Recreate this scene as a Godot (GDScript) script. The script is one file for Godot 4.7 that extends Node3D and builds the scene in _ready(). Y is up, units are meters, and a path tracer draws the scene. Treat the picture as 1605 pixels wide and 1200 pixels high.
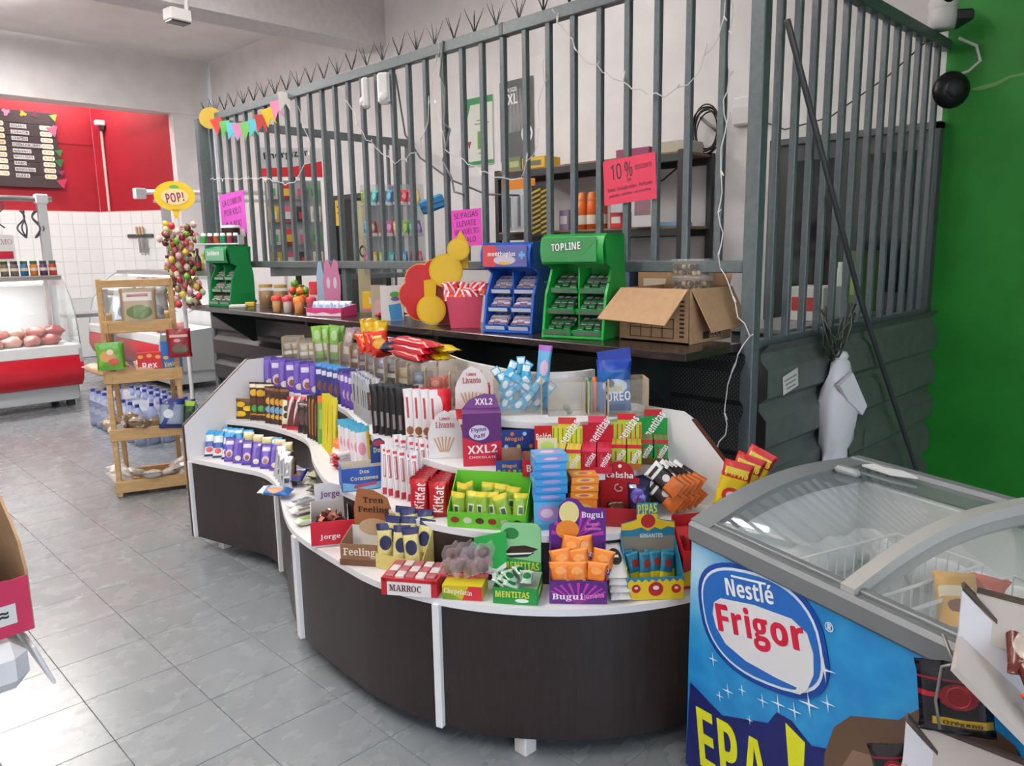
extends Node3D

# ---------- shape builder: collects coloured triangles, one mesh per part ----------
class S:
	var st := SurfaceTool.new()
	var x := Transform3D()
	var c := Color.WHITE
	func _init() -> void:
		st.begin(Mesh.PRIMITIVE_TRIANGLES)
		st.set_smooth_group(-1)
	func col(k: Color) -> S:
		c = k.srgb_to_linear()
		return self
	func at(p: Vector3, yaw := 0.0, pitch := 0.0, roll := 0.0) -> S:
		x = Transform3D(Basis.from_euler(Vector3(pitch, yaw, roll)), p)
		return self
	func smooth(on := true) -> S:
		st.set_smooth_group(0 if on else -1)
		return self
	func v(p: Vector3, uv := Vector2.ZERO) -> void:
		st.set_color(c)
		st.set_uv(uv)
		st.add_vertex(x * p)
	func tri(a: Vector3, b: Vector3, d: Vector3) -> S:
		v(a); v(b); v(d)
		return self
	func quad(a: Vector3, b: Vector3, d: Vector3, e: Vector3) -> S:
		v(a, Vector2(0, 1)); v(b, Vector2(0, 0)); v(d, Vector2(1, 0))
		v(a, Vector2(0, 1)); v(d, Vector2(1, 0)); v(e, Vector2(1, 1))
		return self
	func box(p: Vector3, s: Vector3) -> S:
		var h := s / 2.0
		var a := p - h
		var b := p + h
		quad(Vector3(a.x, a.y, b.z), Vector3(a.x, b.y, b.z), Vector3(b.x, b.y, b.z), Vector3(b.x, a.y, b.z))
		quad(Vector3(b.x, a.y, a.z), Vector3(b.x, b.y, a.z), Vector3(a.x, b.y, a.z), Vector3(a.x, a.y, a.z))
		quad(Vector3(b.x, a.y, b.z), Vector3(b.x, b.y, b.z), Vector3(b.x, b.y, a.z), Vector3(b.x, a.y, a.z))
		quad(Vector3(a.x, a.y, a.z), Vector3(a.x, b.y, a.z), Vector3(a.x, b.y, b.z), Vector3(a.x, a.y, b.z))
		quad(Vector3(a.x, b.y, b.z), Vector3(a.x, b.y, a.z), Vector3(b.x, b.y, a.z), Vector3(b.x, b.y, b.z))
		quad(Vector3(a.x, a.y, a.z), Vector3(a.x, a.y, b.z), Vector3(b.x, a.y, b.z), Vector3(b.x, a.y, a.z))
		return self
	# box with chamfered edges
	func bbox(p: Vector3, s: Vector3, b := 0.004) -> S:
		var h := s / 2.0
		b = minf(b, minf(h.x, minf(h.y, h.z)) * 0.9)
		for ax in 3:
			for sg: float in [-1.0, 1.0]:
				var u := (ax + 1) % 3
				var w := (ax + 2) % 3
				var q := []
				for k: Vector2 in [Vector2(-1, -1), Vector2(1, -1), Vector2(1, 1), Vector2(-1, 1)]:
					var t := Vector3.ZERO
					t[ax] = sg * h[ax]
					t[u] = k.x * (h[u] - b)
					t[w] = k.y * (h[w] - b)
					q.append(p + t)
				if sg < 0: quad(q[0], q[1], q[2], q[3])
				else: quad(q[3], q[2], q[1], q[0])
		for ax in 3:
			var u := (ax + 1) % 3
			var w := (ax + 2) % 3
			for k: Vector2 in [Vector2(-1, -1), Vector2(1, -1), Vector2(1, 1), Vector2(-1, 1)]:
				var q := []
				for e: Vector2 in [Vector2(-1, 0), Vector2(1, 0), Vector2(1, 1), Vector2(-1, 1)]:
					var t := Vector3.ZERO
					t[ax] = e.x * (h[ax] - b)
					t[u] = k.x * (h[u] - (b if e.y > 0 else 0.0))
					t[w] = k.y * (h[w] - (0.0 if e.y > 0 else b))
					q.append(p + t)
				if k.x * k.y > 0: quad(q[3], q[2], q[1], q[0])
				else: quad(q[0], q[1], q[2], q[3])
		for i in 8:
			var g := Vector3(1 if i & 1 else -1, 1 if i & 2 else -1, 1 if i & 4 else -1)
			var a := p + g * Vector3(h.x, h.y - b, h.z - b)
			var d := p + g * Vector3(h.x - b, h.y, h.z - b)
			var e := p + g * Vector3(h.x - b, h.y - b, h.z)
			if g.x * g.y * g.z > 0: tri(a, e, d)
			else: tri(a, d, e)
		return self
	# polygon in XY pushed along Z, centred on z = 0
	func prism(poly: PackedVector2Array, d: float) -> S:
		var ix := Geometry2D.triangulate_polygon(poly)
		for i in range(0, ix.size(), 3):
			var a := poly[ix[i]]
			var b := poly[ix[i + 1]]
			var e := poly[ix[i + 2]]
			if (b - a).cross(e - a) > 0:
				var sw := b
				b = e
				e = sw
			tri(Vector3(a.x, a.y, d / 2), Vector3(b.x, b.y, d / 2), Vector3(e.x, e.y, d / 2))
			tri(Vector3(a.x, a.y, -d / 2), Vector3(e.x, e.y, -d / 2), Vector3(b.x, b.y, -d / 2))
		var cw := Geometry2D.is_polygon_clockwise(poly)
		for i in poly.size():
			var a := poly[i]
			var b := poly[(i + 1) % poly.size()]
			if cw:
				var sw := a
				a = b
				b = sw
			quad(Vector3(b.x, b.y, -d / 2), Vector3(b.x, b.y, d / 2), Vector3(a.x, a.y, d / 2), Vector3(a.x, a.y, -d / 2))
		return self
	func tube(pts: Array, r: float, n := 6, taper := 1.0) -> S:
		var rings := []
		var up := Vector3.UP
		for i in pts.size():
			var d: Vector3 = ((pts[mini(i + 1, pts.size() - 1)] as Vector3) - (pts[maxi(i - 1, 0)] as Vector3)).normalized()
			if absf(d.dot(up)) > 0.95: up = Vector3.RIGHT if absf(d.x) < 0.8 else Vector3.FORWARD
			var s := d.cross(up).normalized()
			up = s.cross(d).normalized()
			var rr := r * lerpf(1.0, taper, float(i) / maxf(1, pts.size() - 1))
			var ring := []
			for k in n:
				var a := TAU * k / n
				ring.append((pts[i] as Vector3) + (s * cos(a) + up * sin(a)) * rr)
			rings.append(ring)
		for i in rings.size() - 1:
			for k in n:
				var k2 := (k + 1) % n
				quad(rings[i][k], rings[i + 1][k], rings[i + 1][k2], rings[i][k2])
		for k in range(1, n - 1):
			tri(rings[0][0], rings[0][k], rings[0][k + 1])
			tri(rings[-1][0], rings[-1][k + 1], rings[-1][k])
		return self
	# profile of Vector2(radius, height) turned about Y at p
	func lathe(p: Vector3, prof: Array, n := 16) -> S:
		for i in prof.size() - 1:
			var a: Vector2 = prof[i]
			var b: Vector2 = prof[i + 1]
			for k in n:
				var t0 := TAU * k / n
				var t1 := TAU * (k + 1) / n
				var d0 := Vector3(cos(t0), 0, sin(t0))
				var d1 := Vector3(cos(t1), 0, sin(t1))
				var y0 := Vector3(0, a.y, 0) + p
				var y1 := Vector3(0, b.y, 0) + p
				if a.x > 0.00001: tri(y0 + d0 * a.x, y1 + d0 * b.x, y0 + d1 * a.x)
				if b.x > 0.00001: tri(y0 + d1 * a.x, y1 + d0 * b.x, y1 + d1 * b.x)
		return self
	func ball(p: Vector3, r: Vector3, n := 10) -> S:
		var m := n / 2
		for i in m:
			for k in n:
				var q := []
				for e: Vector2i in [Vector2i(0, 0), Vector2i(1, 0), Vector2i(1, 1), Vector2i(0, 1)]:
					var la := PI * (i + e.x) / m - PI / 2
					var lo := TAU * ((k + e.y) % n) / n
					q.append(p + r * Vector3(cos(la) * cos(lo), sin(la), cos(la) * sin(lo)))
				if i < m - 1: tri(q[0], q[1], q[2])
				if i > 0: tri(q[0], q[2], q[3])
		return self
	func mesh() -> ArrayMesh:
		st.generate_normals()
		return st.commit()

# ---------- materials ----------
var M := {}
var prints := []   # printed packaging shares one sheet
var cams: Camera3D
var used := {}
var rng := RandomNumberGenerator.new()

func rgb(h: String) -> Color: return Color.html(h)

# paint whose colour comes from the vertices
func paint(rough := 0.6, metal := 0.0, coat := 0.0) -> StandardMaterial3D:
	var k := "p%.2f%.2f%.2f" % [rough, metal, coat]
	if not M.has(k):
		var m := StandardMaterial3D.new()
		m.vertex_color_use_as_albedo = true
		m.roughness = rough
		m.metallic = metal
		if coat > 0:
			m.clearcoat_enabled = true
			m.clearcoat = coat
			m.clearcoat_roughness = 0.15
		M[k] = m
	return M[k]

func flat(c: Color, rough := 0.6, metal := 0.0) -> StandardMaterial3D:
	var k := "f%s%.2f%.2f" % [c.to_html(), rough, metal]
	if not M.has(k):
		var m := StandardMaterial3D.new()
		m.albedo_color = c
		m.roughness = rough
		m.metallic = metal
		M[k] = m
	return M[k]

func glass(c: Color, alpha := 0.12, rough := 0.03) -> StandardMaterial3D:
	var k := "g%s%.2f" % [c.to_html(), alpha]
	if not M.has(k):
		var m := StandardMaterial3D.new()
		m.albedo_color = Color(c.r, c.g, c.b, alpha)
		m.transparency = BaseMaterial3D.TRANSPARENCY_ALPHA
		m.roughness = rough
		m.cull_mode = BaseMaterial3D.CULL_DISABLED
		M[k] = m
	return M[k]

func glow(c: Color, e: float) -> StandardMaterial3D:
	var m := StandardMaterial3D.new()
	m.albedo_color = Color(0.9, 0.9, 0.9)
	m.emission_enabled = true
	m.emission = c
	m.emission_energy_multiplier = e
	return m

func noise_tex(key: String, lo: Color, hi: Color, freq: float, seed_: int, stretch := Vector2i(256, 256), oct := 4) -> NoiseTexture2D:
	if M.has(key): return M[key]
	var n := FastNoiseLite.new()
	n.seed = seed_
	n.frequency = freq
	n.fractal_octaves = oct
	var t := NoiseTexture2D.new()
	t.width = stretch.x
	t.height = stretch.y
	t.seamless = true
	t.noise = n
	var g := Gradient.new()
	g.set_color(0, lo)
	g.set_color(1, hi)
	t.color_ramp = g
	M[key] = t
	return t

# triplanar noisy surface; scale in repeats per metre on each axis
func grainy(key: String, lo: Color, hi: Color, freq: float, scale: Vector3, rough := 0.6, seed_ := 1) -> StandardMaterial3D:
	if M.has("s" + key): return M["s" + key]
	var m := StandardMaterial3D.new()
	m.albedo_texture = noise_tex(key, lo, hi, freq, seed_)
	m.uv1_triplanar = true
	m.uv1_world_triplanar = true
	m.uv1_scale = scale
	m.roughness = rough
	M["s" + key] = m
	return m

# flat print: rectangles ["r", x, y, w, h, colour] and ellipses ["c", x, y, rx, ry, colour] in 0..1
func printed(key: String, bg: String, ops: Array, rough := 0.35, w := 48, h := 96, metal := 0.0) -> StandardMaterial3D:
	if M.has("t" + key): return M["t" + key]
	var im := Image.create(w, h, false, Image.FORMAT_RGB8)
	im.fill(rgb(bg))
	for o: Array in ops:
		var k := rgb(o[5])
		if o[0] == "r":
			im.fill_rect(Rect2i(int(o[1] * w), int(o[2] * h), maxi(1, int(o[3] * w)), maxi(1, int(o[4] * h))), k)
		elif o[0] == "c":
			for yy in range(maxi(0, int((o[2] - o[4]) * h)), mini(h, int((o[2] + o[4]) * h) + 1)):
				for xx in range(maxi(0, int((o[1] - o[3]) * w)), mini(w, int((o[1] + o[3]) * w) + 1)):
					var q := Vector2(((xx + 0.5) / w - o[1]) / o[3], ((yy + 0.5) / h - o[2]) / o[4])
					if q.length() <= 1.0: im.set_pixel(xx, yy, k)
		elif o[0] == "d":  # diagonal band: at x, slope y, width w, alpha unused
			for yy in h:
				for xx in w:
					var t: float = (xx + 0.5) / w + o[2] * (yy + 0.5) / h
					if t > o[1] and t < o[1] + o[3]: im.set_pixel(xx, yy, k)
	var m := StandardMaterial3D.new()
	m.roughness = rough
	m.metallic = metal
	var cell := Vector2i(prints.size() % 32, prints.size() / 32) * Vector2i(64, 128) + Vector2i(8, 16)
	prints.append([im, cell, m])
	m.uv1_scale = Vector3((w - 1.0) / 2048.0, (h - 1.0) / 1024.0, 1)
	m.uv1_offset = Vector3((cell.x + 0.5) / 2048.0, (cell.y + 0.5) / 1024.0, 0)
	M["t" + key] = m
	return m

func finish_prints() -> void:
	var sheet := Image.create(2048, 1024, false, Image.FORMAT_RGB8)
	for p: Array in prints:
		var im: Image = p[0]
		sheet.blit_rect(im, Rect2i(0, 0, im.get_width(), im.get_height()), p[1])
	var t := ImageTexture.create_from_image(sheet)
	for p: Array in prints: (p[2] as StandardMaterial3D).albedo_texture = t

# ---------- objects ----------
func numbered(n: String) -> String:
	if not used.has(n):
		used[n] = 0
		return n
	used[n] += 1
	return "%s_%03d" % [n, used[n]]

func tag(o: Node3D, label: String, category: String, group := "") -> Node3D:
	o.set_meta("label", label)
	o.set_meta("category", category)
	if group: o.set_meta("group", group)
	return o

func thing(called: String, label: String, category: String, pos := Vector3.ZERO, yaw := 0.0, group := "", pitch := 0.0) -> Node3D:
	var o := Node3D.new()
	o.name = numbered(called)
	add_child(o)
	o.position = pos
	o.rotation = Vector3(pitch, yaw, 0)
	return tag(o, label, category, group)

func part(parent: Node3D, called: String, s, m: Material, pos := Vector3.ZERO, rot := Vector3.ZERO) -> MeshInstance3D:
	var o := MeshInstance3D.new()
	o.name = called
	o.mesh = s.mesh() if s is S else s
	o.material_override = m
	parent.add_child(o, true)
	o.position = pos
	o.rotation = rot
	return o

func solo(called: String, label: String, category: String, s, m: Material, pos := Vector3.ZERO, rot := Vector3.ZERO, group := "") -> MeshInstance3D:
	var o := part(self, numbered(called), s, m, pos, rot)
	tag(o, label, category, group)
	return o

func struct(called: String, s, m: Material, pos := Vector3.ZERO) -> MeshInstance3D:
	var o := part(self, called, s, m, pos)
	o.set_meta("kind", "structure")
	return o

func copy_of(o: Node3D, pos: Vector3, rot := Vector3.ZERO, label := "", called := "") -> Node3D:
	var d: Node3D = o.duplicate()
	d.name = numbered(called if called else base_name(o))
	add_child(d)
	d.position = pos
	d.rotation = rot
	if label: d.set_meta("label", label)
	return d

func base_name(o: Node) -> String:
	var n := str(o.name)
	if n.length() > 4 and n[-4] == "_" and n.right(3).is_valid_int(): n = n.left(-4)
	return n

var fonts := {}
func font(kind: String) -> SystemFont:
	if not fonts.has(kind):
		var f := SystemFont.new()
		f.font_names = PackedStringArray(["Droid Serif" if kind.begins_with("serif") else "Droid Sans Mono" if kind == "mono" else "Droid Sans"])
		f.font_weight = 700 if kind.ends_with("bold") else 400
		f.font_italic = kind.contains("italic")
		fonts[kind] = f
	return fonts[kind]

# letters w metres wide and h high, centred at pos, facing local +Z of the parent
func write(parent: Node3D, words: String, w: float, h: float, c: Color, pos: Vector3, rot := Vector3.ZERO, kind := "bold", called := "lettering", slant := 0.0) -> MeshInstance3D:
	var t := TextMesh.new()
	t.text = words
	t.font = font(kind)
	t.font_size = 24
	t.pixel_size = 0.01
	t.depth = 0.02
	t.curve_step = 2.0
	var o := MeshInstance3D.new()
	o.name = called
	o.mesh = t
	o.material_override = flat(c, 0.5)
	parent.add_child(o, true)
	var b := t.get_aabb()
	if b.size.x <= 0.0001: return o
	var k := Basis.from_euler(rot)
	var sx := w / b.size.x
	var sy := h / b.size.y
	var sl := Basis(Vector3(1, 0, 0), Vector3(slant, 1, 0), Vector3(0, 0, 1))
	o.basis = k * sl * Basis.from_scale(Vector3(sx, sy, 0.03))
	o.position = pos - o.basis * (b.position + b.size / 2.0)
	return o

func P2(a: Array) -> PackedVector2Array:
	var p := PackedVector2Array()
	for i in range(0, a.size(), 2): p.append(Vector2(a[i], a[i + 1]))
	return p

func rrect(w: float, h: float, r: float, cx := 0.0, cy := 0.0, n := 4) -> PackedVector2Array:
	var p := PackedVector2Array()
	for q in 4:
		var o := Vector2(w / 2 - r, h / 2 - r) * Vector2([1, -1, -1, 1][q], [1, 1, -1, -1][q])
		for i in n + 1:
			var a := PI / 2 * (q + float(i) / n)
			p.append(Vector2(cx, cy) + o + Vector2(cos(a), sin(a)) * r)
	return p

func ell(rx: float, ry: float, cx := 0.0, cy := 0.0, n := 20) -> PackedVector2Array:
	var p := PackedVector2Array()
	for i in n: p.append(Vector2(cx + rx * cos(TAU * i / n), cy + ry * sin(TAU * i / n)))
	return p

# ---------- the scene ----------
func lamp_tube(pos: Vector3, yaw: float, energy: float, label: String, length := 1.2) -> void:
	var t := thing("ceiling_lamp", label, "ceiling lamp", pos, yaw, "ceiling tube lamps")
	part(t, "housing", S.new().col(rgb("e8e8e8")).bbox(Vector3(0, 0.035, 0), Vector3(length, 0.03, 0.08), 0.008), paint(0.5))
	for sx: float in [-1, 1]: part(t, "hanger", S.new().col(rgb("c8c8c8")).tube([Vector3(sx * length * 0.4, 0.05, 0), Vector3(sx * length * 0.4, 4.2 - pos.y, 0)], 0.004, 5), paint(0.5))
	part(t, "diffuser", S.new().bbox(Vector3(0, -0.01, 0), Vector3(length - 0.04, 0.03, 0.1), 0.006), LAMP)
	for k in 2:   # lamp light down, plus an added stronger uplight to brighten the ceiling
		var l := AreaLight3D.new()
		l.name = "lamp_light"
		t.add_child(l, true)
		l.position = Vector3(0, [-0.04, 0.075][k], 0)
		l.rotation = Vector3([-PI / 2, PI / 2][k], 0, 0)
		l.area_size = Vector2(length, 0.16)
		l.light_color = Color(1.0, 0.985, 0.97)
		l.light_energy = energy * [0.9, 2.2][k]
		l.area_range = 30.0
		l.shadow_enabled = true

var LAMP: StandardMaterial3D

func _ready() -> void:
	rng.seed = 7
	# camera
	var cam := Camera3D.new()
	cam.name = "camera"
	cam.position = Vector3(0, 1.5, 0)
	cam.rotation = Vector3(-0.172949, -0.781208, -0.016373)
	cam.fov = 53.03
	cam.near = 0.05
	cam.far = 60.0
	add_child(cam)
	cam.current = true
	# sky fill light, let in by an unseen opening added behind the camera
	var we := WorldEnvironment.new()
	we.name = "environment"
	var e := Environment.new()
	e.background_mode = Environment.BG_SKY
	var sky := Sky.new()
	var sm := ProceduralSkyMaterial.new()
	sm.sky_top_color = Color(0.62, 0.70, 0.80)
	sm.sky_horizon_color = Color(0.85, 0.87, 0.88)
	sm.ground_bottom_color = Color(0.35, 0.35, 0.35)
	sm.ground_horizon_color = Color(0.6, 0.6, 0.6)
	sm.sky_energy_multiplier = 2.5
	sky.sky_material = sm
	e.sky = sky
	e.tonemap_mode = Environment.TONE_MAPPER_LINEAR
	e.tonemap_exposure = 1.0
	e.sdfgi_enabled = true
	e.ssao_enabled = true
	e.ssil_enabled = true
	we.environment = e
	add_child(we)
	# ceiling lamps
	LAMP = glow(Color(1.0, 0.985, 0.97), 6.0)
	var E0 := 3.95
	lamp_tube(Vector3(0.3, 3.9, -5.9), 0, E0 * 1.2, "white tube lamp hung over the shop aisle before the beam")
	lamp_tube(Vector3(2.3, 3.9, -5.6), 0, E0 * 0.75, "white tube lamp hung over the counter ledge before the beam")
	lamp_tube(Vector3(1.45, 4.06, -9.6), 0, E0 * 4.6, "white tube lamp hung over the meat counters", 1.4)
	lamp_tube(Vector3(3.4, 3.9, -12.1), 0, E0 * 0.4, "white tube lamp hidden behind the white ceiling beam")
	lamp_tube(Vector3(-1.2, 3.9, -2.6), 0, E0 * 1.2, "white tube lamp hung over the shop entrance aisle")
	lamp_tube(Vector3(0.8, 3.9, -2.6), 0, E0 * 0.6, "white tube lamp hung over the candy display")
	lamp_tube(Vector3(4.0, 3.9, -3.8), PI / 2, E0 * 0.15, "white tube lamp hung over the caged office")
	lamp_tube(Vector3(-0.8, 3.9, 0.9), 0, E0 * 0.7, "white tube lamp hung near the shop front")
	setting()
	fences()
	candy_display()
	freezer()
	goods_display()
	counter_goods()
	office()
	butcher()
	foreground()
	small_details()
	finish_prints()

# ---------- floor, walls, beams ----------
func setting() -> void:
	var wallw := grainy("plaster", rgb("e2dfdf"), rgb("efecec"), 0.02, Vector3.ONE * 0.5, 0.85, 3)
	# floor: slab with vinyl tiles
	var fb := struct("floor", S.new().col(rgb("54585a")).box(Vector3(1.0, -0.106, -5), Vector3(9, 0.2, 17)), flat(rgb("6b6e70"), 0.5))
	var mats := []
	for i in 4:
		var m := StandardMaterial3D.new()
		var k := 0.006 * i
		m.albedo_texture = noise_tex("floor%d" % i, Color(0.465 + k, 0.485 + k, 0.5 + k), Color(0.52 + k, 0.538 + k, 0.552 + k), 0.3, 20 + i, Vector2i(512, 512), 6)
		m.uv1_triplanar = true
		m.uv1_world_triplanar = true
		m.uv1_scale = Vector3(0.5, 0.5, 0.9)
		m.roughness_texture = noise_tex("floorR", Color(0.28, 0.28, 0.28), Color(0.42, 0.42, 0.42), 0.02, 31, Vector2i(512, 512), 5)
		m.roughness = 0.75
		m.metallic_specular = 0.6
		mats.append(m)
	var tile := S.new().bbox(Vector3(0, -0.005, 0), Vector3(0.3048, 0.01, 0.3048), 0.0012).mesh()
	var g := 0.3063
	for i in range(-3, 12):
		for j in range(0, 23):
			var x := 0.6406 + g * (i - 0.5)
			var z := -2.751 - g * (j - 3.5)
			if x < 0.1 + 0.16 * (-z - 1.8) - 0.55 : continue
			if x > 1.95 and z > -4.2: continue
			if x > 3.5: continue
			part(fb, "floor_tile", tile, mats[(i * 7 + j * 5 + i * j) % 4], Vector3(x, -0.0015, z))
	var rest := S.new()
	for i in range(-13, 15):
		for j in range(-10, 36):
			var x := 0.6406 + g * (i - 0.5)
			var z := -2.751 - g * (j - 3.5)
			var near := i >= -3 and i < 12 and j >= 0 and j < 23 and x >= 0.1 + 0.16 * (-z - 1.8) - 0.55 and not (x > 1.95 and z > -4.2) and x <= 3.5
			if not near and z > -12.6 and z < 2.9: rest.box(Vector3(x, -0.0065, z), Vector3(0.3048, 0.01, 0.3048))
	var r := part(fb, "distant_tiles", rest, mats[1])
	r.set_meta("kind", "stuff")
	# ceiling and walls, all with thickness
	struct("ceiling", S.new().box(Vector3(1.0, 4.3, -5), Vector3(9, 0.2, 17)), grainy("ceil", rgb("e4deda"), rgb("eeeae6"), 0.015, Vector3.ONE * 0.4, 0.9, 5))
	struct("wall_right", S.new().box(Vector3(5.25, 2.1, -6.4), Vector3(0.2, 4.2, 9.7)), wallw)
	struct("wall_right_green", S.new().box(Vector3(5.25, 2.1, 0.75), Vector3(0.2, 4.2, 4.6)), grainy("green", rgb("137a1d"), rgb("1a8a26"), 0.02, Vector3.ONE * 0.6, 0.55, 9))
	struct("wall_left", S.new().box(Vector3(-3.3, 2.1, -5), Vector3(0.2, 4.2, 16)), wallw)
	var wn := S.new()
	wn.box(Vector3(-2.6, 2.1, 3.0), Vector3(1.6, 4.2, 0.2)).box(Vector3(3.6, 2.1, 3.0), Vector3(3.4, 4.2, 0.2)).box(Vector3(0.05, 3.6, 3.0), Vector3(3.7, 1.2, 0.2))
	struct("wall_front", wn, wallw)  # unseen wall, wide opening added so sky light fills camera-facing sides
	# red wall of the butcher's corner with white tiles below
	var red := grainy("redwall", rgb("9c1224"), rgb("a8182b"), 0.02, Vector3.ONE * 0.6, 0.5, 12)
	var wf := struct("wall_back", S.new().box(Vector3(0.35, 2.1, -12.78), Vector3(7.2, 4.2, 0.2)), red)
	var wa := struct("wall_back_corner", S.new().box(Vector3(-0.02, 2.1, -0.1), Vector3(1.58, 4.2, 0.2)), red, Vector3(4.4, 0, -11.99))
	wa.rotation.y = atan2(-1.38, 0.94)
	var tw := S.new().bbox(Vector3(0, 0, 0), Vector3(0.176, 0.176, 0.012), 0.003).mesh()
	var white := flat(rgb("f2f3f3"), 0.25)
	part(wf, "grout_bed", S.new().box(Vector3(2.85, 1.067, -12.672), Vector3(2.2, 2.135, 0.02)), flat(rgb("dcdede"), 0.8))
	part(wa, "grout_bed", S.new().box(Vector3(-0.025, 1.067, 0.006), Vector3(1.6, 2.135, 0.02)), flat(rgb("dcdede"), 0.8))
	for j in range(5, 12):
		for i in 8: part(wf, "wall_tile", tw, white, Vector3(2.56 + 0.18 * i, 0.065 + 0.18 * j, -12.66))
		for i in 9: part(wa, "wall_tile", tw, white, Vector3(-0.74 + 0.18 * i, 0.065 + 0.18 * j, 0.018))
	part(wf, "tile_border", S.new().col(rgb("e9b9b4")).box(Vector3(2.9, 2.14, -12.665), Vector3(2.2, 0.012, 0.012)), paint(0.4))
	part(wa, "tile_border", S.new().col(rgb("e9b9b4")).box(Vector3(0, 2.14, 0.016), Vector3(1.56, 0.012, 0.012)), paint(0.4))
	part(wf, "wall_groove", S.new().col(rgb("8a0d1c")).box(Vector3(3.1, 3.1, -12.678), Vector3(1.66, 0.012, 0.006)), paint(0.6))
	struct("wall_back_jamb", S.new().box(Vector3(4.9, 2.1, -11.38), Vector3(0.62, 4.2, 0.15)), wallw)
	struct("beam_far", S.new().box(Vector3(1.0, 3.83, -11.46), Vector3(8.4, 0.75, 0.34)), wallw)
	struct("beam_near", S.new().box(Vector3(1.0, 3.91, -7.19), Vector3(8.4, 0.58, 0.38)), grainy("concrete", rgb("d0ccce"), rgb("dedadb"), 0.05, Vector3.ONE * 0.8, 0.9, 14))

# ---------- grille fence, corrugated cladding and ledge of the caged office ----------
const FG := "444c4e"
func bars(t: Node3D, a: Vector3, b: Vector3, n: int, lo: float, hi: float, m: Material) -> void:
	var mesh := S.new().bbox(Vector3(0, (lo + hi) / 2, 0), Vector3(0.03, hi - lo, 0.03), 0.003).mesh()
	for i in range(1, n): part(t, "bar", mesh, m, a.lerp(b, float(i) / n))

func corrugated(length: float, h: float) -> S:
	# horizontal ribs: profile (out, up) swept along X
	var s := S.new()
	var pr := []
	var y := 0.0
	while y < h - 0.02:
		pr.append_array([Vector2(0.036, y), Vector2(0.036, minf(y + 0.115, h)), Vector2(0.0, minf(y + 0.155, h)), Vector2(0.0, minf(y + 0.185, h))])
		y += 0.215
	pr.append(Vector2(0.036, h))
	for i in pr.size() - 1:
		var a: Vector2 = pr[i]
		var b: Vector2 = pr[i + 1]
		if a.distance_to(b) < 0.0005: continue
		s.quad(Vector3(0, a.y, a.x), Vector3(0, b.y, b.x), Vector3(length, b.y, b.x), Vector3(length, a.y, a.x))
		s.quad(Vector3(0, b.y, b.x - 0.002), Vector3(0, a.y, a.x - 0.002), Vector3(length, a.y, a.x - 0.002), Vector3(length, b.y, b.x - 0.002))
	return s

func spike_mesh() -> ArrayMesh:
	var s := S.new()
	for k in 4:
		var a := TAU * (k + 0.5) / 4 + 0.25
		var d := Vector3(cos(a), 0, sin(a))
		var hgt: float = [0.13, 0.1, 0.12, 0.105][k]
		s.tube([Vector3.ZERO, d * 0.016 + Vector3(0, hgt * 0.35, 0), d * 0.04 + Vector3(0, hgt * 0.75, 0), d * 0.052 + Vector3(0, hgt, 0)], 0.0042, 5, 0.25)
	return s.mesh()

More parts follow.
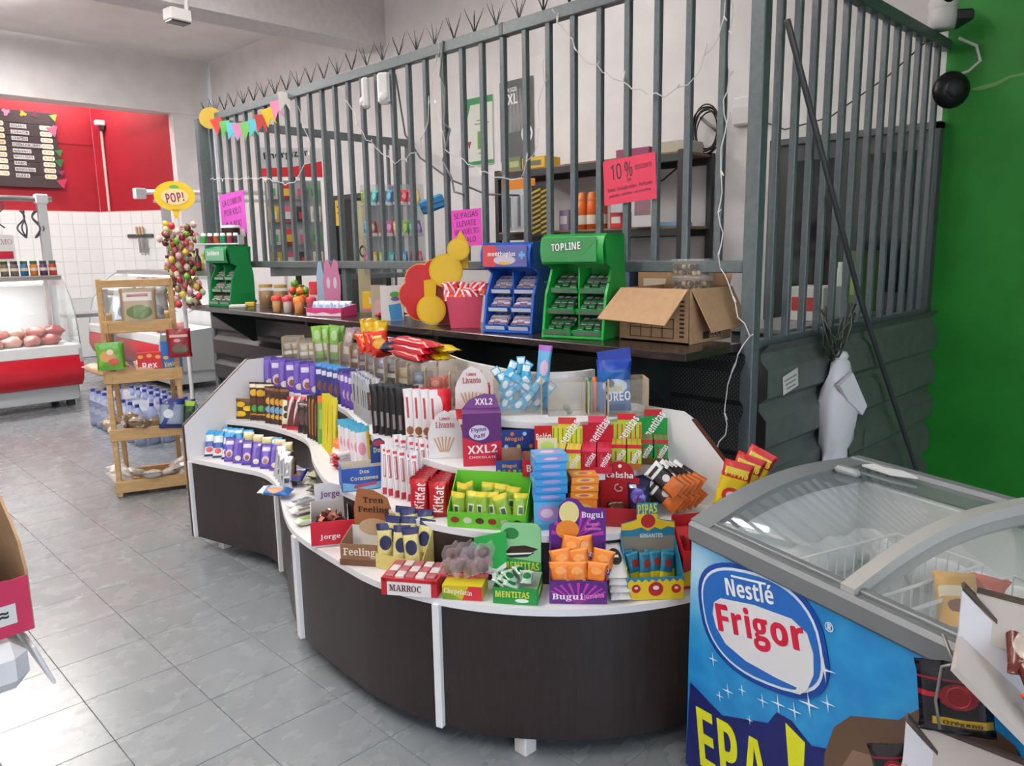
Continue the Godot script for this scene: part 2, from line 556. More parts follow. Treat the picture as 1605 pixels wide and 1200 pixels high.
func fences() -> void:
	var m := grainy("fence", rgb("535c5f"), rgb("626b6e"), 0.05, Vector3.ONE * 2, 0.36, 21)
	var X := 2.93
	var f := thing("grille_fence", "tall dark grey bar fence with spikes along the shop counter", "fence", Vector3(X, 0, 0))
	part(f, "corner_post", S.new().bbox(Vector3(0, 1.33, -1.55), Vector3(0.06, 2.66, 0.06), 0.004), m)
	part(f, "end_post", S.new().bbox(Vector3(0, 1.31, -6.63), Vector3(0.1, 2.62, 0.06), 0.004), m)
	part(f, "top_rail", S.new().bbox(Vector3(0, 2.6, -4.09), Vector3(0.05, 0.06, 5.02), 0.004), m)
	part(f, "lower_rail", S.new().bbox(Vector3(0, 1.412, -4.09), Vector3(0.05, 0.05, 5.02), 0.004), m)
	bars(f, Vector3(0, 0, -1.55), Vector3(0, 0, -6.63), 32, 1.43, 2.575, m)
	for z: float in [-2.66, -4.57]:
		part(f, "support_post", S.new().bbox(Vector3(0.02, 0.7, z), Vector3(0.05, 1.4, 0.05), 0.003), m)
	var sp := spike_mesh()
	for i in 30: part(f, "spike", sp, flat(rgb("2d3233"), 0.35, 0.4), Vector3(0, 2.63, -1.7 - i * 0.166), Vector3(0, 0.35 * sin(i * 2.3), 0))
	part(f, "rail_joint", S.new().col(rgb("363d3f")).bbox(Vector3(0, 2.6, -2.97), Vector3(0.054, 0.064, 0.03), 0.003), paint(0.4))
	var g := thing("grille_fence", "dark grey bar fence running from the corner post to the green wall", "fence", Vector3(X, 0, -1.55))
	part(g, "top_rail", S.new().bbox(Vector3(1.12, 2.62, 0), Vector3(2.18, 0.06, 0.05), 0.004), m)
	part(g, "lower_rail", S.new().bbox(Vector3(1.12, 1.085, -0.01), Vector3(2.18, 0.04, 0.05), 0.004), m)
	bars(g, Vector3(0, 0, 0), Vector3(2.22, 0, 0), 14, 1.1, 2.6, m)
	var h := thing("grille_fence", "dark grey bar fence closing the far end of the caged office", "fence", Vector3(X, 0, -6.63))
	part(h, "top_rail", S.new().bbox(Vector3(1.12, 2.6, 0), Vector3(2.18, 0.07, 0.05), 0.004), m)
	part(h, "wall_post", S.new().bbox(Vector3(1.2, 1.3, 0), Vector3(0.06, 2.6, 0.06), 0.004), m)
	part(h, "wall_post", S.new().bbox(Vector3(2.18, 1.3, 0), Vector3(0.06, 2.6, 0.06), 0.004), m)
	bars(h, Vector3(1.2, 0, 0), Vector3(2.2, 0, 0), 7, 1.25, 2.57, m)
	part(h, "lower_rail", S.new().bbox(Vector3(1.7, 1.25, 0), Vector3(1.0, 0.05, 0.05), 0.004), m)
	# corrugated cladding
	var cm := StandardMaterial3D.new()
	cm.albedo_texture = noise_tex("clad", rgb("5b605e"), rgb("6c716e"), 0.03, 41)
	cm.uv1_triplanar = true
	cm.uv1_world_triplanar = true
	cm.uv1_scale = Vector3.ONE
	cm.roughness = 0.42
	cm.metallic = 0.1
	cm.cull_mode = BaseMaterial3D.CULL_DISABLED
	var c1 := thing("counter_cladding", "dark ribbed metal sheeting below the long shop counter ledge", "cladding", Vector3(X - 0.03, 0.005, -6.6), -PI / 2)
	var im := Image.create(32, 32, false, Image.FORMAT_RGB8)   # punched dots of the black sheets
	im.fill(rgb("1e1f20"))
	for yy in 32:
		for xx in 32:
			if Vector2(xx - 8, yy - 8).length() < 4.5 or Vector2(xx - 24, yy - 24).length() < 4.5: im.set_pixel(xx, yy, rgb("6a6a68"))
	var pm := StandardMaterial3D.new()
	pm.albedo_texture = ImageTexture.create_from_image(im)
	pm.uv1_triplanar = true
	pm.uv1_world_triplanar = true
	pm.uv1_scale = Vector3.ONE * 55.0
	pm.roughness = 0.45
	pm.cull_mode = BaseMaterial3D.CULL_DISABLED
	var bm := flat(rgb("313435"), 0.4)
	bm.cull_mode = BaseMaterial3D.CULL_DISABLED
	for k in 4: part(c1, "ribbed_sheet", corrugated(1.262, 1.06), pm if k > 2 else bm, Vector3(1.262 * k, 0, 0.002 * (k % 2)))
	var c2 := thing("counter_cladding", "grey ribbed metal sheeting under the fence beside the green wall", "cladding", Vector3(X + 0.045, 0.005, -1.52))
	part(c2, "ribbed_sheet", corrugated(1.1, 1.085), cm)
	part(c2, "ribbed_sheet", corrugated(1.08, 1.085), cm, Vector3(1.09, 0, 0.003))
	# ledge
	var lg := thing("counter_ledge", "long dark brown wooden ledge in front of the bar fence", "counter ledge", Vector3(2.69, 1.1, 0))
	var wd := grainy("ledge", rgb("231a1a"), rgb("3a2c2b"), 0.02, Vector3(2, 8, 1), 0.22, 51)
	var y := -1.57
	for k in 3:
		part(lg, "plank", S.new().bbox(Vector3(0, -0.016, y - 0.75), Vector3(0.42, 0.032, 1.5), 0.003), wd)
		y -= 1.502
	for z: float in [-1.9, -3.1, -4.4, -5.8]:
		part(lg, "bracket", S.new().col(rgb("1c1d1e")).at(Vector3(0.0, -0.032, z)).prism(P2([0.18, 0, -0.17, 0, -0.17, -0.03, 0.15, -0.26, 0.18, -0.26]), 0.03), paint(0.5))

# ---------- curved stepped candy display ----------
const TY := [0.48, 0.64, 0.78, 0.92]
const TZ := [-3.85, -3.68, -3.5, -3.32, -3.15, -3.0, -2.85, -2.68, -2.5, -2.3]
const TX := [
	[1.49, 1.53, 1.575, 1.615, 1.59, 1.535, 1.465, 1.39, 1.33, 1.303],
	[1.70, 1.765, 1.79, 1.79, 1.765, 1.70, 1.62, 1.545, 1.48, 1.455],
	[1.88, 1.93, 1.945, 1.945, 1.93, 1.89, 1.83, 1.76, 1.69, 1.635],
	[2.02, 2.07, 2.105, 2.115, 2.09, 2.05, 2.0, 1.93, 1.86, 1.79],
	[2.26, 2.31, 2.345, 2.355, 2.33, 2.29, 2.24, 2.17, 2.1, 2.03]]
const TR := [0.915, 0.755, 0.59, 0.44, 0.22]

func tier_curve(k: int) -> PackedVector2Array:
	var c := Curve2D.new()
	var pts := PackedVector2Array()
	for i in TZ.size(): pts.append(Vector2(TX[k][i], TZ[i]))
	for i in 28:
		var a := PI / 2 * i / 27.0
		pts.append(Vector2(2.2 - TR[k] * cos(a), -2.0 + TR[k] * sin(a)))
	var out := PackedVector2Array()
	for i in pts.size() - 1:
		var n := 5 if i < TZ.size() else 1
		for j in n:
			out.append(pts[i].cubic_interpolate(pts[i + 1], pts[maxi(i - 1, 0)], pts[mini(i + 2, pts.size() - 1)], float(j) / n))
	out.append(pts[-1])
	return out

func wall_strip(s: S, c: PackedVector2Array, a: int, b: int, y0: float, y1: float, inset := 0.0, th := 0.012) -> S:
	for i in range(a, b):
		var q := []
		for e in 2:
			var j: int = i + e
			var d := (c[mini(j + 1, c.size() - 1)] - c[maxi(j - 1, 0)]).normalized()
			var nrm := Vector2(-d.y, d.x)   # points to the back
			if nrm.x - 0.5 * nrm.y < 0: nrm = -nrm
			for off: float in [inset, inset + th]:
				var p := c[j] + nrm * off
				q.append(Vector3(p.x, 0, p.y))
		var u := Vector3(0, y0, 0)
		var w := Vector3(0, y1, 0)
		s.quad(q[0] + u, q[0] + w, q[2] + w, q[2] + u)
		s.quad(q[3] + u, q[3] + w, q[1] + w, q[1] + u)
		s.quad(q[0] + w, q[1] + w, q[3] + w, q[2] + w)
		s.quad(q[1] + u, q[0] + u, q[2] + u, q[3] + u)
		if i == a: s.quad(q[1] + u, q[1] + w, q[0] + w, q[0] + u)
		if i == b - 1: s.quad(q[2] + u, q[2] + w, q[3] + w, q[3] + u)
	return s

func candy_display() -> void:
	var t := thing("candy_display", "curved stepped candy display with dark wood fronts and white shelf edges", "display stand")
	var white := flat(rgb("e9e7e8"), 0.4)
	var dark := grainy("wenge", rgb("1e1616"), rgb("302423"), 0.03, Vector3(14, 0.9, 14), 0.4, 61)
	var cs := []
	for k in 5: cs.append(tier_curve(k))
	var n: int = cs[0].size()
	for k in 4:
		var s := S.new()
		var y: float = TY[k]
		for i in n - 1:
			var a: Vector2 = cs[k][i]
			var b: Vector2 = cs[k][i + 1]
			var d: Vector2 = cs[k + 1][i + 1].lerp(cs[k][i + 1], -0.12)
			var e: Vector2 = cs[k + 1][i].lerp(cs[k][i], -0.12)
			var up := Vector3(0, y, 0)
			var dn := Vector3(0, y - 0.022, 0)
			var A := Vector3(a.x, 0, a.y)
			var B := Vector3(b.x, 0, b.y)
			var D := Vector3(d.x, 0, d.y)
			var E := Vector3(e.x, 0, e.y)
			s.quad(A + up, E + up, D + up, B + up)
			s.quad(A + dn, B + dn, D + dn, E + dn)
			s.quad(A + dn, A + up, B + up, B + dn)
		part(t, "shelf", s, white)
		if k < 3:
			var seam := 41
			part(t, "riser_panel", wall_strip(S.new(), cs[k + 1], 0, seam, y, TY[k + 1] - 0.022, 0.008), dark)
			part(t, "riser_panel", wall_strip(S.new(), cs[k + 1], seam, n - 1, y, TY[k + 1] - 0.022, 0.008), dark)
			part(t, "edge_strip", wall_strip(S.new(), cs[k + 1], seam - 1, seam, y, TY[k + 1] - 0.022, 0.002).mesh(), white)
	part(t, "back_board", wall_strip(S.new(), cs[4], 0, n - 1, 0.06, 1.055, 0.0, 0.016), white)
	# front panels and their white strips
	var cuts := [0, 21, 40, 56, n - 1]
	for i in 4: part(t, "front_panel", wall_strip(S.new(), cs[0], cuts[i], cuts[i + 1], 0.06, 0.459, 0.008), dark)
	for i in [21, 40, 56]:
		var p: Vector2 = cs[0][i]
		var d: Vector2 = (cs[0][i + 1] - cs[0][i - 1]).normalized()
		var yaw := atan2(-d.y, d.x)
		for q in (2 if i == 40 else 1):
			part(t, "edge_strip", S.new().bbox(Vector3(0.022 * q - (0.011 if i == 40 else 0.0), 0.262, 0), Vector3(0.016 if i == 40 else 0.024, 0.404, 0.02), 0.002), white, Vector3(p.x, 0, p.y), Vector3(0, yaw, 0))
	part(t, "edge_strip", S.new().bbox(Vector3(1.492, 0.262, -3.842), Vector3(0.02, 0.404, 0.016), 0.002), white)
	# end panels: white boards with dark edges
	var prof := P2([0, 0.06, 0, 0.65, 0.36, 0.945, 0.76, 0.945, 0.76, 0.06])
	var edge := func(par: Node3D, pos: Vector3, yaw: float, pf: PackedVector2Array, c: Color) -> void:
		var o := part(par, "end_panel", S.new().prism(pf, 0.018), white, pos, Vector3(0, yaw, 0))
		var s := S.new().col(c)
		for i in range(0, 3):
			var a := pf[i]
			var b := pf[i + 1]
			var mid := (a + b) / 2
			s.at(Vector3(mid.x, mid.y, 0), 0, 0, (b - a).angle())
			s.box(Vector3(0, 0.0015, 0), Vector3(a.distance_to(b), 0.004, 0.0185))
		part(o, "edge_band", s, paint(0.45))
	edge.call(t, Vector3(1.485, 0, -3.861), 0.0, prof, rgb("3a2a2a"))
	edge.call(t, Vector3(2.21, 0, -1.075), PI / 2, P2([0, 0.06, 0, 0.63, 0.03, 0.67, 0.29, 0.925, 0.33, 0.945, 0.72, 0.945, 0.72, 0.06]), rgb("5a3029"))
	for p: Vector2 in [Vector2(1.5, -1.48), Vector2(1.44, -2.2), Vector2(1.62, -3.05), Vector2(1.6, -3.75), Vector2(2.1, -1.25), Vector2(2.2, -3.7), Vector2(2.0, -2.3)]:
		part(t, "foot", S.new().col(rgb("d8d4cf")).bbox(Vector3(p.x, 0.028, p.y), Vector3(0.05, 0.064, 0.05), 0.004), paint(0.6))

# ---------- ice cream freezer ----------
func top_profile(u: float) -> float:  # height of the lid over depth u in 0..1, front to back
	return 0.775 + 0.088 * u + 0.05 * sin(PI * u) * (1.0 - 0.3 * u)

func freezer() -> void:
	var L := 1.06
	var D := 0.63
	var t := thing("ice_cream_freezer", "low ice cream freezer with curved glass lids and bright blue printed front", "freezer", Vector3(1.726, 0, -1.06), -1.8912)
	var grey := flat(rgb("6c7073"), 0.4)
	var white := flat(rgb("dfe1e2"), 0.45)
	# hollow body
	part(t, "front_wall", S.new().bbox(Vector3(L / 2, 0.385, -0.025), Vector3(L, 0.67, 0.046), 0.004), white)
	var sd := P2([0, 0.05, 0, 0.72])
	for i in 11: sd.append(Vector2(D * i / 10.0, top_profile(i / 10.0) - 0.055))
	sd.append(Vector2(D, 0.05))
	for xx: float in [0.025, L - 0.025]:
		part(t, "side_wall", S.new().prism(sd, 0.05), white, Vector3(xx, 0, 0), Vector3(0, PI / 2, 0))
	part(t, "back_wall", S.new().bbox(Vector3(L / 2, 0.43, -D + 0.025), Vector3(L, 0.76, 0.05), 0.004), white)
	part(t, "inner_floor", S.new().box(Vector3(L / 2, 0.2, -D / 2), Vector3(L - 0.1, 0.02, D - 0.1)), white)
	part(t, "base", S.new().col(rgb("2a2c2e")).bbox(Vector3(L / 2, 0.03, -D / 2), Vector3(L - 0.04, 0.06, D - 0.06), 0.004), paint(0.6))
	# grey frame
	part(t, "front_frame", S.new().bbox(Vector3(L / 2, 0.745, -0.012), Vector3(L + 0.02, 0.058, 0.05), 0.01), grey)
	part(t, "back_frame", S.new().bbox(Vector3(L / 2, 0.838, -D + 0.012), Vector3(L + 0.02, 0.06, 0.05), 0.01), grey)
	var rail := func(xx: float, w: float, lift: float, nm: String, m: Material) -> void:
		var s := S.new()
		for i in 12:
			var u := i / 12.0
			var w2 := (i + 1) / 12.0
			for e: float in [0.0, 1.0]:
				pass
			var a := Vector3(xx - w / 2, top_profile(u) + lift, -D * u)
			var b := Vector3(xx - w / 2, top_profile(w2) + lift, -D * w2)
			var r := Vector3(w, 0, 0)
			var dn := Vector3(0, -0.055, 0)
			s.quad(a, b, b + r, a + r).quad(a + dn, a, a + r, a + r + dn)
			s.quad(a + dn, b + dn, b, a).quad(a + r, b + r, b + r + dn, a + r + dn).quad(b + dn, a + dn, a + r + dn, b + r + dn)
		part(t, nm, s, m)
	rail.call(0.03, 0.075, 0.0, "side_frame", grey)
	rail.call(L - 0.03, 0.075, 0.0, "side_frame", grey)
	rail.call(0.5, 0.036, 0.012, "lid_rail", flat(rgb("a9a8a3"), 0.35))
	# glass lids
	for k in 2:
		var s := S.new().smooth()
		var x0: float = [0.066, 0.515][k]
		var x1: float = [0.485, L - 0.066][k]
		for i in 16:
			var u := 0.03 + 0.94 * i / 16.0
			var w2 := 0.03 + 0.94 * (i + 1) / 16.0
			s.quad(Vector3(x0, top_profile(u) - 0.008 - 0.006 * k, -D * u), Vector3(x0, top_profile(w2) - 0.008 - 0.006 * k, -D * w2), Vector3(x1, top_profile(w2) - 0.008 - 0.006 * k, -D * w2), Vector3(x1, top_profile(u) - 0.008 - 0.006 * k, -D * u))
		var lid := part(t, "glass_lid", s, glass(rgb("bfd0cc"), 0.16))
		part(lid, "lid_edge", S.new().col(rgb("6e7274")).bbox(Vector3((x0 + x1) / 2, 0.776, -0.024), Vector3(x1 - x0, 0.016, 0.022), 0.003), paint(0.4))
		if k == 0:
			var hd := Vector3(x0 + 0.045, top_profile(0.72) + 0.004, -D * 0.72)
			part(lid, "lid_handle", S.new().col(rgb("8f9496")).bbox(hd, Vector3(0.075, 0.022, 0.03), 0.008), paint(0.4))
	# frost along the inner walls
	var fr := S.new().col(rgb("eef0f1")).smooth()
	for i in 24: fr.ball(Vector3(0.08 + 0.039 * i, 0.62 + 0.008 * sin(i * 2.1), -D + 0.055), Vector3(0.07, 0.05 + 0.006 * sin(i * 1.7), 0.022), 10)
	for i in 14: fr.ball(Vector3(0.058, 0.6 + 0.006 * sin(i * 2.0), -0.08 - 0.038 * i), Vector3(0.02, 0.06, 0.06), 10)
	part(t, "frost", fr, paint(0.8))
	# printed front: artwork of the panel
	var im := Image.create(256, 160, false, Image.FORMAT_RGB8)
	var nz := FastNoiseLite.new()
	nz.seed = 5
	nz.frequency = 0.018
	nz.fractal_type = FastNoiseLite.FRACTAL_RIDGED
	nz.fractal_octaves = 3
	for yy in 160:
		for xx in 256:
			var px := Vector2(xx / 256.0 * L, (1.0 - yy / 160.0) * 0.67)
			var d := px.distance_to(Vector2(0.03, 0.6))
			var k := rgb("1d7fc4").lerp(rgb("0b4a9e"), clampf((0.3 - px.y) * 2.6, 0, 1))
			k = k.lerp(rgb("38a3d8"), clampf(nz.get_noise_2d(xx, yy * 1.3) * 0.55 + 0.1, 0, 0.6) * clampf(px.y * 3, 0, 1))
			k = k.lerp(rgb("d6eef7"), clampf(1.0 - d / 0.2, 0, 1) * 0.85)
			im.set_pixel(xx, yy, k)
	var pm := StandardMaterial3D.new()
	pm.albedo_texture = ImageTexture.create_from_image(im)
	pm.roughness = 0.3
	var fp := part(t, "front_print", S.new().quad(Vector3(0.0, 0.05, 0.001), Vector3(0.0, 0.72, 0.001), Vector3(L, 0.72, 0.001), Vector3(L, 0.05, 0.001)), pm)
	# brand oval, drawn about its own centre and turned
	var o := part(t, "brand_oval", S.new().col(rgb("0c3f92")).prism(oval(0.212, 0.148), 0.002), paint(0.35), Vector3(0.252, 0.582, 0.003), Vector3(0, 0, 0.21))
	part(o, "oval_ring", S.new().col(rgb("dfeaf2")).prism(oval(0.198, 0.136), 0.0012), paint(0.35), Vector3(0, 0, 0.001))
	part(o, "oval_field", S.new().col(rgb("1e62b4")).prism(oval(0.191, 0.129), 0.0012), paint(0.35), Vector3(0, 0, 0.002))
	part(o, "speech_shape", S.new().col(rgb("e4e5e8")).prism(P2([-0.158, 0.03, -0.148, 0.062, -0.12, 0.078, 0.0, 0.084, 0.12, 0.076, 0.162, 0.052, 0.174, 0.01, 0.168, -0.04, 0.145, -0.078, 0.12, -0.098, 0.1, -0.1, 0.113, -0.084, 0.05, -0.08, -0.05, -0.066, -0.12, -0.04, -0.15, -0.004]), 0.0012), paint(0.35), Vector3(0, -0.03, 0.003))
	write(o, "Nestlé", 0.165, 0.046, rgb("f2f4f6"), Vector3(-0.012, 0.088, 0.004), Vector3(0, 0, 0.04))
	part(o, "name_bar", S.new().col(rgb("f2f4f6")).box(Vector3(-0.01, 0.114, 0.0035), Vector3(0.12, 0.005, 0.001)), paint(0.35), Vector3.ZERO, Vector3(0, 0, 0.0))
	write(o, "Frigor", 0.288, 0.094, rgb("c4123a"), Vector3(0.006, -0.006, 0.0045), Vector3(0, 0, 0.06))
	write(o, "Frigor", 0.296, 0.1, rgb("c4123a"), Vector3(0.006, -0.006, 0.0043), Vector3(0, 0, 0.06))
	write(fp, "®", 0.022, 0.022, rgb("dfeaf2"), Vector3(0.462, 0.678, 0.003))
	# second product name
	var ep := part(t, "name_block", S.new().col(rgb("141c5e")).prism(P2([0.0, 0.05, 0.012, 0.305, 0.14, 0.28, 0.3, 0.352, 0.325, 0.395, 0.37, 0.4, 0.43, 0.372, 0.47, 0.39, 0.47, 0.05]), 0.002), paint(0.35), Vector3(0, 0, 0.002))
	write(ep, "EPA", 0.27, 0.165, rgb("dfe21e"), Vector3(0.185, 0.19, 0.002), Vector3(0, 0, 0.16))
	part(ep, "exclamation_mark", S.new().col(rgb("dfe21e")).prism(P2([0.355, 0.385, 0.415, 0.37, 0.415, 0.19, 0.385, 0.19]), 0.001), paint(0.35), Vector3(0, 0, 0.0015))
	# stars of the print
	for q: Vector3 in [Vector3(0.457, 0.575, 0.03), Vector3(0.42, 0.47, 0.03), Vector3(0.1, 0.42, 0.018), Vector3(0.16, 0.36, 0.02), Vector3(0.21, 0.39, 0.014), Vector3(0.13, 0.33, 0.014), Vector3(0.47, 0.5, 0.02), Vector3(0.28, 0.4, 0.018), Vector3(0.33, 0.42, 0.022), Vector3(0.38, 0.43, 0.022), Vector3(0.24, 0.325, 0.012)]:
		var pl := PackedVector2Array()
		for i in 12: pl.append(Vector2(q.x, q.y) + Vector2.from_angle(TAU * i / 12.0 + 0.2) * (q.z if i % 3 == 0 else q.z * 0.16))
		part(fp, "printed_star", S.new().col(rgb("eaf5fb")).prism(pl, 0.0012), paint(0.35), Vector3(0, 0, 0.0035))
	# printed chocolate ice cream
	var ch := part(t, "printed_ice_cream", S.new().col(rgb("5a4334")).prism(P2([0.46, 0.05, 0.47, 0.38, 0.49, 0.455, 0.53, 0.505, 0.58, 0.53, 0.64, 0.56, 0.7, 0.63, 0.78, 0.66, 0.86, 0.64, 0.95, 0.5, 0.95, 0.05]), 0.001), paint(0.4), Vector3(0, 0, 0.0025))
	part(ch, "printed_light_part", S.new().col(rgb("7d6453")).prism(P2([0.52, 0.05, 0.515, 0.37, 0.54, 0.43, 0.58, 0.445, 0.66, 0.46, 0.72, 0.5, 0.8, 0.52, 0.88, 0.5, 0.9, 0.05]), 0.001), paint(0.4), Vector3(0, 0, 0.001))
	part(ch, "printed_dark_part", S.new().col(rgb("3b2a22")).prism(P2([0.54, 0.05, 0.54, 0.33, 0.57, 0.38, 0.64, 0.39, 0.74, 0.42, 0.85, 0.44, 0.85, 0.05]), 0.001), paint(0.4), Vector3(0, 0, 0.002))
	# wire baskets with goods
	freezer_goods(t, L, D)

func oval(a: float, b: float) -> PackedVector2Array:
	var p := PackedVector2Array()
	for i in 40:
		var q := TAU * i / 40.0
		var cx := cos(q)
		var sy := sin(q)
		p.append(Vector2(signf(cx) * pow(absf(cx), 0.78) * a, signf(sy) * pow(absf(sy), 0.78) * b) + Vector2(-0.018 * sy, 0.0))
	return p

func freezer_goods(t: Node3D, L: float, D: float) -> void:
	var xf := t.transform
	var w := flat(rgb("e8e8e6"), 0.35)
	var names := ["white wire basket under the first freezer lid", "white wire basket under the freezer lid beside the shelf rack"]
	for k in 2:
		var bx: float = [0.22, 0.535][k]
		var bw: float = [0.24, 0.34][k]
		var bd := 0.46
		var b := thing("wire_basket", names[k], "wire basket", xf * Vector3(bx, 0.44, -0.07), t.rotation.y, "freezer baskets")
		var rim := S.new()
		for yy: float in [0.27, 0.0]:
			rim.tube([Vector3(0, yy, 0), Vector3(bw, yy, 0), Vector3(bw, yy, -bd), Vector3(0, yy, -bd), Vector3(0, yy, 0)], 0.0045, 5)
		part(b, "rim", rim, w)
		for i in 9:
			part(b, "wire", S.new().tube([Vector3(bw * i / 8.0, 0.27, 0), Vector3(bw * i / 8.0, 0, 0), Vector3(bw * i / 8.0, 0, -bd), Vector3(bw * i / 8.0, 0.27, -bd)], 0.0022, 4), w)
		for i in 14:
			part(b, "wire", S.new().tube([Vector3(0, 0.27, -bd * i / 14.0), Vector3(0, 0, -bd * i / 14.0), Vector3(bw, 0, -bd * i / 14.0), Vector3(bw, 0.27, -bd * i / 14.0)], 0.0022, 4), w)
	var tub := thing("ice_cream_tub", "navy and white round ice cream tub in the wire basket", "ice cream tub", xf * Vector3(0.36, 0.56, -0.28), 0.0, "")
	tub.rotation = Vector3(1.0, t.rotation.y, 0.3)
	part(tub, "cup", S.new().col(rgb("243a7c")).smooth().lathe(Vector3.ZERO, [Vector2(0, 0), Vector2(0.05, 0), Vector2(0.062, 0.07), Vector2(0.062, 0.075)], 18), paint(0.4))
	part(tub, "lid", S.new().col(rgb("eef0f2")).lathe(Vector3(0, 0.075, 0), [Vector2(0.064, 0), Vector2(0.064, 0.012), Vector2(0.055, 0.014), Vector2(0.04, 0.012), Vector2(0, 0.012)], 18), paint(0.4))
	var cols := [["c8432a", "orange"], ["d9a23c", "golden"], ["b4301f", "rust red"], ["e0d24a", "yellow"], ["c9b8a0", "cream"]]
	for i in 5:
		var q: Vector3 = [Vector3(0.56, 0.66, -0.3), Vector3(0.6, 0.68, -0.24), Vector3(0.65, 0.66, -0.32), Vector3(0.76, 0.6, -0.22), Vector3(0.68, 0.58, -0.2)][i]
		solo("frozen_snack", cols[i][1] + " wrapped frozen snack lying in the freezer basket", "frozen snack", wrapper(0.09, 0.17, 0.03), printed("fz%d" % i, cols[i][0], [["r", 0.1, 0.35, 0.8, 0.2, "f0e0c0"], ["c", 0.5, 0.7, 0.25, 0.12, "7a3020"]]), xf * q, Vector3(-1.2, t.rotation.y + 0.5 * i, 0.2))
	solo("frozen_bag", "white frosted paper bag lying on the glass freezer lid", "bag", S.new().col(rgb("cfcfce")).prism(P2([-0.075, -0.01, -0.06, 0.02, -0.02, 0.015, 0.03, 0.026, 0.085, 0.012, 0.05, -0.004, 0.02, -0.016, -0.03, -0.012]), 0.006), paint(0.8), xf * Vector3(0.16, top_profile(0.88) + 0.004, -D * 0.88), Vector3(-1.5, t.rotation.y, 0))

# ---------- packaging builders ----------
# flow pack standing on its lower crimp, front towards +Z
func wrapper(w: float, h: float, t: float, lump := 0.12) -> ArrayMesh:
	var key := "w%.3f_%.3f_%.3f" % [w, h, t]
	if M.has(key): return M[key]
	var s := S.new().smooth()
	var nz := FastNoiseLite.new()
	nz.seed = int(w * 9000 + h * 500)
	nz.frequency = 9.0 / maxf(h, 0.05) * 0.12
	var nx := 8
	var ny := 12
	var nz2 := FastNoiseLite.new()
	nz2.seed = int(h * 7000)
	nz2.frequency = 1.0
	var grid := []
	for side: float in [1.0, -1.0]:
		var g := []
		for j in ny + 1:
			var v := float(j) / ny
			var row := []
			var endf := clampf(minf(v, 1.0 - v) / 0.1 - 0.75, 0.0, 1.0)
			endf = sqrt(endf)
			for i in nx + 1:
				var u := float(i) / nx * 2.0 - 1.0
				var prof := sqrt(maxf(0.0, 1.0 - pow(absf(u), 3.0)))
				var th := t / 2 * (0.06 + 0.94 * endf * prof)
				th *= 1.0 + lump * nz.get_noise_2d(u * 40.0, v * 90.0 + side * 50.0) * 2.6
				th += nz2.get_noise_2d(u * 3.1 + side * 9.0, v * 7.0) * minf(0.0035, t * 0.14) * (1.0 - pow(absf(u), 6.0))
				var ww := w / 2 * (1.0 - 0.05 * endf)
				if j == 0 or j == ny: th += (0.0012 if i % 2 else -0.0012)
				if absf(u) > 0.99: th = 0.0 if endf > 0 else th
				row.append(Vector3(u * ww, v * h, side * th))
			g.append(row)
		grid.append(g)
	for k in 2:
		for j in ny:
			for i in nx:
				var g: Array = grid[k]
				var q := [g[j][i], g[j + 1][i], g[j + 1][i + 1], g[j][i + 1]]
				var uv := [Vector2(float(i) / nx, 1.0 - float(j) / ny), Vector2(float(i) / nx, 1.0 - float(j + 1) / ny), Vector2(float(i + 1) / nx, 1.0 - float(j + 1) / ny), Vector2(float(i + 1) / nx, 1.0 - float(j) / ny)]
				var order := [0, 1, 2, 0, 2, 3] if k == 0 else [0, 2, 1, 0, 3, 2]
				for o: int in order: s.v(q[o], uv[o])
	M[key] = s.mesh()
	return M[key]

# carton with printed faces: all faces share one print
func carton(w: float, h: float, d: float) -> ArrayMesh:
	var key := "c%.3f_%.3f_%.3f" % [w, h, d]
	if not M.has(key): M[key] = S.new().box(Vector3(0, h / 2, 0), Vector3(w, h, d)).mesh()
	return M[key]

# open counter carton: low front, higher back, sloping sides
func tray(called: String, label: String, pos: Vector3, yaw: float, w: float, d: float, hf: float, hb: float, outer: Color, inner: Color, cat := "display box") -> Node3D:
	var t := thing(called, label, cat, pos, yaw)
	var e := 0.002
	part(t, "front_panel", S.new().col(outer).box(Vector3(0, hf / 2, d / 2), Vector3(w, hf, e)), paint(0.45))
	part(t, "back_panel", S.new().col(inner).box(Vector3(0, hb / 2, -d / 2), Vector3(w, hb, e)), paint(0.6))
	for sx: float in [-1, 1]:
		part(t, "side_panel", S.new().col(outer).prism(P2([-d / 2, 0, -d / 2, hf, d / 2, hb, d / 2, 0]), e), paint(0.45), Vector3(sx * w / 2, 0, 0), Vector3(0, PI / 2, 0))
	part(t, "bottom_panel", S.new().col(inner).box(Vector3(0, 0.0015, 0), Vector3(w, 0.002, d)), paint(0.6))
	part(t, "lining", S.new().col(inner).box(Vector3(0, hf / 2, d / 2 - 0.002), Vector3(w - 0.004, hf - 0.002, 0.001)), paint(0.6))
	return t

func header(t: Node3D, poly: PackedVector2Array, c: Color, pos: Vector3, tilt := 0.0) -> MeshInstance3D:
	return part(t, "header_card", S.new().col(c).prism(poly, 0.0025), paint(0.4), pos, Vector3(tilt, 0, 0))

func facing(x: float, z: float) -> float: return atan2(-x, -z)

# one wrapped piece after another along a line of points
func row(called: String, label: String, cat: String, group: String, mesh: Mesh, mats: Array, a: Vector3, b: Vector3, n: int, yaw: float, pitch := 0.0, jitter := 0.06) -> Array:
	var out := []
	for i in n:
		var p := a.lerp(b, float(i) / maxf(1, n - 1))
		var o := solo(called, label, cat, mesh, mats[i % mats.size()], p, Vector3(pitch + rng.randf_range(-jitter, jitter), yaw + rng.randf_range(-jitter, jitter) * 1.5, rng.randf_range(-jitter, jitter) * 0.6), group if n > 1 else "")
		out.append(o)
	return out

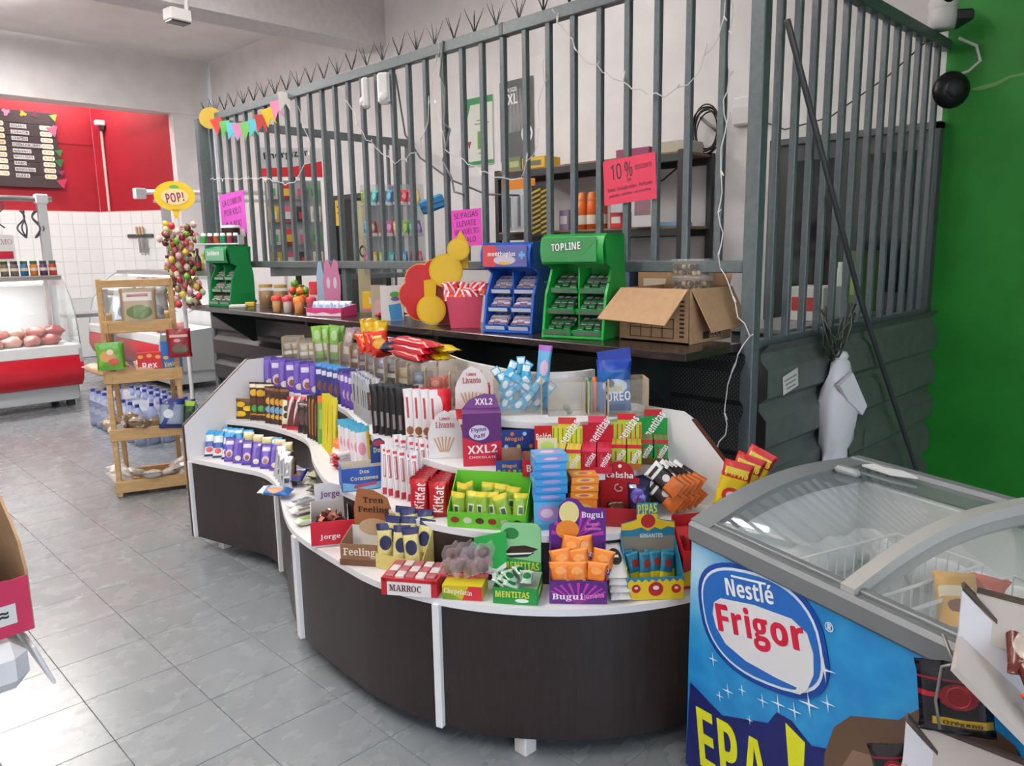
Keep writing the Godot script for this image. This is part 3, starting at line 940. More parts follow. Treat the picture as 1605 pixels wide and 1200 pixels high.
# ---------- goods on the candy display ----------
func goods_display() -> void:
	var y1 := 0.481
	var y2 := 0.641
	var y3 := 0.781
	var y4 := 0.921
	# prints
	var milka := printed("milka", "6a4fb0", [["r", 0, 0, 1, 0.1, "3d2c80"], ["r", 0.1, 0.18, 0.8, 0.16, "e9e2f4"], ["c", 0.5, 0.68, 0.34, 0.16, "d9c6d8"], ["c", 0.5, 0.72, 0.2, 0.1, "8a5a3a"], ["r", 0, 0.93, 1, 0.07, "4a3590"]])
	var milka2 := printed("milka2", "5b45a6", [["r", 0.12, 0.12, 0.3, 0.6, "7a63c0"], ["r", 0.55, 0.1, 0.3, 0.1, "f0ecf8"], ["c", 0.5, 0.8, 0.3, 0.1, "e8dcc8"]])
	var navy := printed("navy", "2a2f78", [["r", 0, 0, 1, 0.12, "3f8fd0"], ["r", 0.1, 0.2, 0.8, 0.14, "dfe4f2"], ["c", 0.5, 0.65, 0.33, 0.16, "7a4a34"], ["r", 0, 0.9, 1, 0.1, "1c2160"]])
	var bluew := printed("bluew", "e7edf2", [["r", 0, 0, 1, 0.2, "2f9ad6"], ["r", 0, 0.45, 1, 0.2, "284f9c"], ["c", 0.5, 0.75, 0.3, 0.1, "c85050"], ["r", 0, 0.92, 1, 0.08, "222a4a"]])
	var lightb := printed("lightb", "3fa6dc", [["r", 0, 0.1, 1, 0.15, "e6f2f8"], ["c", 0.5, 0.6, 0.3, 0.15, "d8ecf6"]])
	var creamp := printed("creamp", "dccf8e", [["r", 0, 0, 1, 0.12, "f0ead0"], ["c", 0.5, 0.5, 0.3, 0.15, "b09a50"]])
	var silverp := printed("silverp", "c9ccd0", [["r", 0.2, 0.2, 0.6, 0.45, "8d9198"], ["r", 0.25, 0.7, 0.5, 0.15, "3a3d44"], ["r", 0, 0, 1, 0.07, "eceef0"]], 0.3, 48, 96, 0.4)
	var brownp := printed("brownp", "4a2b25", [["c", 0.5, 0.35, 0.35, 0.2, "7a4a3c"], ["r", 0, 0.6, 1, 0.08, "c9b08a"]])
	var orangep := printed("orangep", "d8692c", [["r", 0, 0.4, 1, 0.2, "f0e6d6"]])
	var gold := printed("goldp", "4a3018", [["c", 0.3, 0.3, 0.25, 0.13, "e0b020"], ["c", 0.7, 0.5, 0.25, 0.13, "f2cc30"], ["c", 0.3, 0.75, 0.3, 0.14, "e8bc24"], ["r", 0, 0, 1, 0.06, "8a6020"]])
	var bonbar := printed("bonbar", "3a1d12", [["r", 0, 0.06, 1, 0.1, "e8dcc0"], ["c", 0.5, 0.28, 0.42, 0.09, "d9a528"], ["c", 0.5, 0.5, 0.36, 0.08, "5a2e18"], ["c", 0.55, 0.68, 0.34, 0.09, "3f9a4a"], ["r", 0, 0.82, 1, 0.05, "c9902a"]])
	var bonbar2 := printed("bonbar2", "3a1d12", [["r", 0, 0.05, 1, 0.08, "7a4a2a"], ["c", 0.5, 0.4, 0.4, 0.1, "d8a03a"], ["c", 0.5, 0.62, 0.4, 0.1, "76a4c8"], ["c", 0.5, 0.8, 0.36, 0.07, "e0b050"]])
	var creambar := printed("creambar", "e4dab8", [["c", 0.5, 0.3, 0.3, 0.1, "4a3a2a"], ["c", 0.5, 0.55, 0.3, 0.1, "4a3a2a"], ["r", 0, 0.85, 1, 0.15, "8a2a2a"]])
	var redbar := printed("redbar", "5e2628", [["r", 0, 0, 1, 0.1, "cf2030"], ["d", 0.4, 0.7, 0.22, 0, "e0d4d0"], ["r", 0, 0.9, 1, 0.1, "c81a2c"]])
	var darkbar := printed("darkbar", "2e1f20", [["c", 0.5, 0.5, 0.35, 0.25, "5a4444"], ["r", 0, 0.05, 1, 0.06, "a08c8c"]])
	var goldbar := printed("goldbar", "34190f", [["r", 0.3, 0.08, 0.4, 0.84, "b07a2a"], ["r", 0.42, 0.15, 0.16, 0.7, "4a2412"]])
	var greenbar := printed("greenbar", "5f9a34", [["r", 0, 0, 1, 0.16, "e06a2a"], ["r", 0.3, 0.3, 0.4, 0.4, "9ac05a"]])
	var yellowbar := printed("yellowbar", "d2c21e", [["r", 0.3, 0.1, 0.14, 0.75, "a89410"], ["r", 0.6, 0.2, 0.1, 0.5, "ece070"]])
	var waferbar := printed("waferbar", "e4dde0", [["r", 0, 0, 1, 0.14, "4aa6c8"], ["r", 0.72, 0.12, 0.28, 0.88, "d8b820"], ["c", 0.35, 0.5, 0.25, 0.14, "d890a8"]])
	var greyline := printed("greyline", "b9bcc2", [["r", 0.35, 0, 0.12, 1, "6d7078"], ["r", 0.7, 0, 0.12, 1, "eceef0"], ["r", 0.1, 0.3, 0.2, 0.4, "55585e"]], 0.3, 48, 96, 0.3)
	var blackp := printed("blackp", "1b191b", [["r", 0.1, 0.55, 0.12, 0.3, "8a8486"], ["c", 0.68, 0.22, 0.13, 0.07, "c8a878"], ["r", 0, 0, 1, 0.04, "3c393b"]])
	var redwave := printed("redwave", "d3182b", [["r", 0, 0, 0.42, 1, "ece8ea"], ["c", 0.42, 0.3, 0.16, 0.2, "ece8ea"], ["c", 0.5, 0.62, 0.14, 0.14, "d3182b"], ["c", 0.2, 0.7, 0.15, 0.07, "8a5a38"], ["c", 0.22, 0.85, 0.15, 0.07, "8a5a38"], ["r", 0.12, 0.15, 0.1, 0.35, "b0404a"]])
	var bueno := printed("bueno", "e6e3e6", [["r", 0.25, 0.1, 0.5, 0.06, "c02438"], ["r", 0.3, 0.2, 0.36, 0.45, "b86a74"], ["r", 0.36, 0.22, 0.1, 0.4, "e6e3e6"], ["r", 0.2, 0.86, 0.8, 0.14, "c02438"], ["r", 0.1, 0.0, 0.08, 1, "b9b6ba"]])
	var olive := printed("olive", "8d8c72", [["r", 0, 0.3, 1, 0.25, "b9b8a0"]])
	var whiteblk := printed("whiteblk", "d6d4d2", [["c", 0.3, 0.5, 0.12, 0.2, "2a2a2c"], ["c", 0.6, 0.5, 0.12, 0.2, "3a3a3c"], ["r", 0.8, 0.2, 0.15, 0.6, "8a7a6a"]])
	var greenp := printed("greenp", "c8d2b8", [["c", 0.5, 0.55, 0.35, 0.3, "6f9a34"]])
	var bluepk := printed("bluepk", "2f64ac", [["c", 0.4, 0.5, 0.35, 0.25, "d8a078"], ["r", 0, 0, 1, 0.2, "e8eef4"], ["r", 0.6, 0.3, 0.3, 0.4, "b8d0e8"]])
	var G1 := "small wrapped sweets on the lowest display step"
	# lowest step, far wing
	var yl := -0.75
	row("wafer_pack", "blue and white wafer pack beside the white end panel", "wafer pack", "blue and white wafer packs", wrapper(0.055, 0.14, 0.022), [bluew], Vector3(1.575, y1, -3.79), Vector3(1.61, y1, -3.67), 3, yl, -0.5)
	row("wafer_pack", "light blue wafer pack lying behind the white wafer packs", "wafer pack", "light blue wafer packs", wrapper(0.05, 0.12, 0.02), [lightb], Vector3(1.64, y1 + 0.03, -3.78), Vector3(1.69, y1 + 0.03, -3.62), 4, yl, -0.6, 0.1)
	row("chocolate_bar", "small purple chocolate bar on the lowest display step", "chocolate bar", "small purple chocolate bars", wrapper(0.052, 0.125, 0.022), [milka, milka2], Vector3(1.60, y1, -3.62), Vector3(1.675, y1, -3.30), 6, yl, -0.45)
	row("wafer_pack", "cream yellow wafer pack behind the small purple bars", "wafer pack", "cream yellow wafer packs", wrapper(0.055, 0.12, 0.02), [creamp], Vector3(1.68, y1 + 0.02, -3.58), Vector3(1.715, y1 + 0.02, -3.24), 5, yl, -0.25, 0.1)
	row("wafer_pack", "orange wrapped wafer among the cream yellow packs", "wafer pack", "", wrapper(0.05, 0.11, 0.02), [orangep], Vector3(1.725, y1 + 0.025, -3.42), Vector3.ZERO, 1, yl, -0.4)
	row("wafer_pack", "sky blue wrapped wafer among the cream yellow packs", "wafer pack", "", wrapper(0.05, 0.12, 0.022), [lightb], Vector3(1.71, y1 + 0.025, -3.35), Vector3.ZERO, 1, yl, -0.4)
	row("candy_bar", "silver foil candy bar leaning on the lowest display step", "candy bar", "silver foil candy bars", wrapper(0.046, 0.145, 0.022), [silverp], Vector3(1.64, y1, -3.2), Vector3(1.575, y1, -3.0), 5, yl, -0.5, 0.1)
	row("candy_bar", "brown twisted candy wrapper behind the silver foil bars", "candy bar", "brown twisted candy", wrapper(0.045, 0.12, 0.03), [brownp], Vector3(1.67, y1, -3.2), Vector3(1.61, y1, -3.02), 4, yl, -0.4, 0.15)
	for i in 3: solo("biscuit_pack", "olive grey biscuit pack in the small stack", "biscuit pack", wrapper(0.075, 0.13, 0.03), olive, Vector3(1.60 - 0.01 * (i % 2), y1 + 0.018 + 0.032 * i, -2.83), Vector3(-PI / 2, -1.2 + 0.1 * (i % 2), 0), "olive grey biscuit packs")
	solo("biscuit_pack", "blue biscuit packet hanging over the white shelf edge", "biscuit pack", wrapper(0.1, 0.13, 0.025), bluepk, Vector3(1.53, y1 + 0.02, -2.88), Vector3(-1.45, 0.75, 0.05))
	solo("biscuit_pack", "navy biscuit packet behind the blue packet", "biscuit pack", wrapper(0.07, 0.13, 0.025), navy, Vector3(1.6, y1 + 0.03, -2.98), Vector3(-1.4, -0.9, 0.1))
	solo("biscuit_pack", "white biscuit pack with dark round cookies printed on it", "biscuit pack", wrapper(0.06, 0.14, 0.03), whiteblk, Vector3(1.40, y1 + 0.018, -2.66), Vector3(-PI / 2, -1.7, 0))
	solo("biscuit_pack", "grey biscuit pack lying under the white cookie pack", "biscuit pack", wrapper(0.055, 0.12, 0.026), silverp, Vector3(1.44, y1 + 0.014, -2.74), Vector3(-PI / 2, -1.5, 0))
	solo("biscuit_pack", "pale green biscuit pack beside the box of brown stars", "biscuit pack", wrapper(0.05, 0.11, 0.026), greenp, Vector3(1.36, y1 + 0.014, -2.545), Vector3(-PI / 2, -1.8, 0))
	# second step, far wing
	var y2l := -0.85
	solo("chocolate_bar", "short golden chocolate pack beside the white end panel", "chocolate bar", wrapper(0.1, 0.11, 0.03), gold, Vector3(1.785, y2, -3.8), Vector3(-0.15, y2l, 0))
	row("chocolate_bar", "brown chocolate bar printed with a green ball", "chocolate bar", "brown bars with green balls", wrapper(0.058, 0.2, 0.022), [bonbar], Vector3(1.805, y2, -3.725), Vector3(1.84, y2, -3.655), 3, y2l, -0.12, 0.04)
	row("chocolate_bar", "brown chocolate bar printed with blue and golden balls", "chocolate bar", "brown bars with blue balls", wrapper(0.058, 0.19, 0.022), [bonbar2], Vector3(1.825, y2, -3.6), Vector3(1.845, y2, -3.5), 4, y2l, -0.12, 0.04)
	row("chocolate_bar", "cream chocolate bar with two dark pictures", "chocolate bar", "", wrapper(0.05, 0.14, 0.02), [creambar], Vector3(1.82, y2, -3.43), Vector3.ZERO, 1, y2l, -0.2)
	row("chocolate_bar", "dark red chocolate bar with bright red ends", "chocolate bar", "dark red bars with bright ends", wrapper(0.06, 0.165, 0.022), [redbar], Vector3(1.825, y2, -3.38), Vector3(1.84, y2, -3.345), 2, y2l, -0.2)
	row("chocolate_bar", "dark brown glossy chocolate bar beside the red ended bars", "chocolate bar", "dark brown glossy bars", wrapper(0.05, 0.15, 0.022), [darkbar], Vector3(1.825, y2, -3.28), Vector3(1.83, y2, -3.24), 2, y2l, -0.2)
	row("chocolate_bar", "brown chocolate bar with a golden stripe", "chocolate bar", "brown bars with golden stripes", wrapper(0.04, 0.2, 0.022), [goldbar], Vector3(1.80, y2, -3.16), Vector3(1.785, y2, -3.06), 4, y2l, -0.16, 0.03)
	row("nougat_bar", "long green nougat bar with an orange tip", "nougat bar", "long green nougat bars", wrapper(0.035, 0.22, 0.018), [greenbar], Vector3(1.77, y2, -3.02), Vector3(1.775, y2, -2.99), 2, y2l, -0.2, 0.03)
	row("nougat_bar", "long yellow nougat bar leaning on the second step", "nougat bar", "long yellow nougat bars", wrapper(0.036, 0.24, 0.018), [yellowbar], Vector3(1.755, y2, -2.96), Vector3(1.69, y2, -2.79), 6, y2l, -0.25, 0.05)
	row("wafer_bar", "small orange and white wafer bar at the shelf bend", "wafer bar", "small orange wafer bars", wrapper(0.03, 0.1, 0.016), [orangep], Vector3(1.67, y2, -2.76), Vector3(1.63, y2, -2.7), 4, y2l - 0.2, -0.6, 0.1)
	for i in 4: solo("wafer_bar", "small white wafer packet in the pile at the shelf bend", "wafer bar", wrapper(0.05, 0.09, 0.018), bueno, Vector3(1.585 - 0.006 * (i % 2), y2 + 0.01 + 0.016 * i, -2.62), Vector3(-PI / 2, -1.6 + 0.15 * (i % 3), 0), "small white wafer packets")
	row("wafer_bar", "white wafer bar with a yellow edge and blue tip", "wafer bar", "white and yellow wafer bars", wrapper(0.06, 0.18, 0.022), [waferbar], Vector3(1.68, y2, -2.67), Vector3(1.655, y2, -2.50), 6, -0.35, -0.2, 0.03)
	# third step, far wing
	row("chocolate_tablet", "large purple chocolate tablet on the third step", "chocolate tablet", "large purple chocolate tablets", wrapper(0.075, 0.17, 0.016), [milka2, milka], Vector3(1.95, y3, -3.82), Vector3(1.99, y3, -3.42), 7, y2l, -0.12, 0.04)
	row("chocolate_tablet", "navy blue chocolate tablet beside the purple tablets", "chocolate tablet", "navy blue chocolate tablets", wrapper(0.075, 0.175, 0.016), [navy], Vector3(1.99, y3, -3.36), Vector3(1.965, y3, -3.12), 5, y2l, -0.12, 0.05)
	row("chocolate_tablet", "purple chocolate tablet between the navy and grey packs", "chocolate tablet", "purple tablets near the grey packs", wrapper(0.06, 0.18, 0.02), [milka], Vector3(1.95, y3, -3.07), Vector3(1.925, y3, -2.93), 4, -0.6, -0.1, 0.04)
	row("wafer_slab", "grey and white striped wafer slab standing on edge", "wafer slab", "grey striped wafer slabs", wrapper(0.07, 0.19, 0.016), [greyline], Vector3(1.905, y3, -2.89), Vector3(1.82, y3, -2.66), 8, -0.35, -0.12, 0.03)
	row("wafer_slab", "orange and red wafer slab beside the black packs", "wafer slab", "", wrapper(0.05, 0.14, 0.02), [printed("orr", "6a2420", [["r", 0, 0, 1, 0.3, "e0803a"], ["c", 0.5, 0.6, 0.3, 0.2, "3a1414"]])], Vector3(1.78, y3, -2.58), Vector3.ZERO, 1, -0.5, -0.1)
	row("chocolate_tablet", "black chocolate tablet with a small round emblem", "chocolate tablet", "black chocolate tablets", wrapper(0.1, 0.2, 0.018), [blackp], Vector3(1.755, y3, -2.50), Vector3(1.77, y3, -2.36), 5, -0.35, -0.06, 0.03)
	row("cookie_pack", "red and white cookie pack with a wavy edge", "cookie pack", "red and white wavy cookie packs", wrapper(0.085, 0.22, 0.026), [redwave], Vector3(1.70, y3, -2.22), Vector3(1.745, y3, -2.13), 4, -0.45, -0.06, 0.03)
	goods_round(y1, y2, y3, y4)
	goods_top(y4)

# ---------- goods on the rounded wing ----------
func goods_round(y1: float, y2: float, y3: float, y4: float) -> void:
	var foil := paint(0.25, 0.5)
	# --- lowest step
	var t := tray("sweets_box", "white sweets box with a red front full of brown foil stars", Vector3(1.385, y1, -2.34), -0.55, 0.13, 0.15, 0.05, 0.12, rgb("d8d4d2"), rgb("c9c4c0"))
	part(t, "red_flap", S.new().col(rgb("c81a34")).box(Vector3(0.01, 0.05, 0.08), Vector3(0.15, 0.085, 0.002)), paint(0.4))
	write(t, "Jorge", 0.07, 0.022, rgb("f4e8ea"), Vector3(0.0, 0.035, 0.082))
	var hc := header(t, P2([-0.02, 0, -0.02, 0.1, 0.04, 0.1, 0.08, 0.085, 0.1, 0.05, 0.1, 0]), rgb("dcd8da"), Vector3(-0.03, 0.085, -0.076))
	write(hc, "Jorge", 0.07, 0.03, rgb("6a4a7a"), Vector3(0.035, 0.055, 0.003))
	var star := PackedVector2Array()
	for i in 10: star.append(Vector2.from_angle(TAU * i / 10.0 + 0.3) * (0.03 if i % 2 == 0 else 0.015))
	var sm := S.new().prism(star, 0.014).mesh()
	for i in 11:
		var a := Vector3(rng.randf_range(-0.045, 0.045), 0.03 + 0.012 * (i % 4) + 0.03 * (i / 6), rng.randf_range(-0.05, 0.055))
		solo("foil_star", "brown foil wrapped chocolate star in the white sweets box", "candy", sm, flat(rgb("7a4a3c"), 0.25, 0.6), t.transform * a, Vector3(rng.randf_range(-0.8, 0.5), rng.randf_range(-1, 1), rng.randf_range(-1, 1)), "brown foil stars")
	# brown ice chocolate box
	t = tray("sweets_box", "brown sweets box with curved cut and brown header card", Vector3(1.365, y1, -2.08), -0.95, 0.14, 0.11, 0.075, 0.1, rgb("8a6248"), rgb("e4e0dc"))
	write(t, "Feeling", 0.11, 0.035, rgb("e8dcc8"), Vector3(-0.005, 0.045, 0.057), Vector3.ZERO, "serif_italic_bold")
	part(t, "printed_band", S.new().col(rgb("6a4632")).box(Vector3(0, 0.012, 0.0558), Vector3(0.148, 0.02, 0.001)), paint(0.5))
	hc = header(t, P2([-0.07, 0, -0.07, 0.1, -0.055, 0.17, 0.0, 0.165, 0.05, 0.14, 0.065, 0.09, 0.065, 0]), rgb("9a6038"), Vector3(0.01, 0.06, -0.056))
	write(hc, "Tren\nFeeling", 0.11, 0.06, rgb("2e1c12"), Vector3(0.0, 0.11, 0.003), Vector3.ZERO, "serif_italic_bold")
	part(hc, "printed_cream", S.new().col(rgb("c2a584")).prism(ell(0.055, 0.03, 0, 0.035), 0.001), paint(0.5), Vector3(0, 0, 0.002))
	# cream and navy packets in a beige carton
	t = tray("sweets_box", "pale yellow counter carton holding navy topped sweet packets", Vector3(1.415, y1, -1.93), -1.25, 0.18, 0.085, 0.05, 0.16, rgb("d8c878"), rgb("b8a888"))
	var pk := printed("creamnavy", "ddcf86", [["r", 0, 0, 1, 0.16, "22285a"], ["c", 0.5, 0.45, 0.36, 0.17, "20264e"], ["r", 0.2, 0.75, 0.6, 0.1, "b8a850"]])
	for i in 9:
		solo("biscuit_packet", "pale yellow biscuit packet with a navy top and round emblem", "biscuit packet", wrapper(0.055, 0.14, 0.022), pk, t.transform * Vector3(-0.06 + 0.055 * (i % 3) + 0.01 * (i / 3), 0.008 + 0.022 * (i / 3), 0.028 - 0.026 * (i / 3)), Vector3(-0.1 + rng.randf_range(-0.15, 0.1), t.rotation.y + 0.4 + rng.randf_range(-0.3, 0.3), rng.randf_range(-0.14, 0.14)), "pale yellow biscuit packets")
	# white box of layered chocolates
	t = thing("sweets_box", "flat white and red box filled with striped chocolates at the shelf edge", "display box", Vector3(1.345, y1, -1.79), -0.98)
	part(t, "box_body", S.new().col(rgb("e8e2de")).box(Vector3(0, 0.026, 0), Vector3(0.17, 0.052, 0.13)), paint(0.45))
	for sx: float in [-1, 1]: part(t, "red_corner", S.new().col(rgb("b8262c")).box(Vector3(sx * 0.078, 0.027, 0), Vector3(0.018, 0.053, 0.1315)), paint(0.45))
	part(t, "red_border", S.new().col(rgb("b8262c")).box(Vector3(0, 0.048, 0), Vector3(0.1715, 0.01, 0.1315)), paint(0.45))
	for i in 5:
		for j in 3:
			part(t, "striped_piece", S.new().col(rgb("d8ccc8") if (i + j) % 2 else rgb("a85a60")).bbox(Vector3(-0.064 + 0.032 * i, 0.056, -0.04 + 0.04 * j), Vector3(0.028, 0.01, 0.036), 0.002), paint(0.35))
	write(t, "MARROC", 0.1, 0.02, rgb("5a2028"), Vector3(-0.012, 0.024, 0.066), Vector3.ZERO, "serif_bold")
	write(t, "MARROC", 0.09, 0.018, rgb("5a2028"), Vector3(0.0862, 0.024, 0.0), Vector3(0, PI / 2, 0), "serif_bold")
	# lollipop carton and its bagged lollies
	t = thing("sweets_box", "small yellow and red lollipop carton at the shelf edge", "display box", Vector3(1.42, y1, -1.645), -0.95)
	part(t, "box_body", S.new().col(rgb("c8b820")).box(Vector3(0, 0.022, 0), Vector3(0.12, 0.044, 0.09)), paint(0.45))
	part(t, "red_print", S.new().col(rgb("c82838")).prism(P2([0.0, 0.001, 0.06, 0.001, 0.06, 0.043, 0.02, 0.043]), 0.001), paint(0.45), Vector3(0, 0, 0.0455))
	part(t, "green_print", S.new().col(rgb("7a9a2a")).prism(P2([-0.06, 0.001, 0.0, 0.001, -0.03, 0.016, -0.06, 0.02]), 0.001), paint(0.45), Vector3(0, 0, 0.0455))
	write(t, "Chupelatin", 0.085, 0.02, rgb("f2ecd0"), Vector3(-0.012, 0.024, 0.047), Vector3(0, 0, -0.08), "serif_italic_bold")
	for i in 8:
		var p := t.transform * Vector3(-0.05 + 0.033 * (i % 4), 0.07 + 0.035 * (i / 4) + 0.008 * (i % 2), -0.02 - 0.025 * (i / 4))
		var lo := thing("lollipop", "brown chocolate lollipop in clear pink wrapping", "lollipop", p, -0.8 + 0.2 * (i % 3), "brown lollipops in clear wrapping")
		lo.rotation.z = rng.randf_range(-0.4, 0.4)
		part(lo, "candy_head", S.new().col(rgb("4a2622")).smooth().ball(Vector3.ZERO, Vector3(0.021, 0.02, 0.012), 10), paint(0.3))
		part(lo, "stick", S.new().col(rgb("e6e2dc")).tube([Vector3(0, -0.015, 0), Vector3(0, -0.05, 0)], 0.002, 5), paint(0.6))
		part(lo, "wrapping", S.new().prism(P2([-0.03, -0.028, -0.034, 0.012, -0.018, 0.036, 0.004, 0.03, 0.02, 0.04, 0.034, 0.014, 0.028, -0.026, 0.0, -0.016]), 0.003), glass(rgb("f0d8dc"), 0.12), Vector3(0, 0.004, 0.013), Vector3(0.1, 0.25, 0))
		part(lo, "bow", S.new().col(rgb("b8405a")).prism(P2([0, -0.012, -0.02, -0.003, -0.018, -0.022, 0, -0.015, 0.018, -0.022, 0.02, -0.003]), 0.004), paint(0.4), Vector3(0, -0.01, 0.008))
	# green mint box
	t = tray("sweets_box", "green mint box with a tall green header card", Vector3(1.52, y1, -1.52), -0.95, 0.13, 0.12, 0.05, 0.05, rgb("1d8a3c"), rgb("d8dcd4"))
	write(t, "MENTITAS", 0.1, 0.019, rgb("d8d84a"), Vector3(-0.008, 0.03, 0.0615))
	part(t, "printed_mints", S.new().col(rgb("e0ece0")).prism(ell(0.02, 0.006, 0.02, 0.012), 0.001), paint(0.5), Vector3(0, 0, 0.061))
	write(t, "MENTITAS", 0.08, 0.017, rgb("d8d84a"), Vector3(0.0665, 0.03, 0), Vector3(0, PI / 2, 0))
	hc = header(t, P2([-0.062, 0, -0.062, 0.17, -0.05, 0.185, 0.05, 0.185, 0.062, 0.17, 0.062, 0]), rgb("2a9a4a"), Vector3(0.0, 0.02, -0.062))
	part(hc, "header_top", S.new().col(rgb("8cc890")).prism(P2([-0.061, 0.075, -0.061, 0.169, -0.05, 0.184, 0.05, 0.184, 0.061, 0.169, 0.061, 0.06]), 0.001), paint(0.4), Vector3(0, 0, 0.002))
	write(hc, "MENTITAS", 0.11, 0.025, rgb("d8d84a"), Vector3(0.0, 0.047, 0.003))
	for i in 2: part(hc, "printed_wafer", S.new().col(rgb("3a2420")).prism(P2([-0.055, 0.08, -0.045, 0.095, 0.0, 0.1, 0.04, 0.09, 0.02, 0.078, -0.03, 0.072]), 0.001), paint(0.4), Vector3(0.012 * i, 0.014 * i, 0.003 + 0.001 * i))
	part(hc, "printed_cream", S.new().col(rgb("f0f2ee")).prism(P2([-0.05, 0.086, 0.035, 0.093, 0.03, 0.088, -0.045, 0.08]), 0.001), paint(0.4), Vector3(0, 0, 0.0042))
	part(hc, "printed_badge", S.new().col(rgb("2a7a3c")).prism(ell(0.024, 0.018, -0.03, 0.15), 0.001), paint(0.4), Vector3(0, 0, 0.003))
	for i in 10:
		solo("mint_candy", "silver green wrapped mint in the green mint box", "candy", wrapper(0.035, 0.05, 0.012), printed("mint", "a8c4b0", [["c", 0.5, 0.5, 0.35, 0.25, "1f6a3a"], ["r", 0.0, 0.0, 1, 0.2, "e6eee8"]], 0.25, 32, 48, 0.2), t.transform * Vector3(rng.randf_range(-0.045, 0.03), 0.04 + 0.005 * (i % 3), rng.randf_range(-0.025, 0.05)), Vector3(-1.2, rng.randf_range(-1, 1), 0), "wrapped mints in the green box")
	var fold := solo("header_flap", "loose green and white carton flap behind the mint box", "carton flap", S.new().col(rgb("1e9a40")).prism(P2([-0.05, 0, -0.05, 0.09, 0.05, 0.115, 0.05, 0.0, 0.02, -0.02]), 0.002), paint(0.45), Vector3(1.5, y1 + 0.065, -1.62), Vector3(-0.1, -0.95, 0))
	part(fold, "white_edge", S.new().col(rgb("e6eae6")).prism(P2([-0.05, -0.006, -0.05, 0.012, 0.02, -0.004, 0.05, 0.02, 0.05, 0.004, 0.02, -0.026]), 0.001), paint(0.45), Vector3(0, 0, 0.002))
	# purple gum box with orange bags
	t = tray("sweets_box", "purple and magenta sweets box holding orange candy bags", Vector3(1.64, y1, -1.39), -0.85, 0.165, 0.11, 0.07, 0.15, rgb("5a2478"), rgb("5a2478"))
	write(t, "Bugui", 0.09, 0.025, rgb("f4e6f0"), Vector3(-0.03, 0.02, 0.0565), Vector3.ZERO, "serif_italic_bold")
	write(t, "Jumbito", 0.06, 0.018, rgb("f08ac8"), Vector3(0.045, 0.024, 0.0565), Vector3(0, 0, 0.1), "italic_bold")
	var fan := S.new().col(rgb("c03aa8"))
	for i in 9:
		var a := PI * (i + 0.3) / 9.0
		fan.prism(P2([0, 0.0, cos(a) * 0.08, absf(sin(a)) * 0.032 + 0.033, cos(a + 0.12) * 0.08, absf(sin(a + 0.12)) * 0.032 + 0.033]), 0.001)
	part(t, "printed_rays", fan, paint(0.4), Vector3(0, 0.0, 0.0562))
	hc = header(t, P2([-0.085, -0.05, -0.085, 0.06, -0.06, 0.07, -0.055, 0.12, -0.03, 0.145, 0.0, 0.14, 0.02, 0.115, 0.085, 0.11, 0.085, -0.05]), rgb("5c2280"), Vector3(0, 0.14, -0.056))
	var fan2 := S.new().col(rgb("b83aa6"))
	for i in 8:
		var a := PI * (i + 0.3) / 8.0
		fan2.prism(P2([0, 0.02, cos(a) * 0.08, 0.02 + absf(sin(a)) * 0.085, cos(a + 0.15) * 0.08, 0.02 + absf(sin(a + 0.15)) * 0.085]), 0.001)
	part(hc, "printed_rays", fan2, paint(0.4), Vector3(0, 0, 0.0015))
	part(hc, "printed_bubble", S.new().col(rgb("e8d890")).prism(ell(0.03, 0.036, -0.025, 0.098), 0.001), paint(0.4), Vector3(0, 0, 0.003))
	part(hc, "printed_bubble", S.new().col(rgb("e88a30")).prism(ell(0.035, 0.03, -0.03, 0.045), 0.001), paint(0.4), Vector3(0, 0, 0.0032))
	write(hc, "Bugui", 0.065, 0.024, rgb("f6eef4"), Vector3(0.045, 0.09, 0.003), Vector3.ZERO, "serif_italic_bold")
	write(hc, "Super\nJumbito", 0.05, 0.026, rgb("f08ac8"), Vector3(0.045, 0.055, 0.003), Vector3.ZERO, "italic_bold")
	var org := printed("rolldo", "e07a24", [["r", 0.05, 0.62, 0.9, 0.2, "3a2a6a"], ["c", 0.5, 0.3, 0.25, 0.12, "f0a050"], ["r", 0, 0, 1, 0.08, "f09a4a"]])
	for i in 8:
		var k := i % 3
		var o := solo("candy_bag", "orange candy bag with dark blue name in the purple box", "candy bag", wrapper(0.066, 0.085, 0.02), org, t.transform * Vector3(-0.05 + 0.05 * k + 0.012 * (i / 3), 0.03 + 0.03 * (i / 3), 0.035 - 0.026 * (i / 3)), Vector3(-0.25, t.rotation.y + rng.randf_range(-0.3, 0.3), rng.randf_range(-0.2, 0.2)), "orange candy bags in the purple box")
		write(o, "RolloDO", 0.05, 0.014, rgb("efe6f4"), Vector3(0, 0.025, 0.0095), Vector3(0, 0, 0.12), "italic_bold")
	# white packets stacked flat
	var wp := printed("whitepk", "d9d7d6", [["c", 0.5, 0.5, 0.34, 0.22, "222022"], ["r", 0.3, 0.46, 0.4, 0.08, "d9d7d6"]])
	for i in 4: solo("biscuit_packet", "white packet with a black oval in the leaning stack", "biscuit packet", wrapper(0.062, 0.15, 0.022), wp, Vector3(1.685, y1 + 0.012 + 0.018 * i, -1.262) + Vector3(0.006, 0, -0.008) * i, Vector3(-1.25 + 0.03 * i, -0.72, 0.0), "white packets with black ovals")
	# blue sunflower seed box
	t = tray("seed_box", "blue and yellow sunflower seed box with open front and header", Vector3(1.815, y1, -1.25), -0.75, 0.165, 0.12, 0.07, 0.15, rgb("1f7a9a"), rgb("8a8478"))
	var zig := P2([-0.082, 0.001])
	for i in 17: zig.append(Vector2(-0.082 + 0.01025 * i, 0.055 + (0.01 if i % 2 else 0.0)))
	zig.append(Vector2(0.082, 0.001))
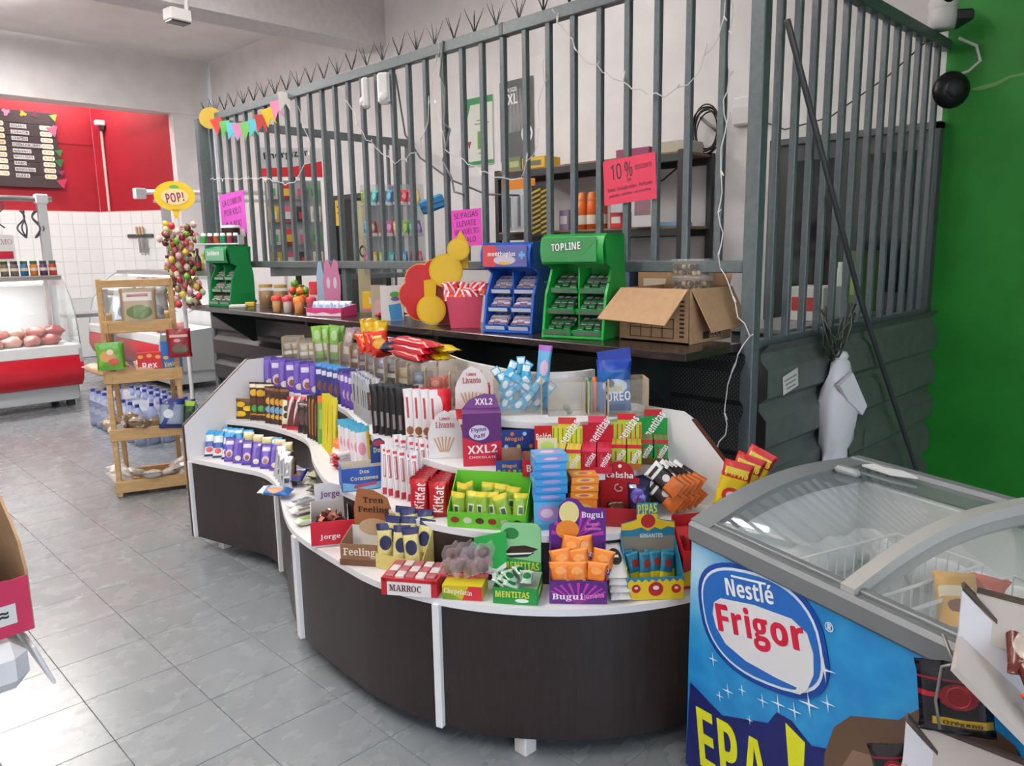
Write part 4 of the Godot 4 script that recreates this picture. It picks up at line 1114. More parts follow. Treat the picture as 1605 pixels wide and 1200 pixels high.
	part(t, "yellow_print", S.new().col(rgb("e2c21e")).prism(zig, 0.001), paint(0.4), Vector3(0, 0, 0.0612))
	for q: Vector3 in [Vector3(0.0, 0.034, 0.022), Vector3(-0.058, 0.036, 0.013), Vector3(0.06, 0.034, 0.014)]:
		var sun := part(t, "printed_flower", S.new().col(rgb("b01a1e")).prism(ell(q.z, q.z, q.x, q.y, 14), 0.001), paint(0.4), Vector3(0, 0, 0.0622))
		part(sun, "printed_face", S.new().col(rgb("f0e0d8")).prism(ell(q.z * 0.42, q.z * 0.3, q.x, q.y + q.z * 0.2, 10), 0.001), paint(0.4), Vector3(0, 0, 0.001))
	write(t, "PIPAS", 0.1, 0.04, rgb("d8d040"), Vector3(-0.0835, 0.08, 0.005), Vector3(0, -PI / 2, 0.0))
	hc = header(t, P2([-0.082, 0, -0.082, 0.05, -0.045, 0.06, -0.035, 0.065, -0.035, 0.115, 0.03, 0.115, 0.03, 0.065, 0.05, 0.06, 0.082, 0.055, 0.082, 0]), rgb("1f7a9a"), Vector3(0, 0.14, -0.061))
	part(hc, "yellow_print", S.new().col(rgb("e2c21e")).prism(P2([-0.081, 0.03, -0.081, 0.049, -0.045, 0.058, -0.034, 0.063, -0.034, 0.08, 0.029, 0.08, 0.029, 0.064, 0.05, 0.058, 0.081, 0.053, 0.081, 0.035, 0.06, 0.04, 0.04, 0.03, 0.02, 0.038, 0, 0.026, -0.02, 0.038, -0.05, 0.03]), 0.001), paint(0.4), Vector3(0, 0, 0.0015))
	part(hc, "printed_flower", S.new().col(rgb("b01a1e")).prism(ell(0.022, 0.022, 0.0, 0.058), 0.001), paint(0.4), Vector3(0, 0, 0.0025))
	write(hc, "PIPAS", 0.058, 0.03, rgb("d8d040"), Vector3(-0.003, 0.097, 0.003), Vector3(0, 0, 0.06), "bold")
	write(hc, "GIGANTES", 0.07, 0.012, rgb("dcecf0"), Vector3(0.01, 0.012, 0.003))
	var seedp := printed("seedp", "1d6f8c", [["r", 0, 0.55, 1, 0.35, "c9b824"], ["c", 0.5, 0.3, 0.25, 0.12, "a82a20"], ["r", 0, 0, 1, 0.08, "4a96b0"]])
	for i in 7: solo("seed_bag", "blue and yellow seed bag standing in the blue box", "seed bag", wrapper(0.05, 0.11, 0.016), seedp, t.transform * Vector3(-0.055 + 0.019 * i, 0.006, -0.02 + 0.012 * (i % 3)), Vector3(-0.25, t.rotation.y + 0.5, rng.randf_range(-0.3, 0.1)), "blue seed bags")
	var redp := printed("redseed", "bf1c24", [["r", 0.1, 0.5, 0.8, 0.3, "e0c020"], ["c", 0.5, 0.3, 0.3, 0.14, "8a1016"], ["r", 0, 0.9, 1, 0.1, "e0c020"]])
	t = tray("seed_box", "red sunflower seed box beside the blue freezer corner", Vector3(1.97, y1, -1.19), -0.6, 0.13, 0.1, 0.12, 0.2, rgb("bb1a22"), rgb("bb1a22"))
	part(t, "yellow_print", S.new().col(rgb("e0c020")).prism(P2([-0.069, 0.01, -0.069, 0.05, -0.04, 0.06, 0, 0.045, 0.069, 0.06, 0.069, 0.01]), 0.001), paint(0.4), Vector3(0, 0, 0.0512))
	for i in 3: solo("seed_bag", "red and yellow seed bag standing in the red box", "seed bag", wrapper(0.06, 0.16, 0.02), redp, t.transform * Vector3(-0.04 + 0.04 * i, 0.01, -0.01), Vector3(-0.1, -0.9, 0.05), "red seed bags")
	round_upper(y2, y3, y4)

func round_upper(y2: float, y3: float, y4: float) -> void:
	# --- second step
	var t := tray("wafer_box", "open blue wafer box with a rounded header card", Vector3(1.545, y2, -2.34), -0.45, 0.18, 0.1, 0.085, 0.085, rgb("2450a8"), rgb("e0d4c0"))
	part(t, "light_print", S.new().col(rgb("7ab4e0")).prism(P2([-0.089, 0.002, -0.089, 0.035, -0.02, 0.02, 0.05, 0.028, 0.089, 0.02, 0.089, 0.002]), 0.001), paint(0.4), Vector3(0, 0, 0.0512))
	write(t, "Dos\nCorazones", 0.1, 0.038, rgb("e8dca0"), Vector3(-0.01, 0.058, 0.052))
	part(t, "printed_wafer", S.new().col(rgb("a8485a")).prism(P2([-0.05, 0.01, -0.045, 0.022, 0.03, 0.03, 0.035, 0.018]), 0.001), paint(0.4), Vector3(0, 0, 0.052))
	part(t, "printed_fruit", S.new().col(rgb("c8402c")).prism(ell(0.018, 0.014, 0.07, 0.04), 0.001), paint(0.4), Vector3(0, 0, 0.052))
	var hc := header(t, P2([0.03, 0, 0.03, 0.06, 0.045, 0.09, 0.068, 0.095, 0.085, 0.08, 0.09, 0]), rgb("2a4a9a"), Vector3(0, 0.07, -0.05))
	part(hc, "printed_badge", S.new().col(rgb("c0404a")).prism(ell(0.02, 0.012, 0.062, 0.075), 0.001), paint(0.4), Vector3(0, 0, 0.002))
	write(hc, "Dos", 0.035, 0.02, rgb("e8e0b0"), Vector3(0.06, 0.05, 0.003))
	var bueno: Material = M["tbueno"]
	row("wafer_stick", "white and red wafer stick leaning in the front row", "wafer stick", "front white and red wafer sticks", wrapper(0.034, 0.18, 0.022), [bueno], Vector3(1.535, y2, -2.2), Vector3(1.555, y2, -2.04), 6, -0.55, -0.2, 0.08)
	row("wafer_stick", "white and red wafer stick standing in the rear row", "wafer stick", "rear white and red wafer sticks", wrapper(0.034, 0.2, 0.022), [bueno], Vector3(1.595, y2 + 0.005, -2.2), Vector3(1.63, y2 + 0.005, -2.05), 6, -0.55, -0.1, 0.05)
	# red wafer bars
	var kk := printed("kitkat", "b8121f", [["r", 0.1, 0.2, 0.75, 0.6, "b8121f"], ["r", 0, 0, 1, 0.05, "8a0c16"], ["r", 0, 0.95, 1, 0.05, "8a0c16"]], 0.28)
	for j in 2:
		for i in 6:
			var o := solo("wafer_finger_pack", "glossy red four finger wafer pack in the " + ["row beside the white sticks", "row beside the green tray"][j], "wafer pack", wrapper(0.064, 0.12, 0.02), kk, Vector3(1.495, y2, -1.95) + Vector3(0.02, 0, 0.075) * j + Vector3(0.021, 0, -0.014) * i, Vector3(-0.12, -0.75, rng.randf_range(-0.03, 0.03)), ["red wafer packs by the sticks", "red wafer packs by the tray"][j])
			if i == 0: write(o, "KitKat", 0.085, 0.034, rgb("f0e4e4"), Vector3(0, 0.06, 0.0105), Vector3(0, 0, PI / 2 - 0.1), "italic_bold")
	# green tray
	t = tray("sweets_tray", "wide lime green carton tray with chocolates printed on the front", Vector3(1.595, y2, -1.715), -1.0, 0.25, 0.12, 0.05, 0.15, rgb("5fb52a"), rgb("5fb52a"))
	for i in 6:
		part(t, "printed_sweet", S.new().col([rgb("8a3024"), rgb("c8c4b0"), rgb("4a2a20")][i % 3]).prism(ell(0.014, 0.01, -0.1 + 0.04 * i, 0.024, 12), 0.001), paint(0.4), Vector3(0, 0, 0.0612))
	var gy := printed("greenyel", "8fb03a", [["r", 0, 0, 1, 0.16, "dcc63a"], ["r", 0.3, 0.4, 0.4, 0.3, "cfd8c0"], ["r", 0.36, 0.45, 0.28, 0.2, "4a5a3a"], ["r", 0, 0.9, 1, 0.1, "6a9a2a"]])
	for i in 11:
		solo("snack_packet", "green snack packet with a yellow top in the lime tray", "snack packet", wrapper(0.05, 0.1, 0.022), gy, t.transform * Vector3(-0.1 + 0.04 * (i % 6), 0.006 + 0.015 * (i / 6), 0.028 - 0.05 * (i / 6)), Vector3(-0.1 + rng.randf_range(-0.35, 0.25), t.rotation.y + rng.randf_range(-0.5, 0.5), rng.randf_range(-0.25, 0.25)), "green snack packets")
	# stacks of small boxes
	var bl := printed("bluebox", "3c9ad8", [["r", 0, 0.75, 1, 0.25, "2a80c0"], ["c", 0.5, 0.35, 0.3, 0.2, "b098d0"]])
	var bp := printed("bluepink", "58aede", [["c", 0.5, 0.4, 0.38, 0.28, "b08ad0"], ["c", 0.45, 0.4, 0.22, 0.16, "e8c8e0"], ["r", 0, 0.8, 1, 0.2, "3f8ac8"]])
	for i in 6: solo("gum_carton", "light blue gum carton lying in the tall stack", "gum carton", carton(0.1, 0.024, 0.085), bl if i < 5 else bp, Vector3(1.70 + 0.004 * (i % 2), y2 + 0.09 + 0.0245 * i, -1.56), Vector3(0, -0.75 + 0.08 * (i % 3), 0), "light blue cartons in the stack")
	for i in 2: solo("gum_carton", "light blue gum carton standing under the tall stack", "gum carton", carton(0.088, 0.09, 0.035), bp, Vector3(1.68, y2, -1.545) + Vector3(0.026, 0, -0.026) * i, Vector3(0, -0.75, 0), "standing light blue cartons")
	var og := printed("orangebox", "e88a2a", [["c", 0.5, 0.4, 0.34, 0.28, "e8c060"], ["c", 0.5, 0.4, 0.18, 0.16, "d05a7a"], ["r", 0, 0.85, 1, 0.15, "c8641a"]])
	for i in 3: solo("gum_carton", "orange gum carton lying on the orange stack", "gum carton", carton(0.085, 0.024, 0.075), og, Vector3(1.785, y2 + 0.09 + 0.0245 * i, -1.49), Vector3(0, -0.8 + 0.05 * i, 0), "orange cartons in the stack")
	for i in 2: solo("gum_carton", "orange gum carton standing under the orange stack", "gum carton", carton(0.085, 0.09, 0.034), og, Vector3(1.765, y2, -1.475) + Vector3(0.026, 0, -0.026) * i, Vector3(0, -0.8, 0), "standing orange cartons")
	# red domed box
	t = tray("sweets_box", "dark red sweets box with a domed header card", Vector3(1.88, y2, -1.425), -1.0, 0.125, 0.11, 0.06, 0.08, rgb("9c161e"), rgb("9c161e"))
	hc = header(t, P2([-0.0625, 0, -0.0625, 0.085, -0.042, 0.09]), rgb("a3161f"), Vector3(0, 0.05, -0.054))
	var dome := P2([-0.0625, 0, -0.0625, 0.075, -0.048, 0.08])
	for i in 13: dome.append(Vector2(-0.046 * cos(PI * i / 12.0), 0.085 + 0.046 * sin(PI * i / 12.0)))
	dome.append_array(P2([0.048, 0.08, 0.0625, 0.075, 0.0625, 0]))
	hc.mesh = S.new().col(rgb("a3161f")).prism(dome, 0.0025).mesh()
	write(hc, "cabsha", 0.085, 0.02, rgb("f4f0ee"), Vector3(0, 0.086, 0.003))
	part(hc, "round_emblem", S.new().col(rgb("f4f0ee")).prism(ell(0.006, 0.006, 0, 0.115, 12), 0.001), paint(0.4), Vector3(0, 0, 0.002))
	part(hc, "swirl_emblem", S.new().col(rgb("d8a8a0")).tube([Vector3(-0.004, 0.055, 0), Vector3(-0.014, 0.05, 0), Vector3(-0.016, 0.038, 0), Vector3(-0.006, 0.03, 0), Vector3(0.006, 0.033, 0), Vector3(0.008, 0.043, 0), Vector3(0, 0.046, 0)], 0.0025, 5), paint(0.4), Vector3(0, 0, 0.003))
	solo("candy_wrap", "brown wrapped sweet left in the dark red box", "candy", wrapper(0.06, 0.08, 0.018), M["tbrownp"], t.transform * Vector3(0, 0.03, -0.02), Vector3(-1.4, -0.7, 0))
	# dark shiny bags
	var db := printed("darkbag", "2a2c50", [["c", 0.4, 0.4, 0.3, 0.2, "6a5ab0"], ["c", 0.6, 0.7, 0.2, 0.12, "4a8a6a"], ["r", 0.1, 0.1, 0.3, 0.1, "c8c8d8"], ["r", 0, 0.85, 1, 0.15, "1c1c30"]], 0.2, 48, 96, 0.2)
	row("candy_bag", "shiny dark purple candy bag beside the dark red box", "candy bag", "shiny dark purple bags", wrapper(0.075, 0.12, 0.03), [db], Vector3(1.945, y2, -1.385), Vector3(1.985, y2, -1.42), 3, -0.9, -0.25, 0.1)
	var nac := printed("nac", "2a1a18", [["r", 0, 0, 1, 0.28, "e8e4e0"], ["r", 0.1, 0.1, 0.7, 0.1, "1c1618"], ["r", 0, 0.6, 1, 0.4, "d8702a"], ["c", 0.6, 0.5, 0.2, 0.1, "e6e2e0"]])
	for i in 10: solo("chocolate_wafer", "white orange and black wafer pack in the slanted pile", "chocolate wafer", wrapper(0.062, 0.12, 0.011), nac, Vector3(2.035, y2 + 0.035 + 0.05 * (i / 5), -1.3) + Vector3(0.024, 0, 0.006) * (i % 5), Vector3(-0.3, -0.9, 0.9 + rng.randf_range(-0.12, 0.12)), "white orange and black wafers")
	var pip := printed("pipbag", "e0c41e", [["r", 0, 0, 1, 0.34, "c21c22"], ["r", 0.1, 0.14, 0.8, 0.14, "e6d040"], ["c", 0.5, 0.68, 0.32, 0.15, "b81a20"], ["c", 0.5, 0.68, 0.18, 0.08, "f0e0d8"]])
	for i in 3:
		var o := solo("seed_bag", "yellow and red seed bag leaning over the display end panel", "seed bag", wrapper(0.095, 0.16, 0.022), pip, Vector3(2.12 + 0.035 * i, y2 + 0.03 + 0.02 * i, -1.18 + 0.004 * i), Vector3(-0.15, -0.95, -0.25 - 0.12 * i), "yellow and red seed bags")
		write(o, "PIPAS", 0.07, 0.028, rgb("e8dc50"), Vector3(0, 0.125, 0.011), Vector3.ZERO, "bold")
	# --- third step
	var peak := P2([-0.06, 0, -0.06, 0.09, -0.052, 0.115, -0.028, 0.155, 0.0, 0.17, 0.03, 0.155, 0.055, 0.115, 0.06, 0.09, 0.06, 0])
	for k in 2:
		var b := thing("cookie_box", ["white cookie box with a peaked front and red edge", "white peaked cookie box raised behind the other one"][k], "cookie box", [Vector3(1.67, y3, -2.02), Vector3(1.80, y4, -2.02)][k], -0.72)
		part(b, "box_body", S.new().col(rgb("c9262f")).box(Vector3(0.006, 0.05, -0.03), Vector3(0.12, 0.1, 0.055)), paint(0.4))
		var f := part(b, "peaked_front", S.new().col(rgb("e9e4e2")).prism(peak, 0.003), paint(0.4))
		write(f, "Lubeck", 0.035, 0.012, rgb("c9262f"), Vector3(0, 0.142, 0.003))
		write(f, "Livanto", 0.065, 0.022, rgb("a8303a"), Vector3(0, 0.12, 0.003), Vector3.ZERO, "serif_italic_bold")
		for i in 6: part(f, "printed_stick", S.new().col(rgb("c8a078")).box(Vector3(0, 0.03, 0), Vector3(0.005, 0.055, 0.001)), paint(0.5), Vector3(-0.004 + 0.005 * (i - 2.5), 0.02, 0.002), Vector3(0, 0, -0.16 * (i - 2.5)))
	solo("cookie_pack", "red cookie pack standing behind the peaked white box", "cookie pack", wrapper(0.08, 0.17, 0.03), printed("redpk", "b8202a", [["r", 0.1, 0.2, 0.8, 0.12, "f0e0e0"], ["c", 0.5, 0.6, 0.25, 0.14, "5a1a1a"]]), Vector3(1.74, y3, -1.98), Vector3(0, -0.7, 0))
	# purple and red box
	t = thing("marshmallow_box", "tall purple and red sweets box with large white lettering", "display box", Vector3(1.72, y3, -1.885), -0.72)
	part(t, "box_body", S.new().col(rgb("5b2668")).box(Vector3(0, 0.09, 0), Vector3(0.13, 0.18, 0.09)), paint(0.4))
	part(t, "red_print", S.new().col(rgb("c8203a")).prism(P2([-0.065, 0.0, 0.065, 0.0, 0.065, 0.085, 0.0, 0.075, -0.065, 0.1]), 0.001), paint(0.4), Vector3(0, 0, 0.0456))
	part(t, "round_badge", S.new().col(rgb("d8d0e6")).prism(ell(0.034, 0.026, -0.01, 0.115), 0.001), paint(0.4), Vector3(0, 0, 0.0466))
	write(t, "Flynn\nPaff", 0.05, 0.036, rgb("5b2668"), Vector3(-0.01, 0.115, 0.048), Vector3(0, 0, 0.1), "italic_bold")
	write(t, "XXL2", 0.1, 0.028, rgb("f2eaec"), Vector3(0, 0.058, 0.047), Vector3(0, 0, 0.05), "bold")
	write(t, "CHOCOLATE", 0.09, 0.008, rgb("f2d0d4"), Vector3(0, 0.03, 0.047))
	write(t, "XXL2", 0.06, 0.028, rgb("f2eaec"), Vector3(0.066, 0.11, 0.0), Vector3(0, PI / 2, 0.1), "bold")
	part(t, "orange_print", S.new().col(rgb("e0702c")).prism(P2([-0.04, 0.0, 0.044, 0.0, 0.044, 0.09, 0.02, 0.05]), 0.001), paint(0.4), Vector3(0.0656, 0, 0), Vector3(0, PI / 2, 0))
	var flap := part(t, "open_flap", S.new().col(rgb("6a2c78")).prism(P2([-0.065, 0, 0.065, 0, 0.05, 0.045, 0.01, 0.05, -0.04, 0.03]), 0.002), paint(0.4), Vector3(0, 0.18, -0.045), Vector3(-0.25, 0, 0))
	write(flap, "XXL2", 0.06, 0.022, rgb("f2eaec"), Vector3(0.01, 0.022, 0.002), Vector3.ZERO, "bold")
	# blue and red cartons
	t = tray("sweets_box", "dark blue sweets carton with coloured dots and a header", Vector3(1.72, y3, -1.755), -0.75, 0.085, 0.11, 0.045, 0.06, rgb("1f3f86"), rgb("a8876a"))
	write(t, "Mogul", 0.045, 0.015, rgb("e0a83a"), Vector3(0, 0.026, 0.056), Vector3.ZERO, "bold")
	for i in 5: part(t, "printed_dot", S.new().col([rgb("c8b840"), rgb("5aa45a"), rgb("d0703a")][i % 3]).prism(ell(0.006, 0.006, -0.034 + 0.017 * i, 0.009, 8), 0.001), paint(0.4), Vector3(0, 0, 0.0556))
	hc = header(t, P2([-0.06, 0, -0.06, 0.07, 0.07, 0.07, 0.07, 0]), rgb("1c3a80"), Vector3(0.02, 0.05, -0.056))
	write(hc, "Mogul", 0.06, 0.018, rgb("e08a3a"), Vector3(0.0, 0.038, 0.003), Vector3.ZERO, "bold")
	for i in 6: part(hc, "printed_dot", S.new().col([rgb("c8b840"), rgb("a8c4e0"), rgb("d0703a")][i % 3]).prism(ell(0.007, 0.007, -0.048 + 0.021 * i, 0.013 if i % 2 else 0.056, 8), 0.001), paint(0.4), Vector3(0, 0, 0.002))
	t = tray("sweets_box", "open red sweets carton with white splash lettering", Vector3(1.765, y3, -1.665), -0.8, 0.1, 0.11, 0.055, 0.055, rgb("c0181f"), rgb("a8876a"))
	write(t, "Bolón", 0.075, 0.024, rgb("f4f0ee"), Vector3(0, 0.03, 0.0565), Vector3(0, 0, 0.06), "bold")
	hc = header(t, P2([-0.01, 0, -0.01, 0.09, 0.05, 0.09, 0.05, 0]), rgb("c0181f"), Vector3(0, 0.05, -0.056))
	write(hc, "Bolón", 0.05, 0.022, rgb("f4f0ee"), Vector3(0.02, 0.055, 0.003), Vector3(0, 0, 0.06), "bold")
	# four mint stick stands: header card and two front stacks of slim boxes
	var mc := [["d8cc3a", "c8343e", "yellow and red"], ["b0122a", "d83a5a", "crimson"], ["a8c83a", "c81a2c", "lime and red"], ["1c8a3a", "b81a26", "green"]]
	for k in 4:
		var a: float = [0.826, 1.012, 1.21, 1.42][k]
		var p := Vector3(2.2 - 0.545 * cos(a), y3, -2.0 + 0.545 * sin(a))
		var yw := -0.92
		var c0 := rgb(mc[k][0])
		t = thing("gum_stand", mc[k][2] + " gum stand with a notched header card", "gum stand", p, yw)
		hc = header(t, P2([-0.05, 0, -0.05, 0.14, -0.03, 0.14, -0.03, 0.17, 0.03, 0.17, 0.03, 0.14, 0.05, 0.14, 0.05, 0]), c0, Vector3(0, 0, -0.045))
		part(hc, "red_print", S.new().col(rgb(mc[k][1])).prism(P2([-0.03, 0.148, -0.03, 0.17, 0.03, 0.17, 0.03, 0.148]), 0.001), paint(0.4), Vector3(0, 0, 0.002))
		if k % 2 == 0 and k != 1:
			for i in 7: part(hc, "printed_stripe", S.new().col(rgb(mc[k][1]) if k == 2 else rgb("5a9a3a")).box(Vector3(-0.045 + 0.015 * i, 0.06, 0), Vector3(0.004, 0.13, 0.001)), paint(0.4), Vector3(0, 0.008, 0.002))
		write(hc, "mentitas", 0.1, 0.03, rgb("f6f2f2"), Vector3(0.004, 0.118, 0.0035), Vector3(0, 0, 1.0), "italic_bold")
		part(t, "front_lip", S.new().col(rgb(mc[k][1]).lerp(c0, 0.5)).box(Vector3(0, 0.011, 0.046), Vector3(0.1, 0.022, 0.002)), paint(0.4))
		part(t, "tray_floor", S.new().col(c0).box(Vector3(0, 0.001, 0), Vector3(0.1, 0.002, 0.09)), paint(0.4))
		for j in 2:
			for i in 5:
				var q := t.transform * Vector3(-0.025 + 0.05 * j, 0.003, 0.036 - 0.0165 * i)
				var o := solo("gum_pack", mc[k][2] + " slim gum pack standing in its matching stand", "gum pack", carton(0.046, 0.082, 0.0155), printed("gum%d" % k, mc[k][0], [["r", 0, 0, 1, 0.18, mc[k][1]], ["r", 0.25, 0.3, 0.12, 0.6, "e8e4a0" if k == 0 else mc[k][1]], ["r", 0.7, 0.3, 0.12, 0.6, "e8e4a0" if k == 0 else mc[k][1]]], 0.4, 24, 48), q, Vector3(0, yw, 0), mc[k][2] + " gum packs")
				if i == 0: write(o, "mentitas", 0.064, 0.021, rgb("f6f2f2"), Vector3(0, 0.036, 0.0085), Vector3(0, 0, 1.05), "italic_bold")
	solo("price_card", "small cream card in front of the yellow gum stand", "card", S.new().col(rgb("e0cfa0")).box(Vector3(0, 0.03, 0), Vector3(0.062, 0.06, 0.002)).col(rgb("b8cc60")).prism(ell(0.022, 0.015, 0, 0.034), 0.003).col(rgb("6a9ac8")).box(Vector3(0, 0.007, 0), Vector3(0.058, 0.01, 0.003)), paint(0.5), Vector3(1.74, y3 + 0.068, -1.6), Vector3(0, -0.8, 0))

# ---------- clear bins along the top step ----------
func acrylic_bin(label: String, pos: Vector3, yaw: float, w: float, h: float, d: float, card := true) -> Node3D:
	var t := thing("clear_bin", label, "clear bin", pos, yaw)
	var g := glass(rgb("d9cdb8"), 0.22)
	var b := 0.003
	part(t, "front_pane", S.new().box(Vector3(0, h / 2, d / 2), Vector3(w, h, b)), glass(rgb("e6e0d4"), 0.08))
	part(t, "rear_pane", S.new().box(Vector3(0, h / 2, -d / 2), Vector3(w, h, b)), g)
	for sx: float in [-1, 1]:
		part(t, "side_pane", S.new().col(rgb("b9a384")).box(Vector3(sx * (w / 2 - 0.001), h / 2, 0), Vector3(b, h, d)), paint(0.6) if card else g)
	part(t, "base", S.new().box(Vector3(0, 0.002, 0), Vector3(w, b, d)), g)
	return t

func goods_top(y4: float) -> void:
	var spots := [[2.09, -3.80, 0.10, 0.13], [2.12, -3.69, 0.1, 0.12], [2.15, -3.58, 0.1, 0.12], [2.165, -3.47, 0.095, 0.115], [2.165, -3.36, 0.095, 0.12], [2.15, -3.25, 0.09, 0.12], [2.12, -3.13, 0.09, 0.12], [2.08, -3.0, 0.1, 0.115], [2.03, -2.86, 0.1, 0.11], [1.985, -2.72, 0.1, 0.12], [1.935, -2.57, 0.1, 0.13], [1.895, -2.42, 0.12, 0.13], [1.865, -2.27, 0.12, 0.13], [1.86, -2.12, 0.12, 0.13]]
	var sees := ["brown bread snack", "pale sweet", "green and white bag", "green and white bag", "grey tube bag", "dark red sweet", "violet sweet", "pale sweet", "violet bag", "dark striped bag", "beige biscuit", "blue round sweet", "red sweet", "purple snack"]
	var cols := ["8a7a5a", "a8a090", "86b84a", "7ab050", "a08a90", "8a4a3a", "8a6aa8", "b8b0c0", "7a70a8", "2c2c40", "c8a878", "3a6a8a", "b04030", "6a3a6a"]
	for i in spots.size():
		var q: Array = spots[i]
		var yaw := -0.75
		acrylic_bin("clear card sided bin of %s packets, %s from the white end panel" % [sees[i], ["first", "second", "third", "fourth", "fifth", "sixth", "seventh", "eighth", "ninth", "tenth", "eleventh", "twelfth", "thirteenth", "fourteenth"][i]], Vector3(q[0], y4, q[1]), yaw, q[2], q[3], 0.1)
		var mt := printed("bin%d" % i, cols[i], [["r", 0.1, 0.5, 0.8, 0.2, "e6e4e0"], ["c", 0.5, 0.25, 0.3, 0.14, Color.html(cols[i]).lightened(0.4).to_html(false)], ["r", 0, 0.9, 1, 0.1, Color.html(cols[i]).darkened(0.3).to_html(false)]])
		var tall: float = 0.19 if i in [2, 3, 4] else 0.09
		for k in 3:
			var b := Basis.from_euler(Vector3(0, yaw, 0)) * Vector3(-0.022 + 0.022 * k, 0.006, 0.015 - 0.02 * k)
			solo("snack_bag", sees[i].trim_suffix(" bag") + " packet inside its clear bin on the top step", "snack bag", wrapper(0.055, tall, 0.024), mt, Vector3(q[0], y4, q[1]) + b, Vector3(-0.12, yaw + rng.randf_range(-0.3, 0.3), rng.randf_range(-0.15, 0.15)), sees[i] + " packets")
	# crumpled yellow and red bags above the bins
	var yb := printed("yelbag", "d8b01e", [["c", 0.5, 0.4, 0.3, 0.18, "efd870"], ["r", 0.1, 0.65, 0.8, 0.14, "8a4a1a"], ["r", 0, 0, 1, 0.08, "b8901a"]], 0.25)
	var rb := printed("redbag", "c9301f", [["c", 0.5, 0.5, 0.35, 0.2, "e0a030"], ["r", 0.2, 0.2, 0.5, 0.1, "f0d060"]], 0.25)
	row("chips_bag", "crumpled yellow snack bag standing above the clear bins", "snack bag", "crumpled yellow bags", wrapper(0.07, 0.16, 0.04), [yb], Vector3(2.14, y4 + 0.1, -3.14), Vector3(2.09, y4 + 0.1, -3.0), 4, -0.5, -0.1, 0.2)
	row("chips_bag", "crumpled orange and red snack bag above the clear bins", "snack bag", "crumpled orange and red bags", wrapper(0.09, 0.12, 0.05), [rb], Vector3(2.08, y4 + 0.1, -3.06), Vector3(2.04, y4 + 0.1, -2.9), 3, -0.5, -0.5, 0.3)
	solo("foil_bag", "golden foil bag lying on the clear bins", "snack bag", wrapper(0.09, 0.14, 0.04), flat(rgb("b8922e"), 0.2, 0.8), Vector3(2.17, y4 + 0.14, -3.35), Vector3(-1.5, -1.9, 0.1))
	solo("chips_bag", "dark blue and silver snack bag lying on the clear bins", "snack bag", wrapper(0.1, 0.15, 0.05), printed("dkb", "2a2c46", [["c", 0.3, 0.5, 0.2, 0.2, "b8b8c8"], ["c", 0.7, 0.4, 0.2, 0.2, "50507a"]], 0.2), Vector3(2.04, y4 + 0.14, -2.84), Vector3(-1.45, -0.9, 0.1))
	var rl := printed("redlong", "c01a2a", [["r", 0.3, 0.05, 0.12, 0.9, "e86a70"], ["r", 0.6, 0.3, 0.15, 0.3, "f0d8d8"]], 0.22)
	var yl := printed("yellong", "e0c020", [["r", 0.3, 0.2, 0.3, 0.6, "b8401a"]], 0.22)
	for i in 3: solo("licorice_bag", "long red candy bag lying across the clear bins", "candy bag", wrapper(0.075, 0.36, 0.04), rl, Vector3(1.985 - 0.008 * i, y4 + 0.15 + 0.026 * i, -2.72 + 0.01 * i), Vector3(-PI / 2, 2.86 + 0.06 * i, 0), "long red candy bags")
	for i in 2: solo("licorice_bag", "long yellow candy bag lying behind the red candy bags", "candy bag", wrapper(0.08, 0.36, 0.035), yl, Vector3(2.03, y4 + 0.155 + 0.03 * i, -2.66), Vector3(-PI / 2, 2.88 + 0.08 * i, 0), "long yellow candy bags")
	# rounded wing: bin of light blue lollies
	acrylic_bin("wide clear bin heaped with light blue wrapped lollies", Vector3(1.915, y4, -1.905), -0.75, 0.17, 0.13, 0.1)
	var lb := printed("lblue", "4fb0d8", [["r", 0.1, 0.05, 0.8, 0.18, "dfe8ee"], ["c", 0.5, 0.75, 0.3, 0.12, "e8eef2"], ["r", 0, 0.5, 1, 0.06, "2a86b8"]], 0.25)
	for i in 16:
		solo("lolly_pack", "light blue and white wrapped lolly in the wide clear bin", "lolly", wrapper(0.032, 0.12, 0.022), lb, Vector3(1.915, y4 + 0.012 + 0.022 * (i / 4), -1.905) + Vector3(0.73, 0, 0.68) * (-0.055 + 0.036 * (i % 4)) + Vector3(-0.68, 0, 0.73) * rng.randf_range(-0.03, 0.025), Vector3(-0.15, -0.75, rng.randf_range(-1.1, 1.1)), "light blue lollies")
	solo("lolly_pack", "tall pink and blue candy tube standing behind the lollies", "candy tube", wrapper(0.05, 0.23, 0.03), printed("pinkblue", "6ab0dc", [["r", 0, 0, 1, 0.1, "b070c8"], ["c", 0.5, 0.35, 0.3, 0.12, "e8c0d8"]], 0.25), Vector3(1.985, y4 + 0.01, -1.86), Vector3(0, -0.75, -0.1))
	acrylic_bin("nearly empty clear bin beside the bin of blue lollies", Vector3(2.015, y4, -1.765), -0.75, 0.13, 0.12, 0.09, false)
	solo("marker_pen", "small grey green candy tube lying in the nearly empty bin", "candy tube", S.new().col(rgb("7a9a86")).smooth().tube([Vector3(-0.035, 0.02, 0), Vector3(0.035, 0.01, 0)], 0.009, 8), paint(0.35), Vector3(2.01, y4, -1.75), Vector3(0, 0.4, -0.35))
	acrylic_bin("narrow clear bin with orange and green candy tubes", Vector3(2.085, y4, -1.685), -0.75, 0.06, 0.12, 0.09)
